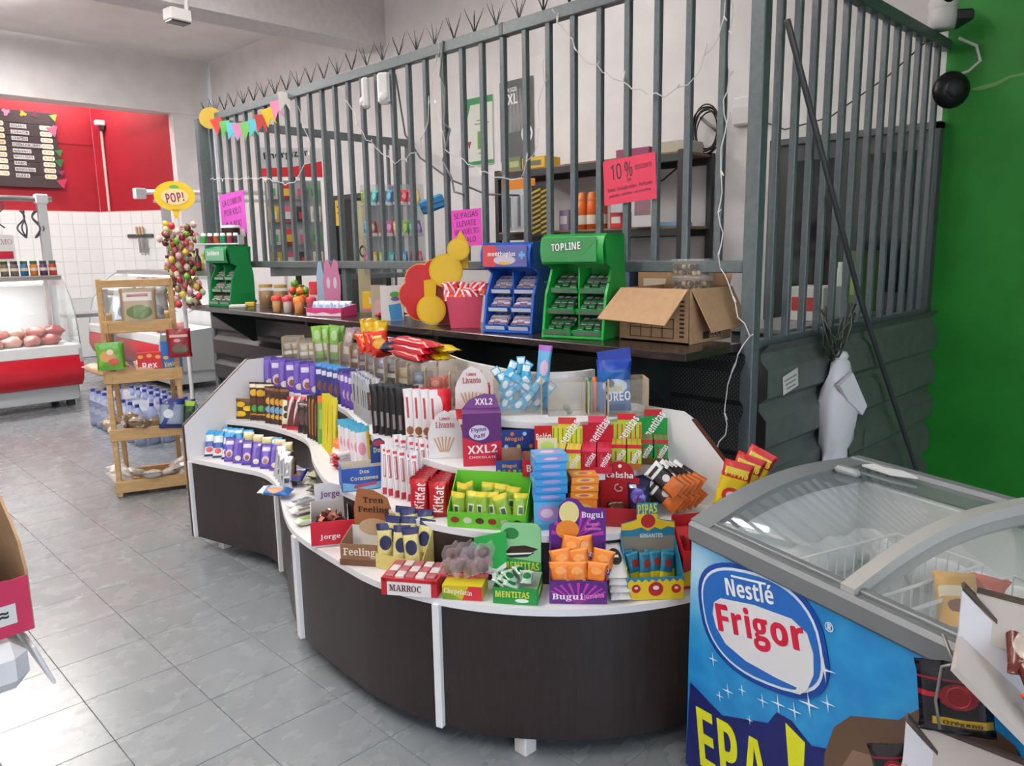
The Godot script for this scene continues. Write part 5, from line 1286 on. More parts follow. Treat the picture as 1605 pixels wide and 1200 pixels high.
	for i in 3: solo("candy_tube", ["green topped candy tube in the narrow bin", "orange candy tube in the narrow bin", "pale orange candy tube in the narrow bin"][i], "candy tube", S.new().col([rgb("3a8a5a"), rgb("e06a1c"), rgb("d89050")][i]).smooth().tube([Vector3(0, 0.004, 0), Vector3(0, 0.13, 0)], 0.009, 8), paint(0.3), Vector3(2.065 + 0.018 * i, y4, -1.70 + 0.016 * i))
	acrylic_bin("clear bin with the blue mini cookie bag", Vector3(2.15, y4, -1.6), -0.75, 0.14, 0.13, 0.1)
	var cb := thing("cookie_bag", "blue mini cookie bag with white lettering and hanging hole", "cookie bag", Vector3(2.12, y4 + 0.01, -1.63), -0.72)
	part(cb, "pouch", wrapper(0.125, 0.185, 0.05), printed("oreo", "1b5aa8", [["c", 0.5, 0.5, 0.36, 0.14, "cfdcea"], ["c", 0.35, 0.45, 0.12, 0.08, "30343c"], ["r", 0, 0, 1, 0.2, "1a3fa0"]]))
	write(cb, "MINI", 0.05, 0.016, rgb("e0d040"), Vector3(0.0, 0.085, 0.028), Vector3(0, 0, 0.05), "bold")
	write(cb, "OREO", 0.085, 0.032, rgb("f2f6fa"), Vector3(0.01, 0.058, 0.029), Vector3(0, 0, 0.05), "bold")
	part(cb, "hang_tab", S.new().col(rgb("16369a")).prism(P2([-0.055, 0, -0.062, 0.035, 0.055, 0.05, 0.06, 0.005]), 0.004), paint(0.4), Vector3(0, 0.175, 0))

# ---------- goods on the counter ledge ----------
func dispenser(label: String, pos: Vector3, yaw: float, W: float, D: float, H: float, c: Color, pack_label: String, pack: Array, group: String) -> Node3D:
	var t := thing("gum_dispenser", label, "gum dispenser", pos, yaw)
	# side cheeks: swept back profile
	var pf := P2([-D / 2, 0, D / 2, 0, D * 0.36, H * 0.42, D * 0.12, H * 0.66, D * 0.34, H * 0.72, D * 0.42, H * 0.98, -D * 0.3, H, -D * 0.5, H * 0.5])
	for sx: float in [-1, 1]:
		var ck := part(t, "side_cheek", S.new().col(c).prism(P2(mirrored(pf)), 0.012), paint(0.35, 0.0, 0.3), Vector3(sx * (W / 2 - 0.006), 0, 0), Vector3(0, PI / 2, 0))
		for k in 4: part(ck, "cheek_rib", S.new().col(c).box(Vector3(0, H * (0.2 + 0.17 * k), sx * 0.007), Vector3(D * 0.7, 0.006, 0.003)), paint(0.4))
	part(t, "back_panel", S.new().col(c).box(Vector3(0, H * 0.5, 0), Vector3(W - 0.02, H * 0.96, 0.006)), paint(0.4), Vector3(0, 0, -D * 0.36), Vector3(-0.06, 0, 0))
	part(t, "foot_plate", S.new().col(c).bbox(Vector3(0, 0.006, 0), Vector3(W, 0.012, D), 0.003), paint(0.4))
	# curved header
	var hd := S.new().col(c).smooth()
	for i in 8:
		var a0 := -0.75 + 1.5 * i / 8.0
		var a1 := -0.75 + 1.5 * (i + 1) / 8.0
		var f := func(a: float, x: float) -> Vector3: return Vector3(x, H * 0.845 + sin(a) * H * 0.19, D * 0.24 + cos(a) * D * 0.28)
		hd.quad(f.call(a0, -W / 2), f.call(a1, -W / 2), f.call(a1, W / 2), f.call(a0, W / 2))
	part(t, "header", hd, paint(0.25, 0.0, 0.5))
	part(t, "header_top", S.new().col(c).box(Vector3(0, H * 0.985, 0), Vector3(W, 0.012, D * 0.75)), paint(0.35))
	part(t, "centre_divider", S.new().col(c).box(Vector3(0, H * 0.34, -D * 0.05), Vector3(0.008, H * 0.66, D * 0.5)), paint(0.4))
	for r in 3:
		for k in 2:
			var sx: float = [-1.0, 1.0][k]
			var y: float = H * (0.04 + 0.2 * r)
			var z := D * (0.42 - 0.13 * r)
			var tr := part(t, "tray", S.new().col(c).box(Vector3(0, 0.004, -0.05), Vector3(W / 2 - 0.016, 0.006, 0.13)).box(Vector3(0, 0.013, 0.014), Vector3(W / 2 - 0.016, 0.026, 0.006)), paint(0.35), Vector3(sx * (W / 4 - 0.003), y, z), Vector3(0.28, 0, 0))
			part(tr, "shelf_label", S.new().col(rgb(pack[0]).lightened(0.25)).box(Vector3(0, 0.012, 0.0178), Vector3(W / 2 - 0.03, 0.018, 0.001)), paint(0.4))
			for j in 3:
				var pm := printed("gp" + pack[0] + pack[1], pack[0], [["r", 0.1, 0.3, 0.8, 0.25, pack[1]], ["r", 0, 0, 1, 0.1, pack[2]], ["r", 0, 0.9, 1, 0.1, pack[2]]], 0.3)
				solo("gum_packet", pack_label, "gum packet", carton(0.032, 0.075, 0.016), pm, t.transform * Vector3(sx * (W / 4 - 0.003) - W * 0.13 + W * 0.13 * j, y + 0.022 + 0.007 * (j % 2), z + 0.0), Vector3(-1.15, yaw + 0.1 * (j - 1), 0), group)
				solo("gum_packet", pack_label, "gum packet", carton(0.032, 0.075, 0.016), pm, t.transform * Vector3(sx * (W / 4 - 0.003) - W * 0.1 + W * 0.11 * j, y + 0.044, z - 0.016), Vector3(-1.2, yaw - 0.08 * (j - 1), 0), group)
	return t

func mirrored(p: PackedVector2Array) -> Array:
	var a := []
	for q in p: a.append_array([-q.x, q.y])
	return a

func jar(label: String, pos: Vector3, r: float, h: float, fill: Color, cap: Color, group: String) -> void:
	var t := thing("jar", label, "jar", pos, 0, group)
	part(t, "contents", S.new().col(fill).smooth().lathe(Vector3.ZERO, [Vector2(0, 0.003), Vector2(r * 0.92, 0.003), Vector2(r * 0.95, h * 0.7), Vector2(0, h * 0.72)], 16), paint(0.5))
	part(t, "glass_body", S.new().smooth().lathe(Vector3.ZERO, [Vector2(r * 0.97, 0), Vector2(r, 0.006), Vector2(r, h * 0.72), Vector2(r * 0.84, h * 0.84), Vector2(r * 0.84, h * 0.88)], 16), glass(rgb("e8e4d4"), 0.08))
	part(t, "lid", S.new().col(cap).lathe(Vector3(0, h * 0.86, 0), [Vector2(0, 0), Vector2(r * 0.9, 0), Vector2(r * 0.9, h * 0.14), Vector2(0, h * 0.14)], 16), paint(0.4))

func counter_goods() -> void:
	var Y := 1.101
	var d := dispenser("green gum dispenser with a shiny curved header on the ledge", Vector3(2.70, Y, -2.25), -1.35, 0.31, 0.24, 0.46, rgb("179a3c"), "dark gum packet lying in the green dispenser tray", ["3a3f3e", "c8d0cc", "1f8a3a"], "gum packets in the green dispenser")
	var hp := part(d, "header_print", S.new().col(rgb("2f8a48")).box(Vector3(0, 0, 0), Vector3(0.27, 0.105, 0.002)), paint(0.2, 0.0, 0.6), Vector3(-0.01, 0.392, 0.127), Vector3(-0.02, 0, 0))
	part(hp, "white_swoosh", S.new().col(rgb("cfe6d4")).prism(P2([-0.13, -0.035, -0.06, -0.022, 0.02, -0.03, 0.08, -0.015, 0.125, 0.03, 0.07, -0.022, 0.02, -0.037, -0.06, -0.03, -0.13, -0.045]), 0.001), paint(0.3), Vector3(0, 0, 0.0015))
	write(hp, "TOPLINE", 0.15, 0.036, rgb("1c2a22"), Vector3(-0.012, 0.012, 0.003), Vector3(0, 0, 0.06), "italic_bold")
	write(hp, "TOPLINE", 0.145, 0.032, rgb("f2f6f2"), Vector3(-0.012, 0.013, 0.0042), Vector3(0, 0, 0.06), "italic_bold")
	d = dispenser("blue mint dispenser with a red and violet header on the ledge", Vector3(2.69, Y, -2.66), -1.3, 0.27, 0.24, 0.43, rgb("1a55b8"), "white mint packet lying in the blue dispenser tray", ["c9cdd6", "3a5aa0", "a83a4a"], "mint packets in the blue dispenser")
	hp = part(d, "header_print", S.new().col(rgb("5a5aa0")).box(Vector3(0, 0, 0), Vector3(0.24, 0.1, 0.002)), paint(0.2, 0.0, 0.6), Vector3(0, 0.367, 0.127), Vector3(-0.02, 0, 0))
	part(hp, "red_print", S.new().col(rgb("c84a4e")).prism(P2([-0.12, -0.05, -0.12, 0.05, -0.05, 0.05, -0.03, 0.0, -0.05, -0.05]), 0.001), paint(0.3), Vector3(0, 0, 0.0008))
	part(hp, "pale_print", S.new().col(rgb("c8c0d8")).prism(ell(0.06, 0.022, 0, -0.02), 0.001), paint(0.3), Vector3(0, 0, 0.001))
	part(hp, "blue_symbol", S.new().col(rgb("6ab0e6")).prism(P2([0.078, 0.01, 0.088, 0.01, 0.088, 0.02, 0.1, 0.02, 0.1, 0.01, 0.112, 0.01, 0.112, -0.004, 0.1, -0.004, 0.1, -0.016, 0.088, -0.016, 0.088, -0.004, 0.078, -0.004]), 0.001), paint(0.3), Vector3(0, 0, 0.0018))
	write(hp, "menthoplus", 0.15, 0.03, rgb("f4f2f6"), Vector3(-0.015, 0.006, 0.004))
	part(hp, "yellow_tag", S.new().col(rgb("e0b040")).prism(rrect(0.06, 0.014, 0.006, 0, -0.034), 0.001), paint(0.3), Vector3(0, 0, 0.002))
	d = dispenser("green gum dispenser at the far end of the ledge", Vector3(2.70, Y, -5.82), -1.35, 0.26, 0.24, 0.46, rgb("118848"), "grey gum packet lying in the far green dispenser", ["8a8c8c", "d06a3a", "c8ccc8"], "gum packets in the far green dispenser")
	hp = part(d, "header_print", S.new().col(rgb("7ab894")).box(Vector3(0, 0, 0), Vector3(0.22, 0.09, 0.002)), paint(0.2, 0.0, 0.6), Vector3(0, 0.392, 0.127))
	write(hp, "beldent", 0.14, 0.035, rgb("f0f6f2"), Vector3(-0.01, 0.012, 0.0018), Vector3.ZERO, "italic_bold")
	# tray with small bottles on top of the far dispenser
	var tr := thing("bottle_rack", "thin grey rack of small coloured tubes on the far dispenser", "rack", Vector3(2.66, Y + 0.465, -5.85), -0.9)
	part(tr, "rack_base", S.new().col(rgb("c8cacc")).bbox(Vector3(0, 0.006, 0), Vector3(0.34, 0.012, 0.1), 0.003), paint(0.4))
	for sx: float in [-1, 1]: part(tr, "rack_side", S.new().col(rgb("dfe2e4")).box(Vector3(sx * 0.165, 0.04, 0), Vector3(0.006, 0.07, 0.1)), paint(0.4))
	var lc := [["3ab04a", "green"], ["7a2a30", "maroon"], ["b85a24", "amber"], ["0f8a6a", "teal"], ["a83a4a", "crimson"], ["3a3a3c", "black"]]
	for i in 6: solo("lip_balm", lc[i][1] + " small capped tube on the thin grey rack", "lip balm", S.new().col(rgb(lc[i][0])).smooth().lathe(Vector3.ZERO, [Vector2(0, 0), Vector2(0.02, 0), Vector2(0.02, 0.055)], 10).col(rgb("e6e8e8")).lathe(Vector3(0, 0.055, 0), [Vector2(0.02, 0), Vector2(0.018, 0.022), Vector2(0, 0.022)], 10), paint(0.35), tr.transform * Vector3(-0.13 + 0.052 * i, 0.013, 0.01))
	solo("cup", "dark brown tin with a white lid behind the tube rack", "tin", S.new().col(rgb("3a2420")).smooth().lathe(Vector3.ZERO, [Vector2(0, 0), Vector2(0.07, 0), Vector2(0.07, 0.13)], 16).col(rgb("eceaea")).lathe(Vector3(0, 0.13, 0), [Vector2(0.072, 0), Vector2(0.072, 0.02), Vector2(0, 0.024)], 16), paint(0.4), Vector3(2.78, Y + 0.466, -5.92))
	# lollipop tree
	var lt := thing("lollipop_tree", "tall lollipop stand with a yellow balloon sign beside the ledge end", "lollipop stand", Vector3(2.5, 0.0, -6.25), -0.38)
	part(lt, "pole", S.new().col(rgb("e8e8e8")).tube([Vector3(0, 0.02, 0), Vector3(0, 1.78, 0)], 0.016, 8), paint(0.4))
	part(lt, "stand_foot", S.new().col(rgb("c8c8c8")).lathe(Vector3.ZERO, [Vector2(0, 0.0), Vector2(0.16, 0.0), Vector2(0.15, 0.02), Vector2(0.02, 0.035)], 18), paint(0.5))
	var bal := ell(0.15, 0.115, 0, 1.95, 28)
	part(lt, "balloon_sign", S.new().col(rgb("e8c41c")).prism(bal, 0.03).prism(P2([-0.03, 1.85, 0.03, 1.85, 0.012, 1.78, -0.012, 1.78]), 0.03), paint(0.35))
	var bs := part(lt, "sign_print", S.new().col(rgb("f0dfa0")).prism(ell(0.1, 0.062, 0, 1.945, 24), 0.002), paint(0.4), Vector3(0, 0, 0.017))
	write(bs, "POP!", 0.13, 0.07, rgb("8a2a6a"), Vector3(0, 1.94, 0.003), Vector3(0, 0, 0.12), "italic_bold")
	part(bs, "green_print", S.new().col(rgb("5aa84a")).prism(ell(0.035, 0.014, 0, 2.02, 12), 0.002), paint(0.4))
	var lcols := ["9a2a3a", "c8d0a0", "b85a5a", "6a3a2a", "d8a0a8", "7ab03a", "c8303a", "8a6a4a", "e0c0b8", "d8b84a"]
	var head := S.new().smooth().ball(Vector3.ZERO, Vector3(0.027, 0.03, 0.027), 8).mesh()
	for i in 120:
		var yy := 1.08 + 0.66 * (i / 120.0)
		var a := i * 2.4
		var rr: float = (0.15 if yy > 1.6 or yy < 1.3 else 0.1) * (0.75 + 0.25 * sin(i * 1.3))
		var p := Vector3(cos(a) * rr, yy, sin(a) * rr)
		var lp := solo("lollipop", "small wrapped lollipop stuck in the lollipop stand", "lollipop", head, flat(rgb(lcols[i % 10]), 0.3), lt.transform * p, Vector3.ZERO, "lollipops on the stand")
		part(lp, "stick", S.new().col(rgb("ece8e0")).tube([Vector3.ZERO, Vector3(-cos(a) * rr, -0.05, -sin(a) * rr) * 0.85], 0.0025, 4), paint(0.6))
	# open cardboard box
	var cb := thing("cardboard_box", "open brown cardboard box with hanging flaps on the ledge", "box", Vector3(2.715, Y, -1.88), 0.0)
	var kr := grainy("kraft", rgb("b08c68"), rgb("bf9c78"), 0.03, Vector3.ONE * 3, 0.8, 71)
	var W := 0.33
	var D := 0.35
	var H := 0.225
	part(cb, "front_wall", S.new().box(Vector3(0.003, H / 2, 0), Vector3(0.006, H, D)), kr)
	part(cb, "rear_wall", S.new().box(Vector3(W, H / 2, 0), Vector3(0.006, H, D)), kr)
	for sz: float in [-1, 1]: part(cb, "side_wall", S.new().box(Vector3(W / 2, H / 2, sz * D / 2), Vector3(W, H, 0.006)), kr)
	part(cb, "bottom", S.new().box(Vector3(W / 2, 0.003, 0), Vector3(W, 0.006, D)), kr)
	part(cb, "front_flap", S.new().prism(P2([-D / 2 + 0.006, 0, D / 2 - 0.006, 0, D / 2 - 0.03, -0.19, -D / 2 - 0.03, -0.175]), 0.005), kr, Vector3(-0.004, H, 0), Vector3(-0.75, -PI / 2, 0))
	part(cb, "side_flap", S.new().prism(P2([-W / 2 + 0.006, 0, W / 2 - 0.006, 0, W / 2 + 0.02, -0.18, -W / 2 + 0.04, -0.19]), 0.005), kr, Vector3(W / 2, H, D / 2 + 0.004), Vector3(-0.42, 0, 0))
	part(cb, "rear_flap", S.new().box(Vector3(0, 0.03, 0), Vector3(0.006, 0.06, D - 0.02)), kr, Vector3(W, H, 0), Vector3(0, 0, -0.3))
	var ink := S.new().col(rgb("3a2a20"))
	for i in 5: ink.box(Vector3(-0.12 + 0.055 * i, 0.06, 0), Vector3(0.003, 0.08, 0.001))
	for i in 3: ink.box(Vector3(-0.01, 0.02 + 0.04 * i, 0), Vector3(0.223, 0.003, 0.001))
	for i in 3: ink.box(Vector3(-0.092 + 0.055 * i, 0.078, 0), Vector3(0.04, 0.012, 0.001))
	for i in 9: ink.box(Vector3(0.14, 0.03 + 0.018 * i, 0), Vector3(0.022, 0.008, 0.001))
	part(cb, "printed_table", ink, paint(0.8), Vector3(-0.0008, 0, 0), Vector3(0, -PI / 2, 0))
	var ik := S.new().col(rgb("3a2a20"))
	ik.box(Vector3(-0.04, 0.03, 0), Vector3(0.05, 0.03, 0.001))
	for i in 3:
		for q: Array in [[-0.012, 0, 0.002, 0.03], [0.012, 0, 0.002, 0.03], [0, 0.014, 0.024, 0.002], [0, -0.014, 0.024, 0.002], [0, 0, 0.01, 0.012]]: ik.box(Vector3(0.005 + 0.03 * i + q[0], 0.03 + q[1], 0), Vector3(q[2], q[3], 0.001))
	part(cb, "printed_symbols", ik, paint(0.8), Vector3(W / 2, 0, D / 2 + 0.0038))
	for k in 2:
		var nj := thing("nut_tub", ["clear plastic tub of mixed nuts standing inside the cardboard box", "clear plastic tub of mixed nuts stacked on the other tub"][k], "nut tub", Vector3(2.93, Y + 0.2 + 0.072 * k - 0.0 , -1.83))
		if k == 0: part(nj, "tub_riser", S.new().smooth().lathe(Vector3(0, -0.19, 0), [Vector2(0.07, 0), Vector2(0.075, 0.185)], 16), glass(rgb("e0e0d8"), 0.25))
		part(nj, "tub_body", S.new().smooth().lathe(Vector3.ZERO, [Vector2(0, 0), Vector2(0.085, 0), Vector2(0.09, 0.068)], 18), glass(rgb("e8e6e0"), 0.2))
		part(nj, "tub_lid", S.new().smooth().lathe(Vector3(0, 0.066, 0), [Vector2(0.093, 0), Vector2(0.093, 0.006), Vector2(0, 0.006)], 18), glass(rgb("e8e6e0"), 0.3))
		var nt := S.new().smooth()
		for i in 46:
			var a := i * 2.399
			var r := 0.076 * sqrt((i % 23 + 0.5) / 23.0)
			nt.col([rgb("c8a06a"), rgb("5a3524"), rgb("d8bc8a"), rgb("3a2018")][i % 4]).ball(Vector3(cos(a) * r, 0.014 + 0.026 * (i / 23), sin(a) * r), Vector3(0.014, 0.011, 0.01), 6)
		part(nj, "mixed_nuts", nt, paint(0.5)).set_meta("kind", "stuff")
	# red and yellow round toys and the pink bucket
	var hy := -0.8
	var ht := thing("petal_toy", "red scalloped toy panel with yellow round discs on the ledge", "toy", Vector3(2.62, Y, -3.3), hy)
	part(ht, "scalloped_panel", S.new().col(rgb("b81e28")).prism(scallop([[-0.03, 0.1, 0.075], [-0.06, 0.16, 0.08], [-0.02, 0.24, 0.085], [0.06, 0.28, 0.07], [0.1, 0.12, 0.12]]), 0.014), paint(0.3, 0.0, 0.4))
	part(ht, "panel_rim", S.new().col(rgb("d8a428")).prism(scallop([[-0.03, 0.1, 0.08], [-0.06, 0.16, 0.085], [-0.02, 0.24, 0.09], [0.06, 0.28, 0.075], [0.1, 0.12, 0.125]]), 0.008), paint(0.3))
	for q: Vector3 in [Vector3(0.035, 0.082, 0.08), Vector3(0.12, 0.29, 0.09), Vector3(0.19, 0.4, 0.06)]:
		var yd := part(ht, "yellow_disc", S.new().col(rgb("e0b41c")).prism(ell(q.z, q.z, q.x, q.y, 24), 0.03), paint(0.35), Vector3(0, 0, 0.03))
		part(yd, "disc_face", S.new().col(rgb("e8c23a")).prism(ell(q.z * 0.88, q.z * 0.88, q.x, q.y, 24), 0.002), paint(0.4), Vector3(0, 0, 0.0155))
	part(ht, "yellow_neck", S.new().col(rgb("e0b41c")).prism(P2([0.0, 0.15, 0.0, 0.24, 0.07, 0.25, 0.06, 0.15]), 0.02), paint(0.35), Vector3(0, 0, 0.03))
	part(ht, "yellow_tower", S.new().col(rgb("dcae1a")).prism(P2([0.17, 0.3, 0.17, 0.44, 0.2, 0.5, 0.24, 0.44, 0.24, 0.3]), 0.02), paint(0.35), Vector3(0, 0, 0.012))
	var bk := thing("gift_bag", "tapered pink bag on the ledge beside the blue dispenser", "bag", Vector3(2.66, Y, -3.02), -0.75)
	part(bk, "bag_body", S.new().col(rgb("d04a64")).at(Vector3.ZERO).quad(Vector3(-0.075, 0, 0.05), Vector3(-0.095, 0.16, 0.06), Vector3(0.095, 0.16, 0.06), Vector3(0.075, 0, 0.05)).quad(Vector3(0.075, 0, 0.05), Vector3(0.095, 0.16, 0.06), Vector3(0.095, 0.16, -0.06), Vector3(0.075, 0, -0.05)).quad(Vector3(0.075, 0, -0.05), Vector3(0.095, 0.16, -0.06), Vector3(-0.095, 0.16, -0.06), Vector3(-0.075, 0, -0.05)).quad(Vector3(-0.075, 0, -0.05), Vector3(-0.095, 0.16, -0.06), Vector3(-0.095, 0.16, 0.06), Vector3(-0.075, 0, 0.05)), paint(0.45))
	for i in 10:
		solo("striped_candy", "red and white striped candy bag heaped in the pink bag", "candy bag", wrapper(0.06, 0.1, 0.03), printed("striped", "d02a3a", [["d", 0.2, 0.6, 0.2, 0, "f0e6e6"], ["d", 0.7, 0.6, 0.2, 0, "f0e6e6"], ["d", 1.2, 0.6, 0.2, 0, "e8803a"]]), bk.transform * Vector3(-0.08 + 0.04 * (i % 5), 0.14 + 0.03 * (i / 5), 0.02 - 0.04 * (i / 5)), Vector3(-0.9, rng.randf_range(-1.2, 0), rng.randf_range(-0.6, 0.6)), "striped candy bags")
	# jars and small wares on the far half of the ledge
	for i in 3: jar("squat jar of brown honey with a pale lid on the ledge", Vector3([2.80, 2.83, 2.88][i], Y, [-5.45, -5.28, -5.12][i]), 0.055, 0.165, rgb("8a6428"), rgb("b89c58"), "honey jars")
	var toy := ["d83a2c", "e88a2a", "c8304a", "f0a04a", "e04838", "d8c8b0"]
	for i in 6:
		var tt := thing("toy_tube", "small clear toy tube with a red or orange cap", "toy tube", Vector3(2.6 + 0.05 * (i % 2), Y, -4.92 + 0.075 * i), 0, "small toy tubes")
		part(tt, "tube_body", S.new().col(rgb(toy[(i + 3) % 6]).lightened(0.3)).smooth().lathe(Vector3.ZERO, [Vector2(0, 0), Vector2(0.028, 0), Vector2(0.028, 0.075)], 12), paint(0.25))
		part(tt, "tube_cap", S.new().col(rgb(toy[i % 3])).smooth().lathe(Vector3(0, 0.075, 0), [Vector2(0.034, 0), Vector2(0.034, 0.025), Vector2(0.016, 0.035), Vector2(0, 0.036)], 12), paint(0.35))
	var pt := tray("biscuit_tray", "pink and white patterned biscuit tray on the ledge", Vector3(2.63, Y, -4.27), -1.2, 0.27, 0.16, 0.055, 0.07, rgb("d0407a"), rgb("e8d8e0"))
	part(pt, "white_print", S.new().col(rgb("f0e4ea")).prism(P2([-0.13, 0.004, -0.13, 0.026, -0.06, 0.018, 0.0, 0.028, 0.06, 0.016, 0.13, 0.026, 0.13, 0.004]), 0.001), paint(0.4), Vector3(0, 0, 0.082))
	for i in 10: solo("wrapped_biscuit", "pale blue and white wrapped biscuit in the pink tray", "biscuit", wrapper(0.05, 0.075, 0.02), printed("palebis", "dfe4ec", [["c", 0.5, 0.5, 0.3, 0.2, "8ab0d8"], ["r", 0, 0.85, 1, 0.15, "c84a6a"]]), pt.transform * Vector3(-0.105 + 0.052 * (i % 5), 0.02, 0.04 - 0.06 * (i / 5)), Vector3(-0.35, -1.2 + rng.randf_range(-0.3, 0.3), 0), "wrapped biscuits in the pink tray")
	var yb := thing("tea_box", "yellow carton with a pale label on the ledge", "carton", Vector3(2.72, Y + 0.045, -3.93), -0.8)
	part(yb, "carton_body", S.new().col(rgb("e0b01e")).box(Vector3(0, 0.055, 0), Vector3(0.12, 0.11, 0.09)), paint(0.4))
	part(yb, "label_print", S.new().col(rgb("e8e0c0")).box(Vector3(0.0, 0.06, 0.0458), Vector3(0.04, 0.04, 0.001)), paint(0.4))
	part(yb, "pink_band", S.new().col(rgb("d85a8a")).box(Vector3(0, 0.006, 0.0456), Vector3(0.12, 0.012, 0.001)), paint(0.4))
	solo("candy_pouch", "red shiny pouch lying under the yellow carton", "pouch", wrapper(0.12, 0.2, 0.045), flat(rgb("c01a34"), 0.3), Vector3(2.66, Y + 0.022, -3.85), Vector3(-PI / 2, -1.9, 0))
	var bn := thing("bunny_card", "pink and blue bunny shaped card behind the yellow carton", "card", Vector3(2.86, Y, -4.62), -0.6)
	part(bn, "pink_shape", S.new().col(rgb("e08ab4")).prism(P2([-0.05, 0.0, -0.06, 0.2, -0.05, 0.26, -0.045, 0.33, -0.02, 0.35, 0.0, 0.29, 0.02, 0.35, 0.045, 0.33, 0.05, 0.26, 0.06, 0.2, 0.05, 0.0]), 0.004), paint(0.5))
	part(bn, "blue_shape", S.new().col(rgb("a8c4dc")).prism(P2([-0.1, 0.0, -0.1, 0.24, -0.085, 0.33, -0.065, 0.34, -0.055, 0.26, -0.05, 0.0]), 0.004), paint(0.5), Vector3(0, 0, -0.005))
	for sx: float in [-1, 1]: part(bn, "white_paw", S.new().col(rgb("f2e6ec")).prism(ell(0.012, 0.04, sx * 0.022, 0.19, 12), 0.002), paint(0.5), Vector3(0, 0, 0.003))
	var fr := thing("toy_fruit_bunch", "bunch of small red and green toy fruits on the ledge", "toy fruit", Vector3(2.82, Y, -4.98))
	for i in 16: part(fr, "toy_fruit", S.new().col([rgb("c8402c"), rgb("3a7a34"), rgb("d88a2a"), rgb("6a9a3a")][i % 4]).smooth().ball(Vector3.ZERO, Vector3(0.03, 0.028, 0.03), 8), paint(0.35), Vector3(0.05 * cos(i * 2.4), 0.03 + 0.05 * (i / 5), 0.06 * sin(i * 2.4)))
	solo("price_sign", "red and white upright card behind the biscuit tray", "card", S.new().col(rgb("d8d4d2")).prism(rrect(0.1, 0.2, 0.01, 0, 0.1), 0.004).col(rgb("cf2a2a")).prism(rrect(0.095, 0.09, 0.01, 0, 0.15), 0.006).col(rgb("e0502a")).box(Vector3(0, 0.05, 0), Vector3(0.05, 0.03, 0.006)), paint(0.5), Vector3(2.84, Y, -4.8), Vector3(-0.1, -0.7, 0))
	var pc := thing("picture_pack", "white picture pack with a green and violet print on the ledge", "toy pack", Vector3(2.66, Y, -3.66), -0.75)
	part(pc, "card_body", S.new().col(rgb("e2e0de")).box(Vector3(0, 0.1, 0), Vector3(0.13, 0.2, 0.03)), paint(0.5))
	part(pc, "green_print", S.new().col(rgb("4a9a4a")).prism(ell(0.03, 0.018, 0.02, 0.15), 0.001), paint(0.4), Vector3(0, 0, 0.0158))
	part(pc, "blue_print", S.new().col(rgb("3f8ac0")).prism(P2([-0.01, 0.002, -0.02, 0.09, 0.05, 0.1, 0.062, 0.002]), 0.001), paint(0.4), Vector3(0, 0, 0.0158))
	part(pc, "violet_print", S.new().col(rgb("6a4a8a")).prism(ell(0.025, 0.012, 0.02, 0.125), 0.001), paint(0.4), Vector3(0, 0, 0.0164))
	solo("photo_card", "small beige framed card beside the white picture pack", "card", S.new().col(rgb("b0a48e")).box(Vector3(0, 0.1, 0), Vector3(0.09, 0.2, 0.012)).col(rgb("d8b0b8")).prism(ell(0.03, 0.045, 0, 0.07), 0.015), paint(0.6), Vector3(2.68, Y, -3.82), Vector3(0, -0.75, 0))
	# till stand with round picture
	var cs := thing("card_terminal_stand", "black till stand with a white and red picture card", "till stand", Vector3(2.86, Y, -6.0), -0.5)
	part(cs, "stand_base", S.new().col(rgb("1a1a1c")).bbox(Vector3(0.02, 0.012, 0), Vector3(0.2, 0.024, 0.14), 0.006), paint(0.35))
	part(cs, "stand_arm", S.new().col(rgb("1a1a1c")).tube([Vector3(-0.06, 0.02, 0), Vector3(-0.1, 0.1, 0), Vector3(-0.1, 0.5, 0)], 0.012, 6), paint(0.35))
	part(cs, "screen", S.new().col(rgb("202022")).bbox(Vector3(0.0, 0.22, 0), Vector3(0.17, 0.28, 0.02), 0.006), paint(0.3))
	var pcard := part(cs, "picture_card", S.new().col(rgb("5a2420")).box(Vector3(0.0, 0.45, 0.03), Vector3(0.15, 0.17, 0.006)).col(rgb("eceae8")).box(Vector3(0.0, 0.56, 0.03), Vector3(0.15, 0.06, 0.006)), paint(0.5))
	part(pcard, "round_print", S.new().col(rgb("e8d8c8")).prism(ell(0.05, 0.05, 0, 0.45), 0.002).col(rgb("2a1a18")).prism(ell(0.018, 0.018, 0, 0.45), 0.004), paint(0.5), Vector3(0, 0, 0.034))
	solo("receipt_pad", "white receipt pad lying near the far dispenser", "pad", S.new().col(rgb("dcdcd6")).bbox(Vector3(0, 0.01, 0), Vector3(0.12, 0.02, 0.09), 0.003), paint(0.7), Vector3(2.62, Y, -5.55), Vector3(0, -0.6, 0))
	solo("note_pad", "small yellow box lying near the far dispenser", "box", S.new().col(rgb("d8b83a")).bbox(Vector3(0, 0.015, 0), Vector3(0.07, 0.03, 0.05), 0.003), paint(0.6), Vector3(2.74, Y, -5.6), Vector3(0, -0.6, 0))

func scallop(cs: Array) -> PackedVector2Array:
	var acc := ell(cs[0][2], cs[0][2], cs[0][0], cs[0][1], 22)
	for i in range(1, cs.size()):
		var u := Geometry2D.merge_polygons(acc, ell(cs[i][2], cs[i][2], cs[i][0], cs[i][1], 22))
		acc = u[0]
	return acc

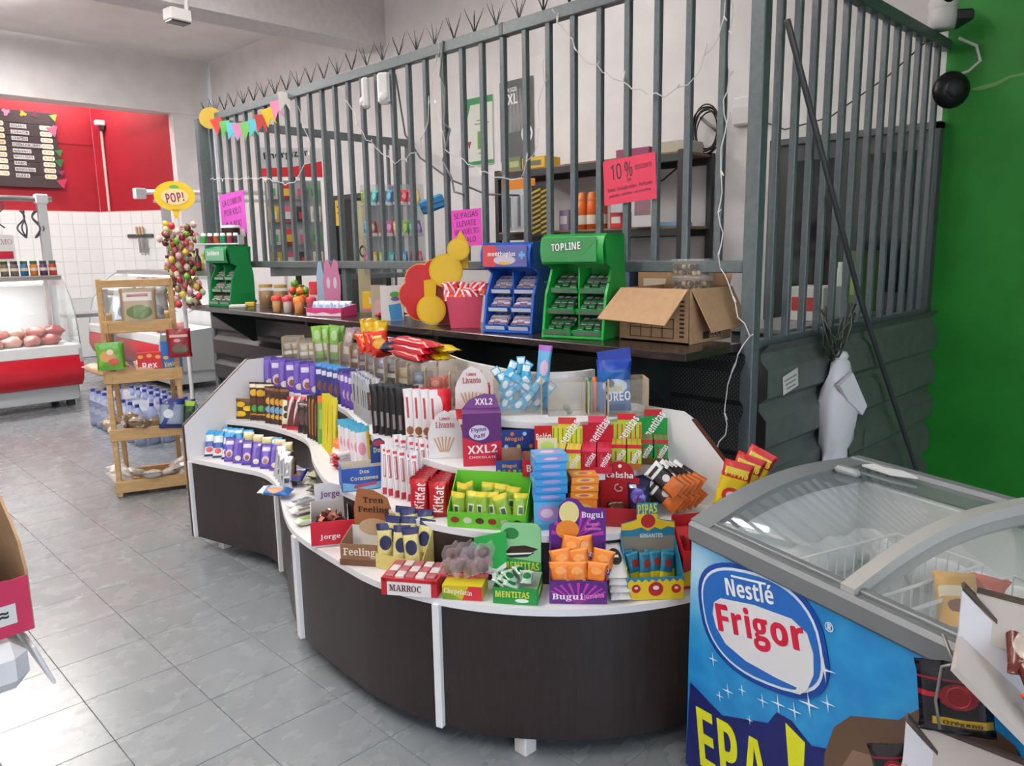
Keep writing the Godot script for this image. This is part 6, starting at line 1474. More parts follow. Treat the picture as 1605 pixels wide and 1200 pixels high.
# ---------- inside the caged office ----------
func office() -> void:
	var bk := flat(rgb("232526"), 0.5)
	# dark double door in the wall
	var dr := struct("door_1", S.new().col(rgb("34383b")).bbox(Vector3(5.13, 1.08, -2.06), Vector3(0.06, 2.16, 0.98), 0.004), grainy("door", rgb("2c3033"), rgb("3a3f43"), 0.02, Vector3(1, 0.4, 1), 0.35, 81))
	part(dr, "door_frame", S.new().col(rgb("4a5053")).box(Vector3(5.12, 2.175, -2.06), Vector3(0.09, 0.04, 1.06)).box(Vector3(5.12, 1.09, -1.55), Vector3(0.09, 2.2, 0.04)).box(Vector3(5.12, 1.09, -2.57), Vector3(0.09, 2.2, 0.04)), paint(0.4))
	part(dr, "door_leaf_joint", S.new().col(rgb("151718")).box(Vector3(5.098, 1.08, -2.06), Vector3(0.004, 2.1, 0.012)), paint(0.6))
	part(dr, "door_glass", S.new().col(rgb("1c2024")).box(Vector3(5.098, 1.62, -1.82), Vector3(0.004, 0.85, 0.32)).box(Vector3(5.098, 1.62, -2.3), Vector3(0.004, 0.85, 0.32)), paint(0.08))
	# doorway at the far end
	var d2 := struct("door_2", S.new().col(rgb("1b1d1f")).box(Vector3(5.13, 1.05, -7.6), Vector3(0.05, 2.1, 0.9)), paint(0.5))
	part(d2, "door_frame", S.new().col(rgb("2c2f31")).box(Vector3(5.12, 2.12, -7.6), Vector3(0.07, 0.06, 1.0)).box(Vector3(5.12, 1.05, -7.12), Vector3(0.07, 2.1, 0.06)).box(Vector3(5.12, 1.05, -8.08), Vector3(0.07, 2.1, 0.06)), paint(0.5))
	# shelving unit
	var sh := thing("shelving_unit", "black metal shelving unit with wooden shelves against the white wall", "shelving unit", Vector3(4.92, 0, -3.98))
	for zz: float in [-0.92, 0.92]:
		for xx: float in [-0.19, 0.19]: part(sh, "post", S.new().bbox(Vector3(xx, 1.08, zz), Vector3(0.045, 2.16, 0.045), 0.003), bk)
	for yy: float in [0.5, 1.02, 1.6, 2.11]:
		part(sh, "shelf", S.new().bbox(Vector3(0, yy + 0.03, 0), Vector3(0.42, 0.02, 1.86), 0.003), grainy("shelfwood", rgb("6a5236"), rgb("8a6c48"), 0.03, Vector3(4, 4, 1), 0.6, 83))
		for xx: float in [-0.2, 0.2]: part(sh, "shelf_beam", S.new().bbox(Vector3(xx, yy, 0), Vector3(0.03, 0.055, 1.82), 0.003), bk)
	# goods on it
	var bx := func(nm: String, lb: String, cat: String, p: Vector3, s: Vector3, c: String, gl := "") -> void:
		var o := solo(nm, lb, cat, S.new().col(rgb(c)).bbox(Vector3(0, s.y / 2, 0), s, 0.004), paint(0.5), p)
		if gl: part(o, "label_print", S.new().col(rgb(gl)).box(Vector3(-s.x / 2 - 0.001, s.y * 0.5, 0), Vector3(0.002, s.y * 0.4, s.z * 0.7)), paint(0.5))
	bx.call("tool_case", "yellow tool case on the top office shelf", "tool case", Vector3(4.9, 2.151, -4.55), Vector3(0.2, 0.1, 0.26), "c8a428", "5a5a4a")
	bx.call("toy_truck_box", "grey green toy box on the top office shelf end", "box", Vector3(4.9, 2.151, -4.78), Vector3(0.18, 0.12, 0.16), "6a745a", "a8b07a")
	bx.call("cloth_pile", "folded violet cloth on the top office shelf", "cloth", Vector3(4.88, 2.151, -3.5), Vector3(0.26, 0.06, 0.3), "8a3a5a")
	bx.call("clear_bag", "pale plastic bag on the top office shelf end", "bag", Vector3(4.88, 2.151, -3.16), Vector3(0.24, 0.08, 0.2), "b0aa9a")
	for i in 3:
		var sp := thing("spray_can", "orange insect spray can on the office shelf", "spray can", Vector3(4.78, 1.641, -4.0 + 0.1 * i), 0, "orange spray cans")
		part(sp, "can_body", S.new().col(rgb("d8661c")).smooth().lathe(Vector3.ZERO, [Vector2(0, 0), Vector2(0.042, 0), Vector2(0.042, 0.2), Vector2(0.03, 0.225)], 16), paint(0.3))
		part(sp, "cap", S.new().col(rgb("e08040")).smooth().lathe(Vector3(0, 0.222, 0), [Vector2(0.034, 0), Vector2(0.034, 0.05), Vector2(0.02, 0.065), Vector2(0, 0.066)], 14), paint(0.4))
		part(sp, "label_print", S.new().col(rgb("e8dcd0")).smooth().lathe(Vector3(0, 0.04, 0), [Vector2(0.0425, 0), Vector2(0.0425, 0.07)], 16), paint(0.4))
	for i in 3:
		var bl := thing("blister_pack", "hanging blister card of small tools beside the shelving unit", "blister pack", Vector3(4.62, 1.62, -4.66 + 0.11 * i), -1.2, "hanging tool cards")
		part(bl, "card", S.new().col(rgb("c8ccd0")).box(Vector3(0, 0.2, 0), Vector3(0.13, 0.34, 0.004)).col(rgb("e08a2c")).box(Vector3(0, 0.4, 0), Vector3(0.13, 0.08, 0.005)), paint(0.4))
		part(bl, "clear_blister", S.new().bbox(Vector3(0, 0.18, 0.014), Vector3(0.1, 0.26, 0.025), 0.006), glass(rgb("d8dce0"), 0.2))
		part(bl, "packed_tool", S.new().col(rgb("3a3d42")).bbox(Vector3(0.01, 0.18, 0.012), Vector3(0.025, 0.24, 0.014), 0.004), paint(0.4))
	for i in 2:
		var cn := thing("caution_pack", "black and yellow striped cable pack beside the shelving unit", "cable pack", Vector3(4.65, 1.6, -4.36 + 0.1 * i), -1.2, "striped cable packs")
		part(cn, "pack_body", S.new().col(rgb("1e1f22")).box(Vector3(0, 0.2, 0), Vector3(0.1, 0.4, 0.02)), paint(0.4))
		for k in 9: part(cn, "yellow_stripe", S.new().col(rgb("c8a82a")).box(Vector3.ZERO, Vector3(0.1, 0.016, 0.001)), paint(0.4), Vector3(0, 0.04 + 0.04 * k, 0.011), Vector3(0, 0, 0.4))
	bx.call("bulb_box", "small violet and white light bulb box on the office shelf", "bulb box", Vector3(4.8, 1.641, -4.17), Vector3(0.1, 0.16, 0.1), "8a7a94", "d8d4da")
	bx.call("battery_card", "orange and white battery card hanging over the green dispenser", "battery card", Vector3(4.675, 1.75, -3.56), Vector3(0.02, 0.36, 0.14), "c8c8cc", "50555c")
	bx.call("battery_card", "white card of small parts beside the orange battery card", "parts card", Vector3(4.675, 1.64, -3.34), Vector3(0.02, 0.28, 0.2), "d4d2d4", "8a6a72")
	bx.call("red_carton", "red and white carton standing on the office shelf", "carton", Vector3(4.78, 1.641, -3.62), Vector3(0.12, 0.12, 0.12), "b82a28", "e8e0dc")
	bx.call("paper_box", "pale blue carton on the lower office shelf", "carton", Vector3(4.85, 1.641, -3.2), Vector3(0.2, 0.03, 0.2), "7aa8c8")
	for i in 4: bx.call("storage_box", ["brown storage carton on the lower office shelf", "blue grey storage box on the lower office shelf", "cream storage carton on the lower office shelf", "dark grey storage box on the lower office shelf"][i], "storage box", Vector3(4.88, 1.061, -3.25 - 0.42 * i), Vector3(0.3, 0.3, 0.34), ["9a7a58", "4a5a78", "b8a888", "3a3c40"][i], ["c8b8a0", "8a9ab8", "7a6a5a", "6a6c70"][i])
	# posters
	var p1 := thing("poster", "green and white printed notice on the white office wall", "poster", Vector3(5.14, 2.3, -5.58), -PI / 2)
	part(p1, "sheet", S.new().col(rgb("dfe2da")).box(Vector3(0, 0.3, 0), Vector3(0.4, 0.62, 0.004)), paint(0.7))
	part(p1, "green_border", S.new().col(rgb("3a8a52")).box(Vector3(0, 0.58, 0.003), Vector3(0.4, 0.06, 0.002)).prism(P2([-0.2, 0.3, -0.2, 0.56, -0.1, 0.56]), 0.006), paint(0.7))
	part(p1, "green_footer", S.new().col(rgb("3a8a52")).box(Vector3(0, 0.015, 0.003), Vector3(0.4, 0.035, 0.002)), paint(0.7))
	part(p1, "picture_print", S.new().col(rgb("6a9a4a")).box(Vector3(0.05, 0.22, 0.003), Vector3(0.12, 0.16, 0.002)).col(rgb("a83a4a")).prism(P2([-0.16, 0.22, -0.13, 0.15, -0.1, 0.22]), 0.006).col(rgb("8a9a8a")).box(Vector3(0.05, 0.4, 0.003), Vector3(0.14, 0.01, 0.002)).box(Vector3(0.05, 0.37, 0.003), Vector3(0.2, 0.01, 0.002)).box(Vector3(0.06, 0.1, 0.003), Vector3(0.12, 0.012, 0.002)), paint(0.7))
	var p2 := thing("poster", "dark grey product poster with white lettering and round price", "poster", Vector3(5.14, 2.29, -5.07), -PI / 2)
	part(p2, "sheet", S.new().col(rgb("4a4c50")).box(Vector3(0, 0.35, 0), Vector3(0.42, 0.7, 0.004)), paint(0.5))
	for i in 5: part(p2, "light_ray_print", S.new().col(rgb("7d7f84")).prism(P2([0.04 * i - 0.02, 0.62, 0.04 * i, 0.62, 0.05 * i + 0.02, 0.25, 0.05 * i - 0.04, 0.25]), 0.001), paint(0.5), Vector3(-0.06, 0, 0.003))
	write(p2, "NEW SIZE", 0.18, 0.035, rgb("e8e8ec"), Vector3(-0.08, 0.62, 0.004), Vector3.ZERO, "italic_bold")
	write(p2, "XXL", 0.2, 0.09, rgb("f2f2f4"), Vector3(-0.08, 0.54, 0.004), Vector3.ZERO, "italic_bold")
	part(p2, "round_price", S.new().col(rgb("ecebe8")).prism(ell(0.07, 0.08, 0.13, 0.22), 0.002), paint(0.5), Vector3(0, 0, 0.003))
	write(p2, "$220", 0.1, 0.05, rgb("2a2a2c"), Vector3(0.13, 0.22, 0.005))
	# battery rack
	var en := thing("battery_rack", "tall battery rack with a grey and red header in the office", "battery rack", Vector3(3.42, 0, -6.05), -0.52)
	part(en, "rack_pole", S.new().bbox(Vector3(0, 1.1, -0.03), Vector3(0.05, 2.2, 0.04), 0.004), bk)
	part(en, "rack_foot", S.new().bbox(Vector3(0, 0.02, -0.03), Vector3(0.4, 0.04, 0.3), 0.006), bk)
	var eh := part(en, "header_card", S.new().col(rgb("c4c5c8")).box(Vector3(0, 2.28, 0), Vector3(0.5, 0.17, 0.02)).col(rgb("c01a26")).prism(P2([-0.25, 2.13, -0.25, 2.195, 0.0, 2.21, 0.25, 2.26, 0.25, 2.13]), 0.024), paint(0.4))
	write(eh, "Energizer", 0.36, 0.075, rgb("1c1c1e"), Vector3(-0.04, 2.305, 0.013), Vector3(0, 0, 0.1), "italic_bold")
	part(en, "rack_grid", S.new().col(rgb("8a8c90")).box(Vector3(0, 1.7, -0.005), Vector3(0.46, 0.8, 0.006)), paint(0.5))
	var cc := ["c8ccc8", "b82a34", "9a9c9e", "5a9a5a", "d0b03a", "c0506a", "2c2e32", "d8d4c4"]
	for i in 16:
		var o := solo("battery_blister", "small battery blister card hanging on the battery rack", "battery card", S.new().col(rgb(cc[i % 8])).box(Vector3(0, -0.07, 0), Vector3(0.085, 0.13, 0.004)).col(rgb(cc[(i + 3) % 8])).box(Vector3(0, -0.08, 0.006), Vector3(0.05, 0.06, 0.014)), paint(0.4), en.transform * Vector3(-0.17 + 0.115 * (i % 4), 2.08 - 0.19 * (i / 4), 0.025), Vector3(0, -0.52, 0), "battery cards on the rack")
	var pap := thing("cream_scroll", "narrow cream paper chart hanging behind the bars", "paper chart", Vector3(3.62, 1.0, -5.35), -0.6)
	part(pap, "stand_pole", S.new().col(rgb("5a5c5e")).box(Vector3(0, -0.05, -0.01), Vector3(0.02, 1.9, 0.012)), paint(0.5))
	part(pap, "paper", S.new().col(rgb("d8cda4")).box(Vector3(0, 0.45, 0), Vector3(0.1, 0.9, 0.003)), paint(0.7))
	part(pap, "ink_print", S.new().col(rgb("4a4636")).prism(ell(0.03, 0.05, 0, 0.5), 0.002).col(rgb("d8cda4")).prism(ell(0.018, 0.03, 0, 0.5), 0.004), paint(0.7), Vector3(0, 0, 0.002))
	solo("yellow_note", "small yellow note card hanging behind the bars", "note card", S.new().col(rgb("dcae3a")).box(Vector3(0, 0.08, 0), Vector3(0.09, 0.17, 0.003)).col(rgb("5a4a1a")).box(Vector3(0, 0.12, 0), Vector3(0.05, 0.012, 0.005)).box(Vector3(0, 0.08, 0), Vector3(0.04, 0.012, 0.005)), paint(0.6), Vector3(2.95, 1.68, -4.62), Vector3(0, -1.57, 0))
	# hanging clear rack of small toys
	var hr := thing("toy_rack", "clear hanging toy rack with many small coloured toys", "toy rack", Vector3(3.75, 1.35, -5.1), -0.7)
	part(hr, "stand_pole", S.new().col(rgb("8a8c90")).tube([Vector3(0, -1.35, -0.05), Vector3(0, 0.66, -0.05)], 0.012, 6), paint(0.4))
	part(hr, "clear_back", S.new().box(Vector3(0, 0.32, -0.03), Vector3(0.5, 0.7, 0.004)), glass(rgb("c8d4dc"), 0.25))
	for i in 3: part(hr, "clear_shelf", S.new().box(Vector3(0, 0.02 + 0.24 * i, 0.03), Vector3(0.5, 0.004, 0.12)), glass(rgb("c8d4dc"), 0.3))
	var tc := [["b85a8a", "pink"], ["3a8ab8", "blue"], ["8ab03a", "green"], ["c83a3a", "red"], ["7a5aa8", "violet"], ["d8b050", "yellow"], ["8a4a3a", "brown"], ["3aa8a0", "teal"]]
	for i in 24:
		var k: Array = tc[(i * 5 + i / 8) % 8]
		solo("small_toy", k[1] + " small packed toy on the clear hanging rack", "toy", wrapper(0.055, 0.12, 0.035), printed("toy" + k[1], k[0], [["c", 0.5, 0.4, 0.3, 0.2, Color.html(k[0]).lightened(0.5).to_html(false)], ["r", 0, 0.8, 1, 0.2, "d8d4d4"]], 0.3, 24, 48), hr.transform * Vector3(-0.21 + 0.06 * (i % 8), 0.025 + 0.24 * (i / 8), 0.03), Vector3(-0.1, -0.7 + rng.randf_range(-0.4, 0.4), rng.randf_range(-0.2, 0.2)), k[1] + " packed toys")
	solo("blue_toy_case", "bright blue plastic toy case hanging beside the clear rack", "toy case", S.new().col(rgb("2f86c0")).bbox(Vector3.ZERO, Vector3(0.2, 0.11, 0.08), 0.015).col(rgb("1f6aa0")).bbox(Vector3(0, 0.0, 0.0), Vector3(0.205, 0.02, 0.085), 0.004), paint(0.35), Vector3(3.98, 1.86, -4.88), Vector3(0, -0.7, 0.35))
	# chair back and bottle by the doors
	solo("water_bottle", "clear water bottle standing behind the side bars", "bottle", S.new().col(rgb("b8c4c0")).smooth().lathe(Vector3.ZERO, [Vector2(0, 0), Vector2(0.04, 0), Vector2(0.042, 0.2), Vector2(0.014, 0.27), Vector2(0.014, 0.3), Vector2(0, 0.3)], 14).col(rgb("a83030")).lathe(Vector3(0, 0.05, 0), [Vector2(0.043, 0), Vector2(0.043, 0.05)], 14), paint(0.15), Vector3(4.3, 1.1, -1.75))
	var ft := thing("filing_table", "grey steel table behind the side bars", "table", Vector3(4.2, 0, -1.85))
	part(ft, "table_top", S.new().col(rgb("8a8c8e")).bbox(Vector3(0, 1.08, 0), Vector3(1.3, 0.03, 0.34), 0.004), paint(0.5))
	for sx: float in [-1, 1]: part(ft, "table_leg", S.new().col(rgb("5a5c5e")).bbox(Vector3(sx * 0.6, 0.53, 0), Vector3(0.04, 1.07, 0.3), 0.004), paint(0.5))
	bx.call("paper_stack", "stack of white papers behind the side bars", "paper stack", Vector3(4.1, 1.096, -1.8), Vector3(0.24, 0.18, 0.2), "c8c6c4", "a83a34")
	bx.call("green_folder", "tall olive green folder behind the side bars", "folder", Vector3(4.72, 1.096, -1.78), Vector3(0.3, 0.36, 0.05), "5a6a3a", "8a9a5a")
	# router, cable coil and wires on the wall
	var ro := thing("router_box", "white junction box fixed high on the office wall", "junction box", Vector3(5.13, 2.33, -2.78), -PI / 2)
	part(ro, "box_body", S.new().col(rgb("e4e2e0")).bbox(Vector3(0, 0.09, 0.01), Vector3(0.22, 0.19, 0.05), 0.008), paint(0.5))
	part(ro, "box_lid", S.new().col(rgb("d4d2d0")).bbox(Vector3(0, 0.06, 0.036), Vector3(0.21, 0.11, 0.008), 0.003), paint(0.5))
	var co := S.new().col(rgb("18191b")).smooth()
	for k in 6:
		var pts := []
		for i in 25: pts.append(Vector3(0.02 * sin(k * 2.0 + i * 0.3), sin(TAU * i / 24.0) * (0.13 + 0.008 * k), cos(TAU * i / 24.0) * (0.09 + 0.006 * k)) + Vector3(-0.005 * k, 0.006 * sin(k * 3.0), 0.006 * cos(k * 5.0)))
		co.tube(pts, 0.006, 5)
	solo("cable_coil", "coiled black cable hanging on the office wall", "cable", co, paint(0.4), Vector3(5.08, 2.32, -3.08))
	var wire := func(lb: String, pts: Array, r: float, c: String) -> void:
		solo("wall_cable", lb, "cable", S.new().col(rgb(c)).smooth().tube(pts, r, 5), paint(0.5))
	wire.call("thin black cable drooping across the office wall to the green wall", [Vector3(5.1, 2.33, -2.66), Vector3(5.1, 2.26, -2.5), Vector3(5.1, 2.3, -2.2), Vector3(5.1, 2.5, -1.85), Vector3(5.1, 2.68, -1.62)], 0.005, "2a2b2d")
	wire.call("grey cable running diagonally down the office wall", [Vector3(5.1, 2.42, -3.15), Vector3(5.1, 2.3, -3.0)], 0.012, "8a8a8c")
	wire.call("dark cable falling from the coil to the shelving unit", [Vector3(5.1, 2.22, -3.12), Vector3(5.08, 2.0, -3.45), Vector3(5.08, 1.9, -3.7)], 0.007, "3a3a3c")

# ---------- butcher's corner ----------
func meat_case(label: String, pos: Vector3, yaw: float, L: float) -> Node3D:
	var t := thing("meat_counter", label, "meat counter", pos, yaw)
	var white := flat(rgb("eceded"), 0.35)
	var grey := flat(rgb("b4b8bb"), 0.4)
	part(t, "base_panel", S.new().bbox(Vector3(0, 0.15, -0.5), Vector3(L - 0.06, 0.16, 0.76), 0.006), grey)
	for sx: float in [-1, 1]:
		for z: float in [-0.2, -0.8]: part(t, "foot", S.new().col(rgb("2a2a2c")).bbox(Vector3(sx * (L / 2 - 0.1), 0.035, z), Vector3(0.07, 0.07, 0.07), 0.006), paint(0.6))
	var red := S.new().col(rgb("c8142a")).smooth()
	var pr := [Vector2(-0.1, 0.22), Vector2(-0.02, 0.28), Vector2(0.02, 0.38), Vector2(0.02, 0.46), Vector2(0.0, 0.53)]
	for i in pr.size() - 1:
		var a: Vector2 = pr[i]
		var b: Vector2 = pr[i + 1]
		red.quad(Vector3(-L / 2, a.y, a.x), Vector3(-L / 2, b.y, b.x), Vector3(L / 2, b.y, b.x), Vector3(L / 2, a.y, a.x))
	part(t, "red_fascia", red, paint(0.3, 0.0, 0.4))
	part(t, "white_band", S.new().bbox(Vector3(0, 0.585, -0.02), Vector3(L, 0.11, 0.05), 0.008), white)
	part(t, "deck", S.new().box(Vector3(0, 0.63, -0.4), Vector3(L - 0.06, 0.02, 0.76)), white)
	part(t, "rear_wall", S.new().box(Vector3(0, 0.7, -0.86), Vector3(L - 0.02, 1.0, 0.04)), flat(rgb("c8cbcc"), 0.4))
	var sp := P2([-0.02, 0.63, 0.0, 0.2, 0.84, 0.2, 0.84, 0.68, 0.4, 0.66])
	for sx: float in [-1, 1]: part(t, "end_panel", S.new().prism(P2([0.0, 0.64, -0.02, 0.46, 0.02, 0.3, 0.12, 0.22, 0.86, 0.2, 0.86, 0.7]), 0.03), flat(rgb("a9adaf"), 0.4), Vector3(sx * (L / 2 - 0.015), 0, 0), Vector3(0, PI / 2, 0))
	var g := S.new().smooth()
	var ga := [Vector2(-0.01, 0.64), Vector2(-0.03, 0.78), Vector2(-0.08, 0.95), Vector2(-0.18, 1.1), Vector2(-0.3, 1.22), Vector2(-0.42, 1.29)]
	for i in ga.size() - 1:
		var a: Vector2 = ga[i]
		var b: Vector2 = ga[i + 1]
		g.quad(Vector3(-L / 2, a.y, a.x), Vector3(-L / 2, b.y, b.x), Vector3(L / 2, b.y, b.x), Vector3(L / 2, a.y, a.x))
	part(t, "curved_glass", g, glass(rgb("d0dcdc"), 0.14))
	for sx: float in [-1, 1]:
		var ge := P2([0.8, 0.66, 0.8, 1.28])
		for i in range(ga.size() - 1, -1, -1): ge.append(Vector2(-ga[i].x, ga[i].y))
		part(t, "end_glass", S.new().prism(ge, 0.006), glass(rgb("d0dcdc"), 0.14), Vector3(sx * (L / 2 - 0.004), 0, 0), Vector3(0, PI / 2, 0))
		var ed := []
		for q: Vector2 in ga: ed.append(Vector3(sx * (L / 2 - 0.004), q.y, q.x))
		part(t, "glass_edge", S.new().col(rgb("8a9294")).smooth().tube(ed, 0.006, 5), paint(0.3))
	part(t, "top_shelf", S.new().bbox(Vector3(0, 1.285, -0.6), Vector3(L, 0.05, 0.4), 0.005), flat(rgb("9a9a96"), 0.3, 0.4))
	for sx: float in [-1, 1]: part(t, "shelf_post", S.new().bbox(Vector3(sx * (L / 2 - 0.08), 0.96, -0.7), Vector3(0.04, 0.62, 0.04), 0.004), flat(rgb("a89a98"), 0.3, 0.3))
	var tb := part(t, "light_tube", S.new().tube([Vector3(-L / 2 + 0.15, 1.245, -0.5), Vector3(L / 2 - 0.15, 1.245, -0.5)], 0.014, 8), LAMP)
	var l := AreaLight3D.new()
	l.name = "tube_light"
	tb.add_child(l)
	l.position = Vector3(0, 1.22, -0.5)
	l.rotation = Vector3(-PI / 2, 0, 0)
	l.area_size = Vector2(L - 0.3, 0.05)
	l.light_energy = 1.3
	l.area_range = 20.0
	l.shadow_enabled = true
	return t

func butcher() -> void:
	var c1 := meat_case("white and red butcher's meat counter facing the shop aisle", Vector3(1.32, 0, -8.44), 0.0, 2.0)
	var c2 := meat_case("white and red butcher's meat counter set across the corner", Vector3(3.12, 0, -9.72), -PI / 2, 2.4)
	var mc := ["c8736c", "d99a8c", "b85a58", "e0b4a4", "c98078", "a84c4c"]
	var lump := func(sd: int) -> ArrayMesh:
		var s := S.new().smooth()
		var nz := FastNoiseLite.new()
		nz.seed = sd
		nz.frequency = 0.9
		var n := 12
		for i in 6:
			for k in n:
				var q := []
				for e: Vector2i in [Vector2i(0, 0), Vector2i(1, 0), Vector2i(1, 1), Vector2i(0, 1)]:
					var la := PI * (i + e.x) / 6 - PI / 2
					var lo := TAU * ((k + e.y) % n) / n
					var d := Vector3(cos(la) * cos(lo), sin(la), cos(la) * sin(lo))
					q.append(d * Vector3(0.1, 0.055, 0.075) * (1.0 + 0.45 * nz.get_noise_3dv(d * 1.6)))
				s.tri(q[0], q[1], q[2])
				s.tri(q[0], q[2], q[3])
		return s.mesh()
	var lumps := [lump.call(3), lump.call(8), lump.call(15)]
	for i in 6: M["meat%d" % i] = grainy("meatt%d" % i, rgb(mc[i]), rgb(mc[i]).lerp(rgb("f0dccc"), 0.6), 0.05, Vector3.ONE * 3, 0.35, 90) if i < 3 else flat(rgb(mc[i]), 0.35)
	for i in 24:
		var p := c1.transform * Vector3(-0.05 + 0.165 * (i % 6) + 0.07 * (i / 18), 0.685 + 0.075 * (i / 18), -0.14 - 0.17 * ((i % 18) / 6) - 0.02 * (i % 2) - 0.12 * (i / 18))
		solo("meat_cut", "pink meat cut lying in the aisle facing counter", "meat", lumps[i % 3], M["meat%d" % (i % 6)], p, Vector3(0, i * 1.1, 0), "meat cuts in the aisle facing counter")
	for i in 24:
		var p := c2.transform * Vector3(-1.05 + 0.175 * (i % 12), 0.685, -0.16 - 0.2 * (i / 12))
		solo("meat_cut", "pale meat cut lying in the corner counter", "meat", lumps[(i + 1) % 3], M["meat%d" % ((i * 2 + 1) % 6)], p, Vector3(0, i * 1.7, 0), "meat cuts in the corner counter")
	# jars on the first counter
	var jc := [["6a4a3a", "3a4a2a"], ["b8a83a", "3a4a2a"], ["7a6a5a", "3a4a2a"], ["6e625a", "3a3a3a"], ["2f6a9a", "2e5a32"], ["d0782a", "2e5a32"], ["5a3a6a", "3a4a42"], ["b83a2a", "2e5a32"]]
	for i in 8:
		var j := thing("spice_jar", "small spice jar with a " + ["brown", "yellow", "grey brown", "grey", "blue", "orange", "violet", "red"][i] + " label on the meat counter shelf", "spice jar", c1.transform * Vector3(0.36 + 0.085 * i, 1.311, -0.5))
		part(j, "jar_body", S.new().col(rgb(jc[i][0])).smooth().lathe(Vector3.ZERO, [Vector2(0, 0), Vector2(0.036, 0), Vector2(0.036, 0.1), Vector2(0.028, 0.12)], 12), paint(0.4))
		part(j, "jar_lid", S.new().col(rgb(jc[i][1])).lathe(Vector3(0, 0.118, 0), [Vector2(0.032, 0), Vector2(0.032, 0.03), Vector2(0, 0.03)], 12), paint(0.5))
		part(j, "jar_label", S.new().col(rgb("d8d0b8")).smooth().lathe(Vector3(0, 0.05, 0), [Vector2(0.0368, 0), Vector2(0.0368, 0.03)], 12), paint(0.5))
	var sg := thing("price_sign", "white price sign with red lettering above the spice jars", "price sign", c1.transform * Vector3(0.42, 1.46, -0.62), 0.0)
	part(sg, "sign_board", S.new().col(rgb("f0efec")).box(Vector3(0, 0.12, 0), Vector3(0.5, 0.28, 0.006)), paint(0.5))
	write(sg, "SUPREMO", 0.3, 0.05, rgb("b07a88"), Vector3(0.08, 0.19, 0.004), Vector3.ZERO, "serif")
	part(sg, "red_strip", S.new().col(rgb("b8143a")).box(Vector3(0, 0.06, 0.003), Vector3(0.46, 0.075, 0.003)), paint(0.5))
	write(sg, "el kilo", 0.2, 0.05, rgb("f4ecee"), Vector3(0.0, 0.06, 0.006))
	# hanging rail with hooks
	var hr := thing("meat_rail", "steel meat rail on white posts above the first counter", "meat rail", Vector3(2.38, 0, -9.5))
	part(hr, "rail", S.new().smooth().tube([Vector3(-2.6, 2.105, 0), Vector3(0.1, 2.105, 0)], 0.028, 8), flat(rgb("b4b6b8"), 0.3, 0.7))
	part(hr, "rail_collar", S.new().col(rgb("dfe0e2")).bbox(Vector3(0.0, 2.105, 0), Vector3(0.12, 0.1, 0.1), 0.01), paint(0.4))
	part(hr, "post", S.new().col(rgb("d4d6da")).bbox(Vector3(0, 1.04, 0), Vector3(0.09, 2.08, 0.06), 0.006), paint(0.4))
	part(hr, "post", S.new().col(rgb("d4d6da")).bbox(Vector3(-2.5, 1.04, 0), Vector3(0.09, 2.08, 0.06), 0.006), paint(0.4))
	var hk := []
	for i in 18: hk.append(Vector3(0.05 * sin(i * 0.42), -0.0165 * i, 0))
	var hm := S.new().smooth().tube(hk, 0.009, 6).mesh()
	for i in 6: solo("meat_hook", "steel s shaped meat hook hanging from the rail", "meat hook", hm, flat(rgb("6e7073"), 0.3, 0.7), Vector3([1.98, 2.17, 2.19, 2.21, 2.31, 2.33][i], 2.08 - (0.1 if i > 0 else 0.0), -9.5), Vector3(0, 0.5 * i, 0), "meat hooks on the rail")
	var r2 := thing("meat_rail", "white tube rail on a bracket over the corner counter", "meat rail", Vector3(3.4, 0, -9.5))
	part(r2, "rail", S.new().col(rgb("e8e8ea")).smooth().tube([Vector3(0, 2.22, 0), Vector3(1.7, 2.27, 0)], 0.03, 8).tube([Vector3(0.15, 2.12, 0.0), Vector3(1.7, 2.17, 0)], 0.02, 8), paint(0.3))
	part(r2, "bracket", S.new().col(rgb("cfd2d6")).bbox(Vector3(0, 2.2, 0), Vector3(0.12, 0.12, 0.1), 0.008), paint(0.4))
	part(r2, "post", S.new().col(rgb("cfd2d6")).bbox(Vector3(0.28, 1.08, 0), Vector3(0.1, 2.16, 0.05), 0.006), paint(0.4))
	# menu board
	var mb := thing("menu_board", "dark wooden price board with white name plates on the red wall", "menu board", Vector3(2.86, 2.46, -12.62))
	for i in 6: part(mb, "plank", S.new().bbox(Vector3(0, 0.085 + 0.172 * i, 0), Vector3(1.2, 0.168, 0.03), 0.004), grainy("menuwood", rgb("33282a"), rgb("43363a"), 0.03, Vector3(1, 8, 8), 0.6, 95))
	var nm := ["HIGADO", "CORAZON", "CENTRO", "CHINCHULINES", "RIÑONES", "MOLLEJAS", "RABO", "MONDONGO", "RUEDA"]
	var pr := ["$ 150", "$ 95", "$ 790", "$ 150", "$ 95", "$ 98", "$ 90", "$ 990", "$ 190"]
	for i in 9:
		var yy := 0.82 - 0.083 * i
		var wn: float = 0.026 * (nm[i] as String).length() + 0.04
		var pl := part(mb, "name_plate", S.new().col(rgb("d8d6d8")).box(Vector3.ZERO, Vector3(wn, 0.052, 0.004)), paint(0.5), Vector3(0.03 + wn / 2, yy, 0.018))
		write(pl, nm[i], wn - 0.025, 0.034, rgb("2a2628"), Vector3(0, 0, 0.003))
		var pp := part(mb, "price_plate", S.new().col(rgb("f0ecdc")).prism(rrect(0.15, 0.062, 0.02), 0.004), paint(0.5), Vector3(0.46, yy, 0.018))
		write(pp, pr[i], 0.11, 0.036, rgb("c89a2a"), Vector3(0, 0, 0.003))
		var p3 := part(mb, "price_plate", S.new().col(rgb("f0ecdc")).prism(rrect(0.15, 0.062, 0.02), 0.004), paint(0.5), Vector3(-0.12, yy + 0.02, 0.018))
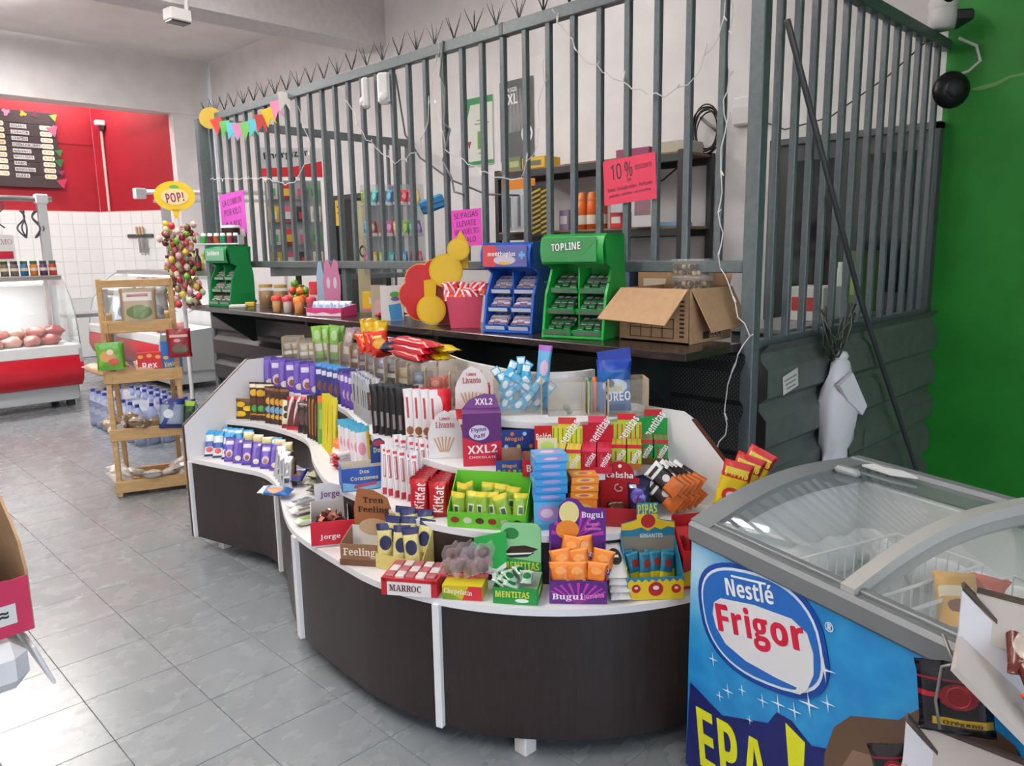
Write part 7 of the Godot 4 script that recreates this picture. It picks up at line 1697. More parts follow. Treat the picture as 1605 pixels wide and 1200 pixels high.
		write(p3, pr[8 - i], 0.11, 0.036, rgb("c89a2a"), Vector3(0, 0, 0.003))
	var mf := [["d8607a", 0.55, 0.8, 0.09], ["7a9a4a", 0.58, 0.98, 0.06], ["c03a5a", 0.6, 0.08, 0.08], ["3a7a42", 0.6, 0.5, 0.06], ["2f6a3a", 0.59, 0.36, 0.07], ["e0a030", 0.2, 0.99, 0.05], ["e07a9a", 0.0, 0.99, 0.06], ["5a2a3a", 0.35, 0.99, 0.06], ["c84a6a", -0.2, 0.98, 0.06], ["8a3a5a", 0.6, 0.22, 0.05]]
	for q: Array in mf:
		var pl := PackedVector2Array()
		for i in 9: pl.append(Vector2(q[1], q[2]) + Vector2.from_angle(TAU * i / 9.0) * (q[3] * (0.75 + 0.3 * sin(i * 2.2 + q[1] * 9))))
		part(mb, "printed_food", S.new().col(rgb(q[0])).prism(pl, 0.006), paint(0.5), Vector3(0, 0, 0.02))
	# conduit with a valve in the red corner
	var cd := thing("wall_pipe", "thin pale conduit with a white valve in the red wall corner", "pipe", Vector3(4.02, 0, -12.5))
	part(cd, "pipe", S.new().col(rgb("dcc0b4")).tube([Vector3(0, 2.15, 0), Vector3(0, 3.44, 0)], 0.02, 8), paint(0.4))
	part(cd, "valve", S.new().col(rgb("e0dcdc")).bbox(Vector3(-0.02, 3.4, 0.03), Vector3(0.14, 0.08, 0.08), 0.015).col(rgb("3a2a2c")).bbox(Vector3(0.0, 3.33, 0.03), Vector3(0.06, 0.07, 0.06), 0.01), paint(0.4))
	# knife rack
	var kr := thing("knife_rack", "black magnetic strip with knives on the white tiles", "knife rack", Vector3(4.28, 1.78, -12.09), atan2(-1.38, 0.94))
	part(kr, "magnet_strip", S.new().col(rgb("4a4c4e")).bbox(Vector3(0, 0, 0), Vector3(0.42, 0.05, 0.03), 0.005), paint(0.4))
	for i in 3:
		part(kr, "knife_blade", S.new().col(rgb("b4b8bb")).box(Vector3(0.0 + 0.05 * i, -0.14, 0.03), Vector3(0.035, 0.22, 0.004)), paint(0.25, 0.6))
		part(kr, "knife_handle", S.new().col(rgb("b89878")).bbox(Vector3(-0.03 + 0.05 * i, 0.07, 0.03), Vector3(0.03, 0.12, 0.02), 0.004), paint(0.5))
	# bottles on the corner counter
	var bc := [["8a3a2a", "a83a2c"], ["2a2a2a", "5a7a5a"], ["c8ccc8", "6a8a6a"], ["2c2c30", "8a3a3a"], ["dcdcdc", "c8c4bc"], ["e4e0d0", "3a3a34"], ["d8d4cc", "a8a090"], ["e0dcc8", "8a7a5a"], ["d8c83a", "2a5a3a"], ["e0d860", "c8bc40"]]
	for i in 10:
		var h: float = [0.2, 0.17, 0.15, 0.22, 0.17, 0.15, 0.15, 0.14, 0.2, 0.16][i]
		var b := thing("sauce_bottle", ["brown red", "black", "clear green", "dark", "white", "cream", "pale grey", "cream tan", "yellow", "pale yellow"][i] + " sauce bottle on the corner counter shelf", "bottle", Vector3(3.34 + 0.1 * (i % 5) + 0.02 * (i / 5), 1.311, -8.62 - 0.14 * (i / 5)))
		part(b, "bottle_body", S.new().col(rgb(bc[i][0])).smooth().lathe(Vector3.ZERO, [Vector2(0, 0), Vector2(0.036, 0), Vector2(0.036, h * 0.6), Vector2(0.014, h * 0.82), Vector2(0.014, h)], 12), paint(0.3))
		part(b, "bottle_cap", S.new().col(rgb(bc[i][1])).lathe(Vector3(0, h, 0), [Vector2(0.018, 0), Vector2(0.018, 0.03), Vector2(0, 0.03)], 10), paint(0.4))
		part(b, "bottle_label", S.new().col(rgb(bc[i][1])).smooth().lathe(Vector3(0, h * 0.15, 0), [Vector2(0.037, 0), Vector2(0.037, h * 0.35)], 12), paint(0.5))
	solo("steel_table", "grey steel table end between the two meat counters", "table", S.new().col(rgb("8e9294")).bbox(Vector3(0, 0.84, 0), Vector3(0.5, 0.04, 0.5), 0.005).bbox(Vector3(-0.22, 0.42, 0.22), Vector3(0.04, 0.84, 0.04), 0.004).bbox(Vector3(0.22, 0.42, 0.22), Vector3(0.04, 0.84, 0.04), 0.004).bbox(Vector3(-0.22, 0.42, -0.22), Vector3(0.04, 0.84, 0.04), 0.004), paint(0.35, 0.3), Vector3(2.75, 0, -9.75))
	wooden_stand()
	water_packs()

func wooden_stand() -> void:
	var pine := grainy("pine", rgb("b08a58"), rgb("c9a676"), 0.02, Vector3(2, 6, 6), 0.6, 97)
	var t := thing("wooden_stand", "pine ladder stand with slatted shelves of snack bags", "shelf stand", Vector3(1.704, 0, -4.985), -0.34)
	var W := 0.43
	for sx: float in [-1, 1]:
		part(t, "front_leg", S.new().bbox(Vector3(0, 0.68, 0), Vector3(0.032, 1.36, 0.045), 0.004), pine, Vector3(sx * (W / 2 - 0.016), 0, 0.0), Vector3(-0.05, 0, 0))
		part(t, "rear_leg", S.new().bbox(Vector3(0, 0.6, 0), Vector3(0.03, 1.2, 0.04), 0.004), pine, Vector3(sx * (W / 2 - 0.05), 0, -0.42), Vector3(0.3, 0, 0))
	part(t, "top_rail", S.new().bbox(Vector3(0, 1.33, -0.045), Vector3(W - 0.03, 0.045, 0.022), 0.003), pine)
	var ys := [1.03, 0.72, 0.36, 0.03]
	for k in 4:
		var y: float = ys[k]
		var dp: float = [0.14, 0.2, 0.27, 0.33][k]
		part(t, "front_board", S.new().bbox(Vector3(0, y + 0.035, 0.0 + 0.02 - y * 0.045), Vector3(W + (0.02 if k > 0 else -0.03), 0.075, 0.02), 0.003), pine)
		part(t, "rear_board", S.new().bbox(Vector3(0, y + 0.035, -dp), Vector3(W - 0.02, 0.06, 0.018), 0.003), pine)
		for sx: float in [-1, 1]: part(t, "side_board", S.new().bbox(Vector3(sx * (W / 2 - 0.035), y + 0.03, -dp / 2), Vector3(0.018, 0.06, dp), 0.003), pine)
		for i in 4: part(t, "slat", S.new().bbox(Vector3(0, y + 0.005, -dp * (i + 0.5) / 4), Vector3(W - 0.04, 0.012, dp / 5), 0.002), pine)
	var x := t.transform
	var chip := printed("chip", "b8a48a", [["r", 0.1, 0.12, 0.8, 0.22, "e8e0d8"], ["c", 0.5, 0.62, 0.36, 0.18, "6a7a4a"], ["r", 0.2, 0.16, 0.6, 0.08, "8a4a5a"]], 0.25)
	solo("snack_bag", "beige snack bag with a green oval hanging on the wooden stand", "snack bag", wrapper(0.21, 0.24, 0.06), chip, x * Vector3(0.01, 1.06, -0.03), Vector3(-0.1, -0.34, 0))
	for i in 2: solo("snack_bag", "silver grey snack bag behind the beige bag on the stand", "snack bag", wrapper(0.2, 0.25, 0.05), printed("silverbag", "b4b8ba", [["d", 0.4, 0.5, 0.25, 0, "e6e8ea"], ["c", 0.6, 0.6, 0.25, 0.15, "7d8184"]], 0.25, 48, 96, 0.3), x * Vector3(-0.08 + 0.17 * i, 1.05, -0.1), Vector3(-0.1, -0.25, 0.05), "silver grey snack bags")
	solo("snack_bag", "green candy bag hanging in front of the wooden stand", "snack bag", wrapper(0.16, 0.17, 0.04), printed("grcandy", "6aa83a", [["c", 0.4, 0.5, 0.28, 0.2, "d8a060"], ["c", 0.6, 0.7, 0.2, 0.12, "c04a3a"], ["r", 0.1, 0.05, 0.8, 0.14, "3a8a2a"], ["c", 0.5, 0.35, 0.12, 0.1, "f0e0c0"]]), x * Vector3(-0.17, 0.81, 0.03), Vector3(-0.05, -0.34, 0.02))
	for i in 3: solo("snack_bag", "pinkish peanut bag lying on the stand under the green bag", "snack bag", wrapper(0.12, 0.16, 0.05), printed("peanut", "d0a488", [["c", 0.4, 0.4, 0.3, 0.2, "e8d0b8"], ["c", 0.6, 0.7, 0.2, 0.15, "b87a5a"]]), x * Vector3(-0.19 + 0.1 * i, 0.785, -0.02), Vector3(-1.3, 0.5 - 0.4 * i, 0), "pinkish peanut bags")
	var rx := thing("cookie_carton", "red cracker carton with white lettering on the wooden stand", "carton", x * Vector3(0.04, 0.755, -0.06), -0.34)
	part(rx, "carton_body", S.new().col(rgb("c81e22")).box(Vector3(0, 0.07, 0), Vector3(0.14, 0.14, 0.05)), paint(0.4))
	write(rx, "Rex", 0.085, 0.042, rgb("f4f0ec"), Vector3(0, 0.06, 0.026), Vector3(0, 0, 0.08), "italic_bold")
	for q: Vector2 in [Vector2(-0.05, 0.115), Vector2(0.0, 0.12), Vector2(0.05, 0.11), Vector2(-0.04, 0.018), Vector2(0.02, 0.015), Vector2(0.055, 0.022)]: part(rx, "printed_cracker", S.new().col(rgb("e0a040")).prism(ell(0.016, 0.012, q.x, q.y, 10), 0.001), paint(0.4), Vector3(0, 0, 0.0256))
	var bx := thing("cookie_carton", "blue cracker carton beside the red one on the wooden stand", "carton", x * Vector3(0.17, 0.755, -0.07), -0.34)
	part(bx, "carton_body", S.new().col(rgb("1f66b4")).box(Vector3(0, 0.1, 0), Vector3(0.12, 0.2, 0.05)), paint(0.4))
	write(bx, "Kesitas", 0.09, 0.035, rgb("e8d060"), Vector3(0.0, 0.06, 0.026), Vector3(0, 0, 0.08), "italic_bold")
	for q: Vector2 in [Vector2(-0.035, 0.1), Vector2(0.03, 0.1), Vector2(-0.02, 0.02), Vector2(0.035, 0.022)]: part(bx, "printed_cracker", S.new().col(rgb("e0b060")).prism(ell(0.017, 0.012, q.x, q.y, 10), 0.001), paint(0.4), Vector3(0, 0, 0.0256))
	solo("snack_bag", "dark red snack bag hanging at the stand corner", "snack bag", wrapper(0.14, 0.18, 0.03), printed("dkred", "8a1c26", [["c", 0.5, 0.7, 0.36, 0.16, "6a5a4a"], ["r", 0.1, 0.2, 0.8, 0.1, "d8b0a0"], ["c", 0.4, 0.4, 0.15, 0.06, "d8909a"]]), x * Vector3(0.22, 0.86, 0.03), Vector3(-0.02, -0.34, 0.0))
	for i in 8: solo("snack_bag", "clear bag of brown nuts lying on the third stand shelf", "snack bag", wrapper(0.11, 0.13, 0.06), printed("nutbag", "8a7660", [["c", 0.3, 0.3, 0.25, 0.15, "c8bcae"], ["c", 0.7, 0.6, 0.25, 0.15, "5a4636"], ["r", 0, 0.8, 1, 0.2, "d8d4d0"]], 0.25), x * Vector3(-0.18 + 0.055 * (i % 7), 0.415 + 0.02 * (i % 2), -0.05 - 0.07 * (i % 3)), Vector3(-1.2, 0.7 * i, 0.1), "bags of brown nuts")
	solo("snack_bag", "blue and clear sweets bag hanging over the third stand shelf", "snack bag", wrapper(0.15, 0.19, 0.05), printed("bluesw", "9aa8c0", [["r", 0, 0, 1, 0.2, "1f2f7a"], ["d", 0.5, 0.5, 0.2, 0, "2a3a7a"], ["r", 0, 0.85, 1, 0.15, "22306a"], ["c", 0.35, 0.5, 0.2, 0.15, "e6eaf0"]], 0.22), x * Vector3(0.13, 0.41, 0.025), Vector3(-0.1, -0.3, -0.1))
	solo("snack_bag", "green and dark sweets bag beside the blue bag on the stand", "snack bag", wrapper(0.07, 0.16, 0.04), printed("grsw", "3a6a34", [["c", 0.5, 0.6, 0.3, 0.2, "2a2a2c"], ["r", 0, 0, 1, 0.2, "a8c84a"]]), x * Vector3(0.23, 0.41, 0.0), Vector3(-0.1, -0.3, -0.15))
	for i in 8: solo("snack_bag", "clear white bag of coconut snacks on the lowest stand shelf", "snack bag", wrapper(0.12, 0.14, 0.05), printed("whitebag", "cfc8c0", [["c", 0.4, 0.4, 0.3, 0.2, "ece8e4"], ["c", 0.7, 0.7, 0.2, 0.15, "a8988a"]], 0.25), x * Vector3(-0.17 + 0.055 * (i % 7), 0.075 + 0.02 * (i % 2), -0.06 - 0.08 * (i % 3)), Vector3(-1.2, 0.9 * i, 0.1), "bags of coconut snacks")

func water_packs() -> void:
	var body := S.new().smooth().lathe(Vector3.ZERO, [Vector2(0, 0), Vector2(0.042, 0.0), Vector2(0.046, 0.012), Vector2(0.044, 0.07), Vector2(0.046, 0.1), Vector2(0.043, 0.13), Vector2(0.046, 0.17), Vector2(0.046, 0.22), Vector2(0.034, 0.275), Vector2(0.016, 0.305)], 12).mesh()
	var cap := S.new().col(rgb("2c3a86")).lathe(Vector3(0, 0.303, 0), [Vector2(0.018, 0), Vector2(0.018, 0.026), Vector2(0, 0.026)], 10).mesh()
	var lab := S.new().col(rgb("b8c4e0")).smooth().lathe(Vector3(0, 0.12, 0), [Vector2(0.0468, 0), Vector2(0.0468, 0.05)], 12).mesh()
	var wm := flat(rgb("8f9cc4"), 0.12)
	var proto: Node3D
	for i in 5:
		for j in 8:
			var p := Vector3(2.1 + 0.1 * i, 0.001, -7.45 + 0.155 * j + 0.03 * i)
			if i > 0 and i < 3 and j > 0 and j < 7 : continue
			if proto == null:
				proto = thing("water_bottle_pack", "blue capped water bottle in the shrink wrapped pack", "water bottle", p, 0, "water bottles in the packs")
				part(proto, "bottle_body", body, wm)
				part(proto, "cap", cap, paint(0.4))
				part(proto, "bottle_label", lab, paint(0.4))
			else: copy_of(proto, p)
	for k in 2:
		solo("shrink_wrap", ["clear shrink wrap around the far water bottle pack", "clear shrink wrap around the near water bottle pack"][k], "shrink wrap", S.new().bbox(Vector3(0, 0.14, 0), Vector3(0.52, 0.28, 0.6), 0.04), glass(rgb("d8dcf0"), 0.18), Vector3(2.31, 0.002, -7.2 + 0.64 * k))

# ---------- things close to the camera ----------
func foreground() -> void:
	var kr: Material = M["skraft"]
	# white gondola with torn carton
	var g := thing("white_gondola", "white metal shelf rack at the aisle edge", "shelf rack", Vector3(0.03, 0, -2.05), 0.0)
	part(g, "shelf_board", S.new().col(rgb("e2e0e2")).bbox(Vector3(0, 0.62, 0), Vector3(0.62, 0.11, 0.4), 0.03), paint(0.4))
	part(g, "shelf_board", S.new().col(rgb("e2e0e2")).bbox(Vector3(-0.06, 0.3, 0), Vector3(0.6, 0.2, 0.4), 0.02), paint(0.4))
	part(g, "upright", S.new().col(rgb("d8d6d8")).bbox(Vector3(-0.3, 0.55, 0), Vector3(0.05, 1.1, 0.4), 0.006), paint(0.4))
	part(g, "price_rail", S.new().col(rgb("eceaec")).at(Vector3(0.315, 0.64, 0.0), 0, 0, 0.3).bbox(Vector3(0.008, -0.04, 0), Vector3(0.008, 0.11, 0.38), 0.003), paint(0.35))
	var b := thing("torn_carton", "torn brown carton with a pink front and price tag", "carton", Vector3(0.155, 0.676, -2.07), 0.05)
	part(b, "pink_front", S.new().col(rgb("c83058")).prism(P2([-0.2, 0, -0.2, 0.1, 0.1, 0.1, 0.14, 0.13, 0.17, 0.125, 0.2, 0.128, 0.2, 0]), 0.006), paint(0.6), Vector3(0, 0, 0.17))
	part(b, "torn_side", S.new().prism(P2([-0.17, 0, -0.17, 0.14, -0.14, 0.2, -0.1, 0.235, -0.05, 0.27, 0.0, 0.31, 0.05, 0.33, 0.1, 0.35, 0.17, 0.36, 0.17, 0]), 0.006), kr, Vector3(0.2, 0, 0), Vector3(0, PI / 2, 0))
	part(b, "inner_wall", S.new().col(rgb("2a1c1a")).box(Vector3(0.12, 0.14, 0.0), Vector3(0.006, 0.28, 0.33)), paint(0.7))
	part(b, "rear_wall", S.new().box(Vector3(0, 0.17, -0.17), Vector3(0.4, 0.34, 0.006)), kr)
	part(b, "bottom", S.new().box(Vector3(0, 0.003, 0), Vector3(0.4, 0.006, 0.34)), kr)
	var pt := part(b, "price_tag", S.new().col(rgb("e0ddda")).box(Vector3(0, 0, 0), Vector3(0.14, 0.045, 0.002)), paint(0.6), Vector3(0.1, 0.05, 0.1745))
	write(pt, "25 ≈", 0.07, 0.03, rgb("1c1c1e"), Vector3(0.02, 0.002, 0.002))
	# slanted spice rack beside the freezer
	var sr := thing("spice_rack", "slanted white sided spice rack beside the freezer", "display rack", Vector3(1.386, 0, -0.3), 0.0)
	var dkw := flat(rgb("4a3c34"), 0.5)
	for k in 2:
		var y0: float = [0.925, 0.65][k]
		var off: float = [0.0, 0.0][k]
		var sb := part(sr, "side_board", S.new().col(rgb("d6d4d8")).prism(P2([0, 0, 0.34, -0.34, 0.34, -0.43, 0.0, -0.085]), 0.014), paint(0.45), Vector3(off, y0, -0.03 - 0.07 * k), Vector3(0, -1.25, 0))
		part(sb, "dark_edge", S.new().at(Vector3(0.17, -0.166, 0.0), 0, 0, -PI / 4).box(Vector3(0, 0.003, 0), Vector3(0.485, 0.006, 0.0185)), dkw)
		part(sr, "shelf_floor", S.new().col(rgb("b8b0a8")).box(Vector3(0.12, 0, 0.2), Vector3(0.2, 0.01, 0.4)), paint(0.5), Vector3(-0.14, y0 - 0.085, 0.0 - 0.07 * k), Vector3(0.72, 0.2, 0))
		part(sr, "shelf_back", S.new().col(rgb("c4bdb6")).box(Vector3.ZERO, Vector3(0.008, 0.085, 0.18)), paint(0.5), Vector3(0.012, y0 - 0.045, 0.08 - 0.07 * k))
		part(sr, "back_edge", S.new().box(Vector3.ZERO, Vector3(0.01, 0.007, 0.18)), dkw, Vector3(0.012, y0, 0.08 - 0.07 * k))
	part(sr, "rear_post", S.new().bbox(Vector3(0.0, 0.4, 0.2), Vector3(0.04, 0.8, 0.04), 0.004), dkw)
	part(sr, "wire_hook", S.new().col(rgb("8e8b84")).smooth().tube([Vector3(0.01, 0.83, -0.055), Vector3(0.005, 0.79, -0.035), Vector3(-0.005, 0.775, -0.01), Vector3(-0.01, 0.785, -0.005), Vector3(-0.02, 0.795, -0.03), Vector3(-0.02, 0.785, -0.045), Vector3(-0.02, 0.72, -0.05), Vector3(-0.02, 0.67, -0.04)], 0.003, 6), paint(0.3, 0.6))

func spice_bag(label: String, p: Vector3, rot: Vector3, w: float, h: float) -> void:
	var t := thing("spice_bag", label, "spice bag", p, rot.y)
	t.rotation = rot
	part(t, "pouch", wrapper(w, h, 0.02), printed("spice", "17141a", [["r", 0.0, 0.22, 1, 0.04, "8a1c2a"], ["r", 0.0, 0.42, 0.5, 0.08, "a82030"], ["c", 0.55, 0.45, 0.26, 0.18, "8a1a22"], ["r", 0.2, 0.76, 0.8, 0.12, "c8a42a"]], 0.15))
	write(t, "Orégano", w * 0.5, h * 0.08, rgb("1c1610"), Vector3(w * 0.08, h * 0.18, 0.011), Vector3.ZERO, "serif_bold")
	part(t, "round_seal", S.new().col(rgb("b8343a")).tube(ring_pts(w * 0.15, 16), 0.0012, 4), paint(0.4), Vector3(w * 0.05, h * 0.55, 0.0105))

func ring_pts(r: float, n: int) -> Array:
	var a := []
	for i in n + 1: a.append(Vector3(cos(TAU * i / n) * r, sin(TAU * i / n) * r, 0))
	return a

# ---------- small details ----------
func small_details() -> void:
	spice_bag("black spice bag with a red seal hanging on the wire hook", Vector3(1.395, 0.655, -0.32), Vector3(-0.05, -1.3, 0.12), 0.12, 0.13)
	spice_bag("black spice bag lying on the lower slanted shelf", Vector3(1.34, 0.5, -0.22), Vector3(-0.75, -1.3, 0.2), 0.12, 0.15)
	spice_bag("black spice bag propped under the lower slanted shelf", Vector3(1.42, 0.47, -0.41), Vector3(-0.1, -1.3, 0.3), 0.07, 0.1)
	for i in 3: solo("spice_sachet", "small dark red sachet in the upper slanted shelf", "sachet", wrapper(0.06, 0.09, 0.02), printed("sachet", "5a2018", [["c", 0.5, 0.5, 0.35, 0.25, "a89a90"], ["r", 0, 0, 1, 0.12, "c84a24"]], 0.25), Vector3(1.36 - 0.02 * i, 0.82 - 0.03 * i, -0.22 + 0.04 * i), Vector3(-0.8, -1.2, 0.3 * i), "dark red sachets")
	# paper notices on the bars
	var note := func(lb: String, c: String, pos: Vector3, w: float, h: float, lines: Array, tilt: float) -> void:
		var t := thing("paper_notice", lb, "paper notice", pos, -PI / 2)
		t.rotation.z = tilt
		part(t, "sheet", S.new().col(rgb(c)).box(Vector3.ZERO, Vector3(w, h, 0.002)), paint(0.8))
		for i in lines.size(): write(t, lines[i][0], lines[i][1], lines[i][2], rgb("2a1c2c"), Vector3(lines[i][4], lines[i][3], 0.0015), Vector3(0, 0, 0.04), "italic")
	note.call("magenta handwritten paper on the bars above the honey jars", "d858c8", Vector3(2.905, 1.815, -6.12), 0.44, 0.34, [["LA COMUN", 0.34, 0.05, 0.1, 0], ["POR KILO", 0.3, 0.05, 0.02, 0], ["$ 1400", 0.28, 0.06, -0.08, 0]], 0.04)
	note.call("magenta handwritten paper on the bars beside the blue dispenser", "d84ab8", Vector3(2.905, 1.62, -3.27), 0.25, 0.2, [["SI PAGAS", 0.2, 0.03, 0.07, 0], ["LLEVATE", 0.16, 0.03, 0.025, 0], ["UN VUELTO", 0.2, 0.03, -0.02, 0], ["REGALO", 0.15, 0.03, -0.065, 0]], 0.02)
	note.call("pinkish red discount paper on the bars above the green dispenser", "d8405c", Vector3(2.905, 1.8, -2.155), 0.29, 0.2, [["10 %", 0.12, 0.07, 0.045, -0.04], ["DESCUENTO", 0.09, 0.02, 0.05, 0.08], ["EN", 0.02, 0.015, 0.0, 0], ["Travel - Desodorantes - Perfumes", 0.25, 0.018, -0.03, 0], ["pañales adultos - accesorios", 0.23, 0.018, -0.06, 0]], 0.06)
	# motion sensors
	for k in 2:
		var sz: float = [-4.15, -3.96][k]
		var ms := thing("motion_sensor", ["slim white motion sensor turned sideways under the top rail", "wide white motion sensor facing the shop under the top rail"][k], "motion sensor", Vector3(2.885, 2.36, sz), [-2.2, -0.9][k])
		part(ms, "sensor_body", S.new().col(rgb("eceaea")).bbox(Vector3(0, 0.1, 0), Vector3(0.075, 0.18, 0.05), 0.014), paint(0.4))
		part(ms, "sensor_lens", S.new().col(rgb("f4f2f2")).smooth().ball(Vector3(0, 0.05, 0.02), Vector3(0.033, 0.03, 0.022), 12), paint(0.3))
	# paper figure garland
	var gc := [["b89a3a", "golden"], ["c83a34", "red"], ["5aa85a", "green"], ["5ab8c8", "sky blue"], ["d88ab8", "pink"], ["6ab05a", "green"], ["5ab8c8", "sky blue"], ["c0403a", "red"], ["d8b82a", "golden"], ["e08ab0", "pink"], ["e8e4e0", "white"]]
	for i in 11:
		var u := i / 10.0
		var p := Vector3(2.885, 2.56 - 0.13 * sin(PI * u) + 0.0 * u, -6.35 + 1.2 * u)
		var pf := P2([-0.05, 0.05, 0.05, 0.06, 0.04, 0.0, 0.055, -0.07, 0.015, -0.02, -0.02, -0.08, -0.035, -0.01]) if i > 0 else ell(0.1, 0.085, 0, 0.03, 18)
		solo("paper_figure", ["first", "second", "third", "fourth", "fifth", "sixth", "seventh", "eighth", "ninth", "tenth", "eleventh"][i] + " paper figure of the garland from the far post, " + gc[i][1], "paper figure", S.new().col(rgb(gc[i][0])).prism(pf, 0.004), paint(0.6), p, Vector3(0, -0.9 + 0.25 * sin(i * 2.0), 0.2 * sin(i * 1.7)))
	# string lights
	var sl := func(lb: String, ctrl: Array, n: int) -> void:
		var c := Curve3D.new()
		for q: Vector3 in ctrl: c.add_point(q)
		var pts := []
		for i in n + 1:
			var q := c.sample_baked(c.get_baked_length() * i / n, false)
			var t := float(i) / n
			pts.append(q + Vector3(0.008 * sin(i * 1.9), 0.008 * sin(i * 2.7), 0.008 * cos(i * 1.3)))
		var o := thing("string_lights", lb, "string lights")
		part(o, "wire", S.new().col(rgb("dcd8d6")).tube(pts, 0.0028, 4), paint(0.5))
		for i in range(2, n, 4): part(o, "bulb", S.new().col(rgb("ece8e4")).tube([pts[i], pts[i] + Vector3(-0.012, -0.02 + 0.03 * (i % 3), 0.02)], 0.0045, 5, 0.6), paint(0.3))
	var X := 2.9
	sl.call("white string lights sagging across the bars by the red paper", [Vector3(X, 2.62, -2.62), Vector3(X, 2.36, -2.42), Vector3(X, 2.2, -2.16), Vector3(X, 2.13, -1.98), Vector3(X, 2.17, -1.84), Vector3(X, 2.32, -1.72), Vector3(X, 2.56, -1.66)], 34)
	sl.call("white string lights hanging straight down beside the corner post", [Vector3(X, 2.6, -1.66), Vector3(X, 2.2, -1.67), Vector3(X, 1.8, -1.69), Vector3(X, 1.42, -1.68), Vector3(X - 0.01, 1.14, -1.54), Vector3(X - 0.05, 1.05, -1.55), Vector3(X - 0.055, 0.95, -1.6), Vector3(X - 0.055, 0.75, -1.6), Vector3(X - 0.055, 0.55, -1.66)], 48)
	sl.call("white string lights looped over the bars in front of the posters", [Vector3(X, 2.63, -3.46), Vector3(X, 2.3, -3.5), Vector3(X, 2.05, -3.42), Vector3(X, 1.88, -3.05), Vector3(X, 1.85, -2.85), Vector3(X, 2.0, -2.72), Vector3(X, 2.2, -2.7), Vector3(X, 2.4, -2.66)], 36)
	sl.call("white string lights drooping between the sensors and the sign", [Vector3(X, 2.55, -4.45), Vector3(X, 2.2, -4.2), Vector3(X, 2.02, -3.9), Vector3(X, 2.08, -3.65), Vector3(X, 2.3, -3.55), Vector3(X, 2.5, -3.5)], 30)
	sl.call("white string lights on the bars before the battery rack", [Vector3(X, 2.5, -5.0), Vector3(X, 2.2, -4.85), Vector3(X, 2.02, -5.05), Vector3(X, 1.98, -5.2), Vector3(X, 2.05, -5.5), Vector3(X, 2.1, -6.2), Vector3(X, 2.12, -6.5)], 34)
	# cables on the fence
	solo("fence_cable", "looped grey cable hanging on the bars beside the posters", "cable", S.new().col(rgb("6a6c70")).smooth().tube([Vector3(2.9, 2.63, -3.42), Vector3(2.89, 2.45, -3.44), Vector3(2.89, 2.38, -3.4), Vector3(2.9, 2.2, -3.43), Vector3(2.9, 2.16, -3.38), Vector3(2.9, 2.0, -3.45), Vector3(2.9, 1.9, -3.38), Vector3(2.9, 1.82, -3.36), Vector3(2.9, 1.8, -3.28)], 0.006, 5), paint(0.5))
	solo("fence_cable", "long dark cable drooping behind the bars to the shelving unit", "cable", S.new().col(rgb("55585c")).smooth().tube([Vector3(2.99, 2.56, -3.98), Vector3(3.0, 2.2, -3.92), Vector3(3.0, 2.05, -3.78), Vector3(3.0, 1.9, -3.5), Vector3(3.0, 1.8, -3.2), Vector3(3.0, 1.78, -2.95)], 0.006, 5), paint(0.5))
	# leaning rod
	solo("leaning_rod", "long thin grey rod leaning against the side bars", "rod", S.new().col(rgb("4e5052")).smooth().tube([Vector3(3.02, 2.36, -1.49), Vector3(3.85, 1.25, -1.47), Vector3(4.66, 0.12, -1.36), Vector3(4.75, 0.006, -1.34)], 0.013, 8), paint(0.4, 0.3))
	# price tag on the cladding
	var tg := thing("price_tag", "white paper label stuck on the grey ribbed sheeting", "label", Vector3(3.17, 0.91, -1.478), 0.0)
	tg.rotation.z = 0.14
	part(tg, "paper", S.new().col(rgb("d8d2cc")).prism(P2([-0.07, -0.04, -0.07, 0.042, 0.07, 0.048, 0.072, -0.035]), 0.002), paint(0.7))
	for i in 3: part(tg, "ink_line", S.new().col(rgb("8a8482")).box(Vector3(0, 0.02 - 0.02 * i, 0.0015), Vector3(0.11 - 0.015 * i, 0.006, 0.001)), paint(0.8))
	# bundle of wires and white bag
	var wb := thing("wire_bundle", "tangled bundle of bent grey wire hangers on the side rail", "wire bundle", Vector3(3.5, 1.08, -1.48))
	for i in 12:
		var pts := []
		for k in 7: pts.append(Vector3(-0.12 + 0.05 * k + 0.03 * sin(i * 2.1 + k), 0.1 - 0.16 * sin(PI * k / 6.0) + 0.05 * cos(i * 1.3 + k * 0.7), 0.02 + 0.012 * (i % 4) + 0.01 * sin(k * 1.9 + i)))
		part(wb, "bent_wire", S.new().col([rgb("6e706c"), rgb("4a4438"), rgb("5e625e")][i % 3]).smooth().tube(pts, 0.004, 5), paint(0.35, 0.5))
	var bag := thing("white_bag", "crumpled white plastic bag hanging from the wire bundle", "bag", Vector3(3.6, 0.98, -1.44), -0.25)
	var bs := S.new().col(rgb("e6e2e6")).smooth()
	var nz := FastNoiseLite.new()
	nz.seed = 4
	nz.frequency = 1.4
	var prof := [[0.0, 0.02], [-0.03, 0.06], [-0.08, 0.07], [-0.15, 0.1], [-0.24, 0.12], [-0.34, 0.115], [-0.41, 0.105], [-0.45, 0.08], [-0.5, 0.085], [-0.56, 0.08], [-0.57, 0.0]]
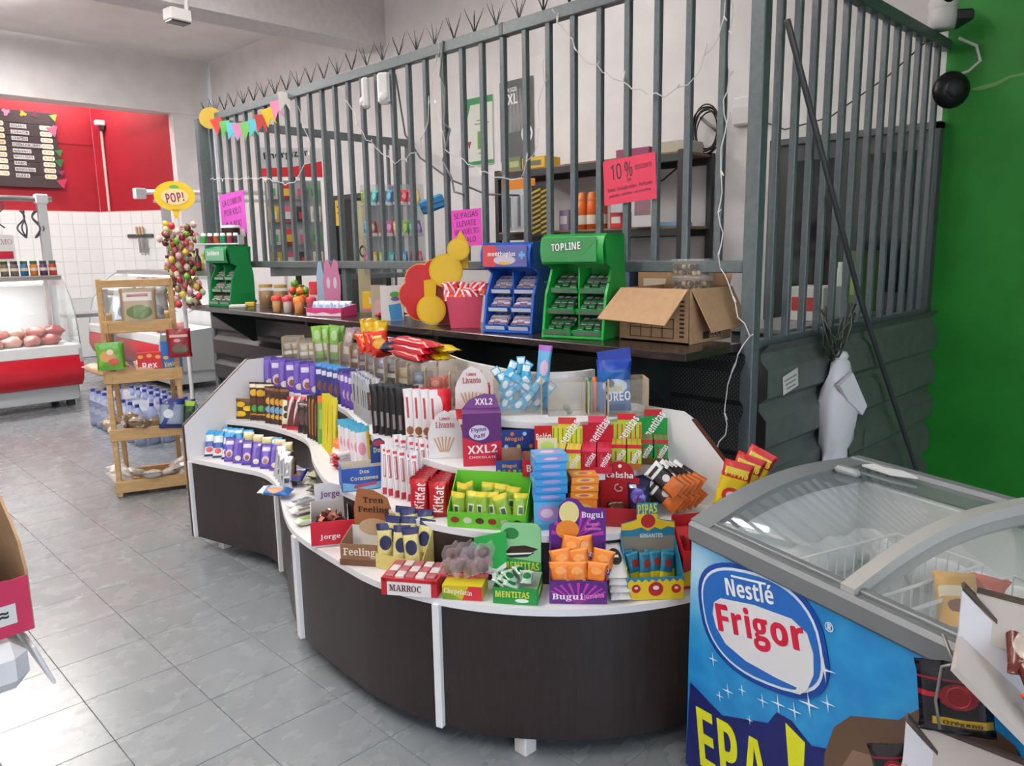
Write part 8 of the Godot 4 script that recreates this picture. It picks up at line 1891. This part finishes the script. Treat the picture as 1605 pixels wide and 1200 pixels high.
	for i in prof.size() - 1:
		for k in 14:
			var q := []
			for e: Vector2i in [Vector2i(0, 0), Vector2i(1, 0), Vector2i(1, 1), Vector2i(0, 1)]:
				var pr: Array = prof[i + e.x]
				var a := TAU * ((k + e.y) % 14) / 14.0
				var r: float = pr[1] * (1.0 + 0.5 * nz.get_noise_3d(cos(a) * 1.6, pr[0] * 7.0, sin(a) * 1.6))
				q.append(Vector3(cos(a) * r, pr[0], sin(a) * r * 0.5))
			bs.tri(q[0], q[1], q[2])
			bs.tri(q[0], q[2], q[3])
	part(bag, "bag_body", bs, paint(0.5))
	part(bag, "bag_fold", S.new().col(rgb("ece8ec")).prism(P2([-0.09, -0.12, 0.0, -0.07, 0.12, -0.24, 0.09, -0.28, -0.02, -0.2]), 0.02), paint(0.5), Vector3(0, 0, 0.06))
	part(bag, "bag_knot", S.new().col(rgb("e2dee2")).smooth().ball(Vector3(0, 0.0, 0), Vector3(0.045, 0.03, 0.03), 8), paint(0.5))
	solo("black_strap", "black strap hanging behind the white bag", "strap", S.new().col(rgb("1a1a20")).tube([Vector3(3.66, 1.0, -1.46), Vector3(3.72, 0.85, -1.45), Vector3(3.74, 0.6, -1.45), Vector3(3.78, 0.4, -1.45), Vector3(3.95, 0.34, -1.44)], 0.012, 6), paint(0.7))
	# camera and speaker by the green wall
	var sc := thing("security_camera", "white dome security camera beside the green wall", "security camera", Vector3(4.86, 2.66, -1.5), -0.9)
	part(sc, "camera_head", S.new().col(rgb("ecebea")).smooth().ball(Vector3(0, 0.12, 0), Vector3(0.075, 0.075, 0.075), 16), paint(0.35))
	part(sc, "camera_lens", S.new().col(rgb("101114")).smooth().ball(Vector3(0.0, 0.14, 0.06), Vector3(0.035, 0.035, 0.025), 12), paint(0.1))
	part(sc, "camera_base", S.new().col(rgb("e4e2e2")).smooth().lathe(Vector3.ZERO, [Vector2(0, -0.01), Vector2(0.065, -0.01), Vector2(0.072, 0.04), Vector2(0.07, 0.09)], 16), paint(0.35))
	part(sc, "wall_bracket", S.new().col(rgb("2a2b2d")).bbox(Vector3(0.1, 0.06, -0.08), Vector3(0.12, 0.06, 0.2), 0.01), paint(0.5))
	var spk := thing("speaker", "round black speaker hanging beside the green wall", "speaker", Vector3(4.9, 2.33, -1.44), -0.9)
	part(spk, "speaker_body", S.new().col(rgb("151517")).smooth().ball(Vector3.ZERO, Vector3(0.1, 0.1, 0.06), 16), paint(0.35))
	part(spk, "speaker_cone", S.new().col(rgb("2a2a2d")).smooth().ball(Vector3(0, 0, 0.05), Vector3(0.05, 0.05, 0.02), 12), paint(0.5))
	solo("white_cable", "short white cable loop beside the speaker", "cable", S.new().col(rgb("dcdad6")).smooth().tube([Vector3(5.0, 2.62, -1.45), Vector3(5.08, 2.58, -1.38), Vector3(5.1, 2.5, -1.36), Vector3(5.04, 2.44, -1.4), Vector3(4.98, 2.42, -1.44)], 0.008, 6), paint(0.5))
	# paint scrape marks on the green wall
	solo("paint_scrape", "pale scraped streak in the green wall paint", "wall mark", S.new().col(rgb("6c9c5c")).prism(P2([0.0, 0.0, 0.06, 0.012, 0.13, 0.02, 0.2, 0.045, 0.3, 0.05, 0.44, 0.045, 0.3, 0.04, 0.2, 0.03, 0.14, 0.0, 0.06, -0.012]), 0.002), paint(0.8), Vector3(5.149, 2.36, -1.42), Vector3(0, -PI / 2, 0))
	# small surveillance unit on the concrete beam
	var dv := thing("ceiling_sensor", "small white box with a dark lens under the concrete beam", "sensor", Vector3(2.93, 3.44, -6.93), 0.1)
	part(dv, "sensor_box", S.new().col(rgb("e2dfe0")).bbox(Vector3(0, 0.06, 0), Vector3(0.19, 0.1, 0.14), 0.01), paint(0.5))
	part(dv, "dark_lens", S.new().col(rgb("26262a")).bbox(Vector3(0, 0.008, 0.0), Vector3(0.17, 0.02, 0.12), 0.004), paint(0.3))
	part(dv, "conduit", S.new().col(rgb("e8e6e6")).tube([Vector3(0.07, 0.1, 0.03), Vector3(0.075, 0.4, 0.05), Vector3(0.075, 0.76, 0.05)], 0.018, 8), paint(0.4))
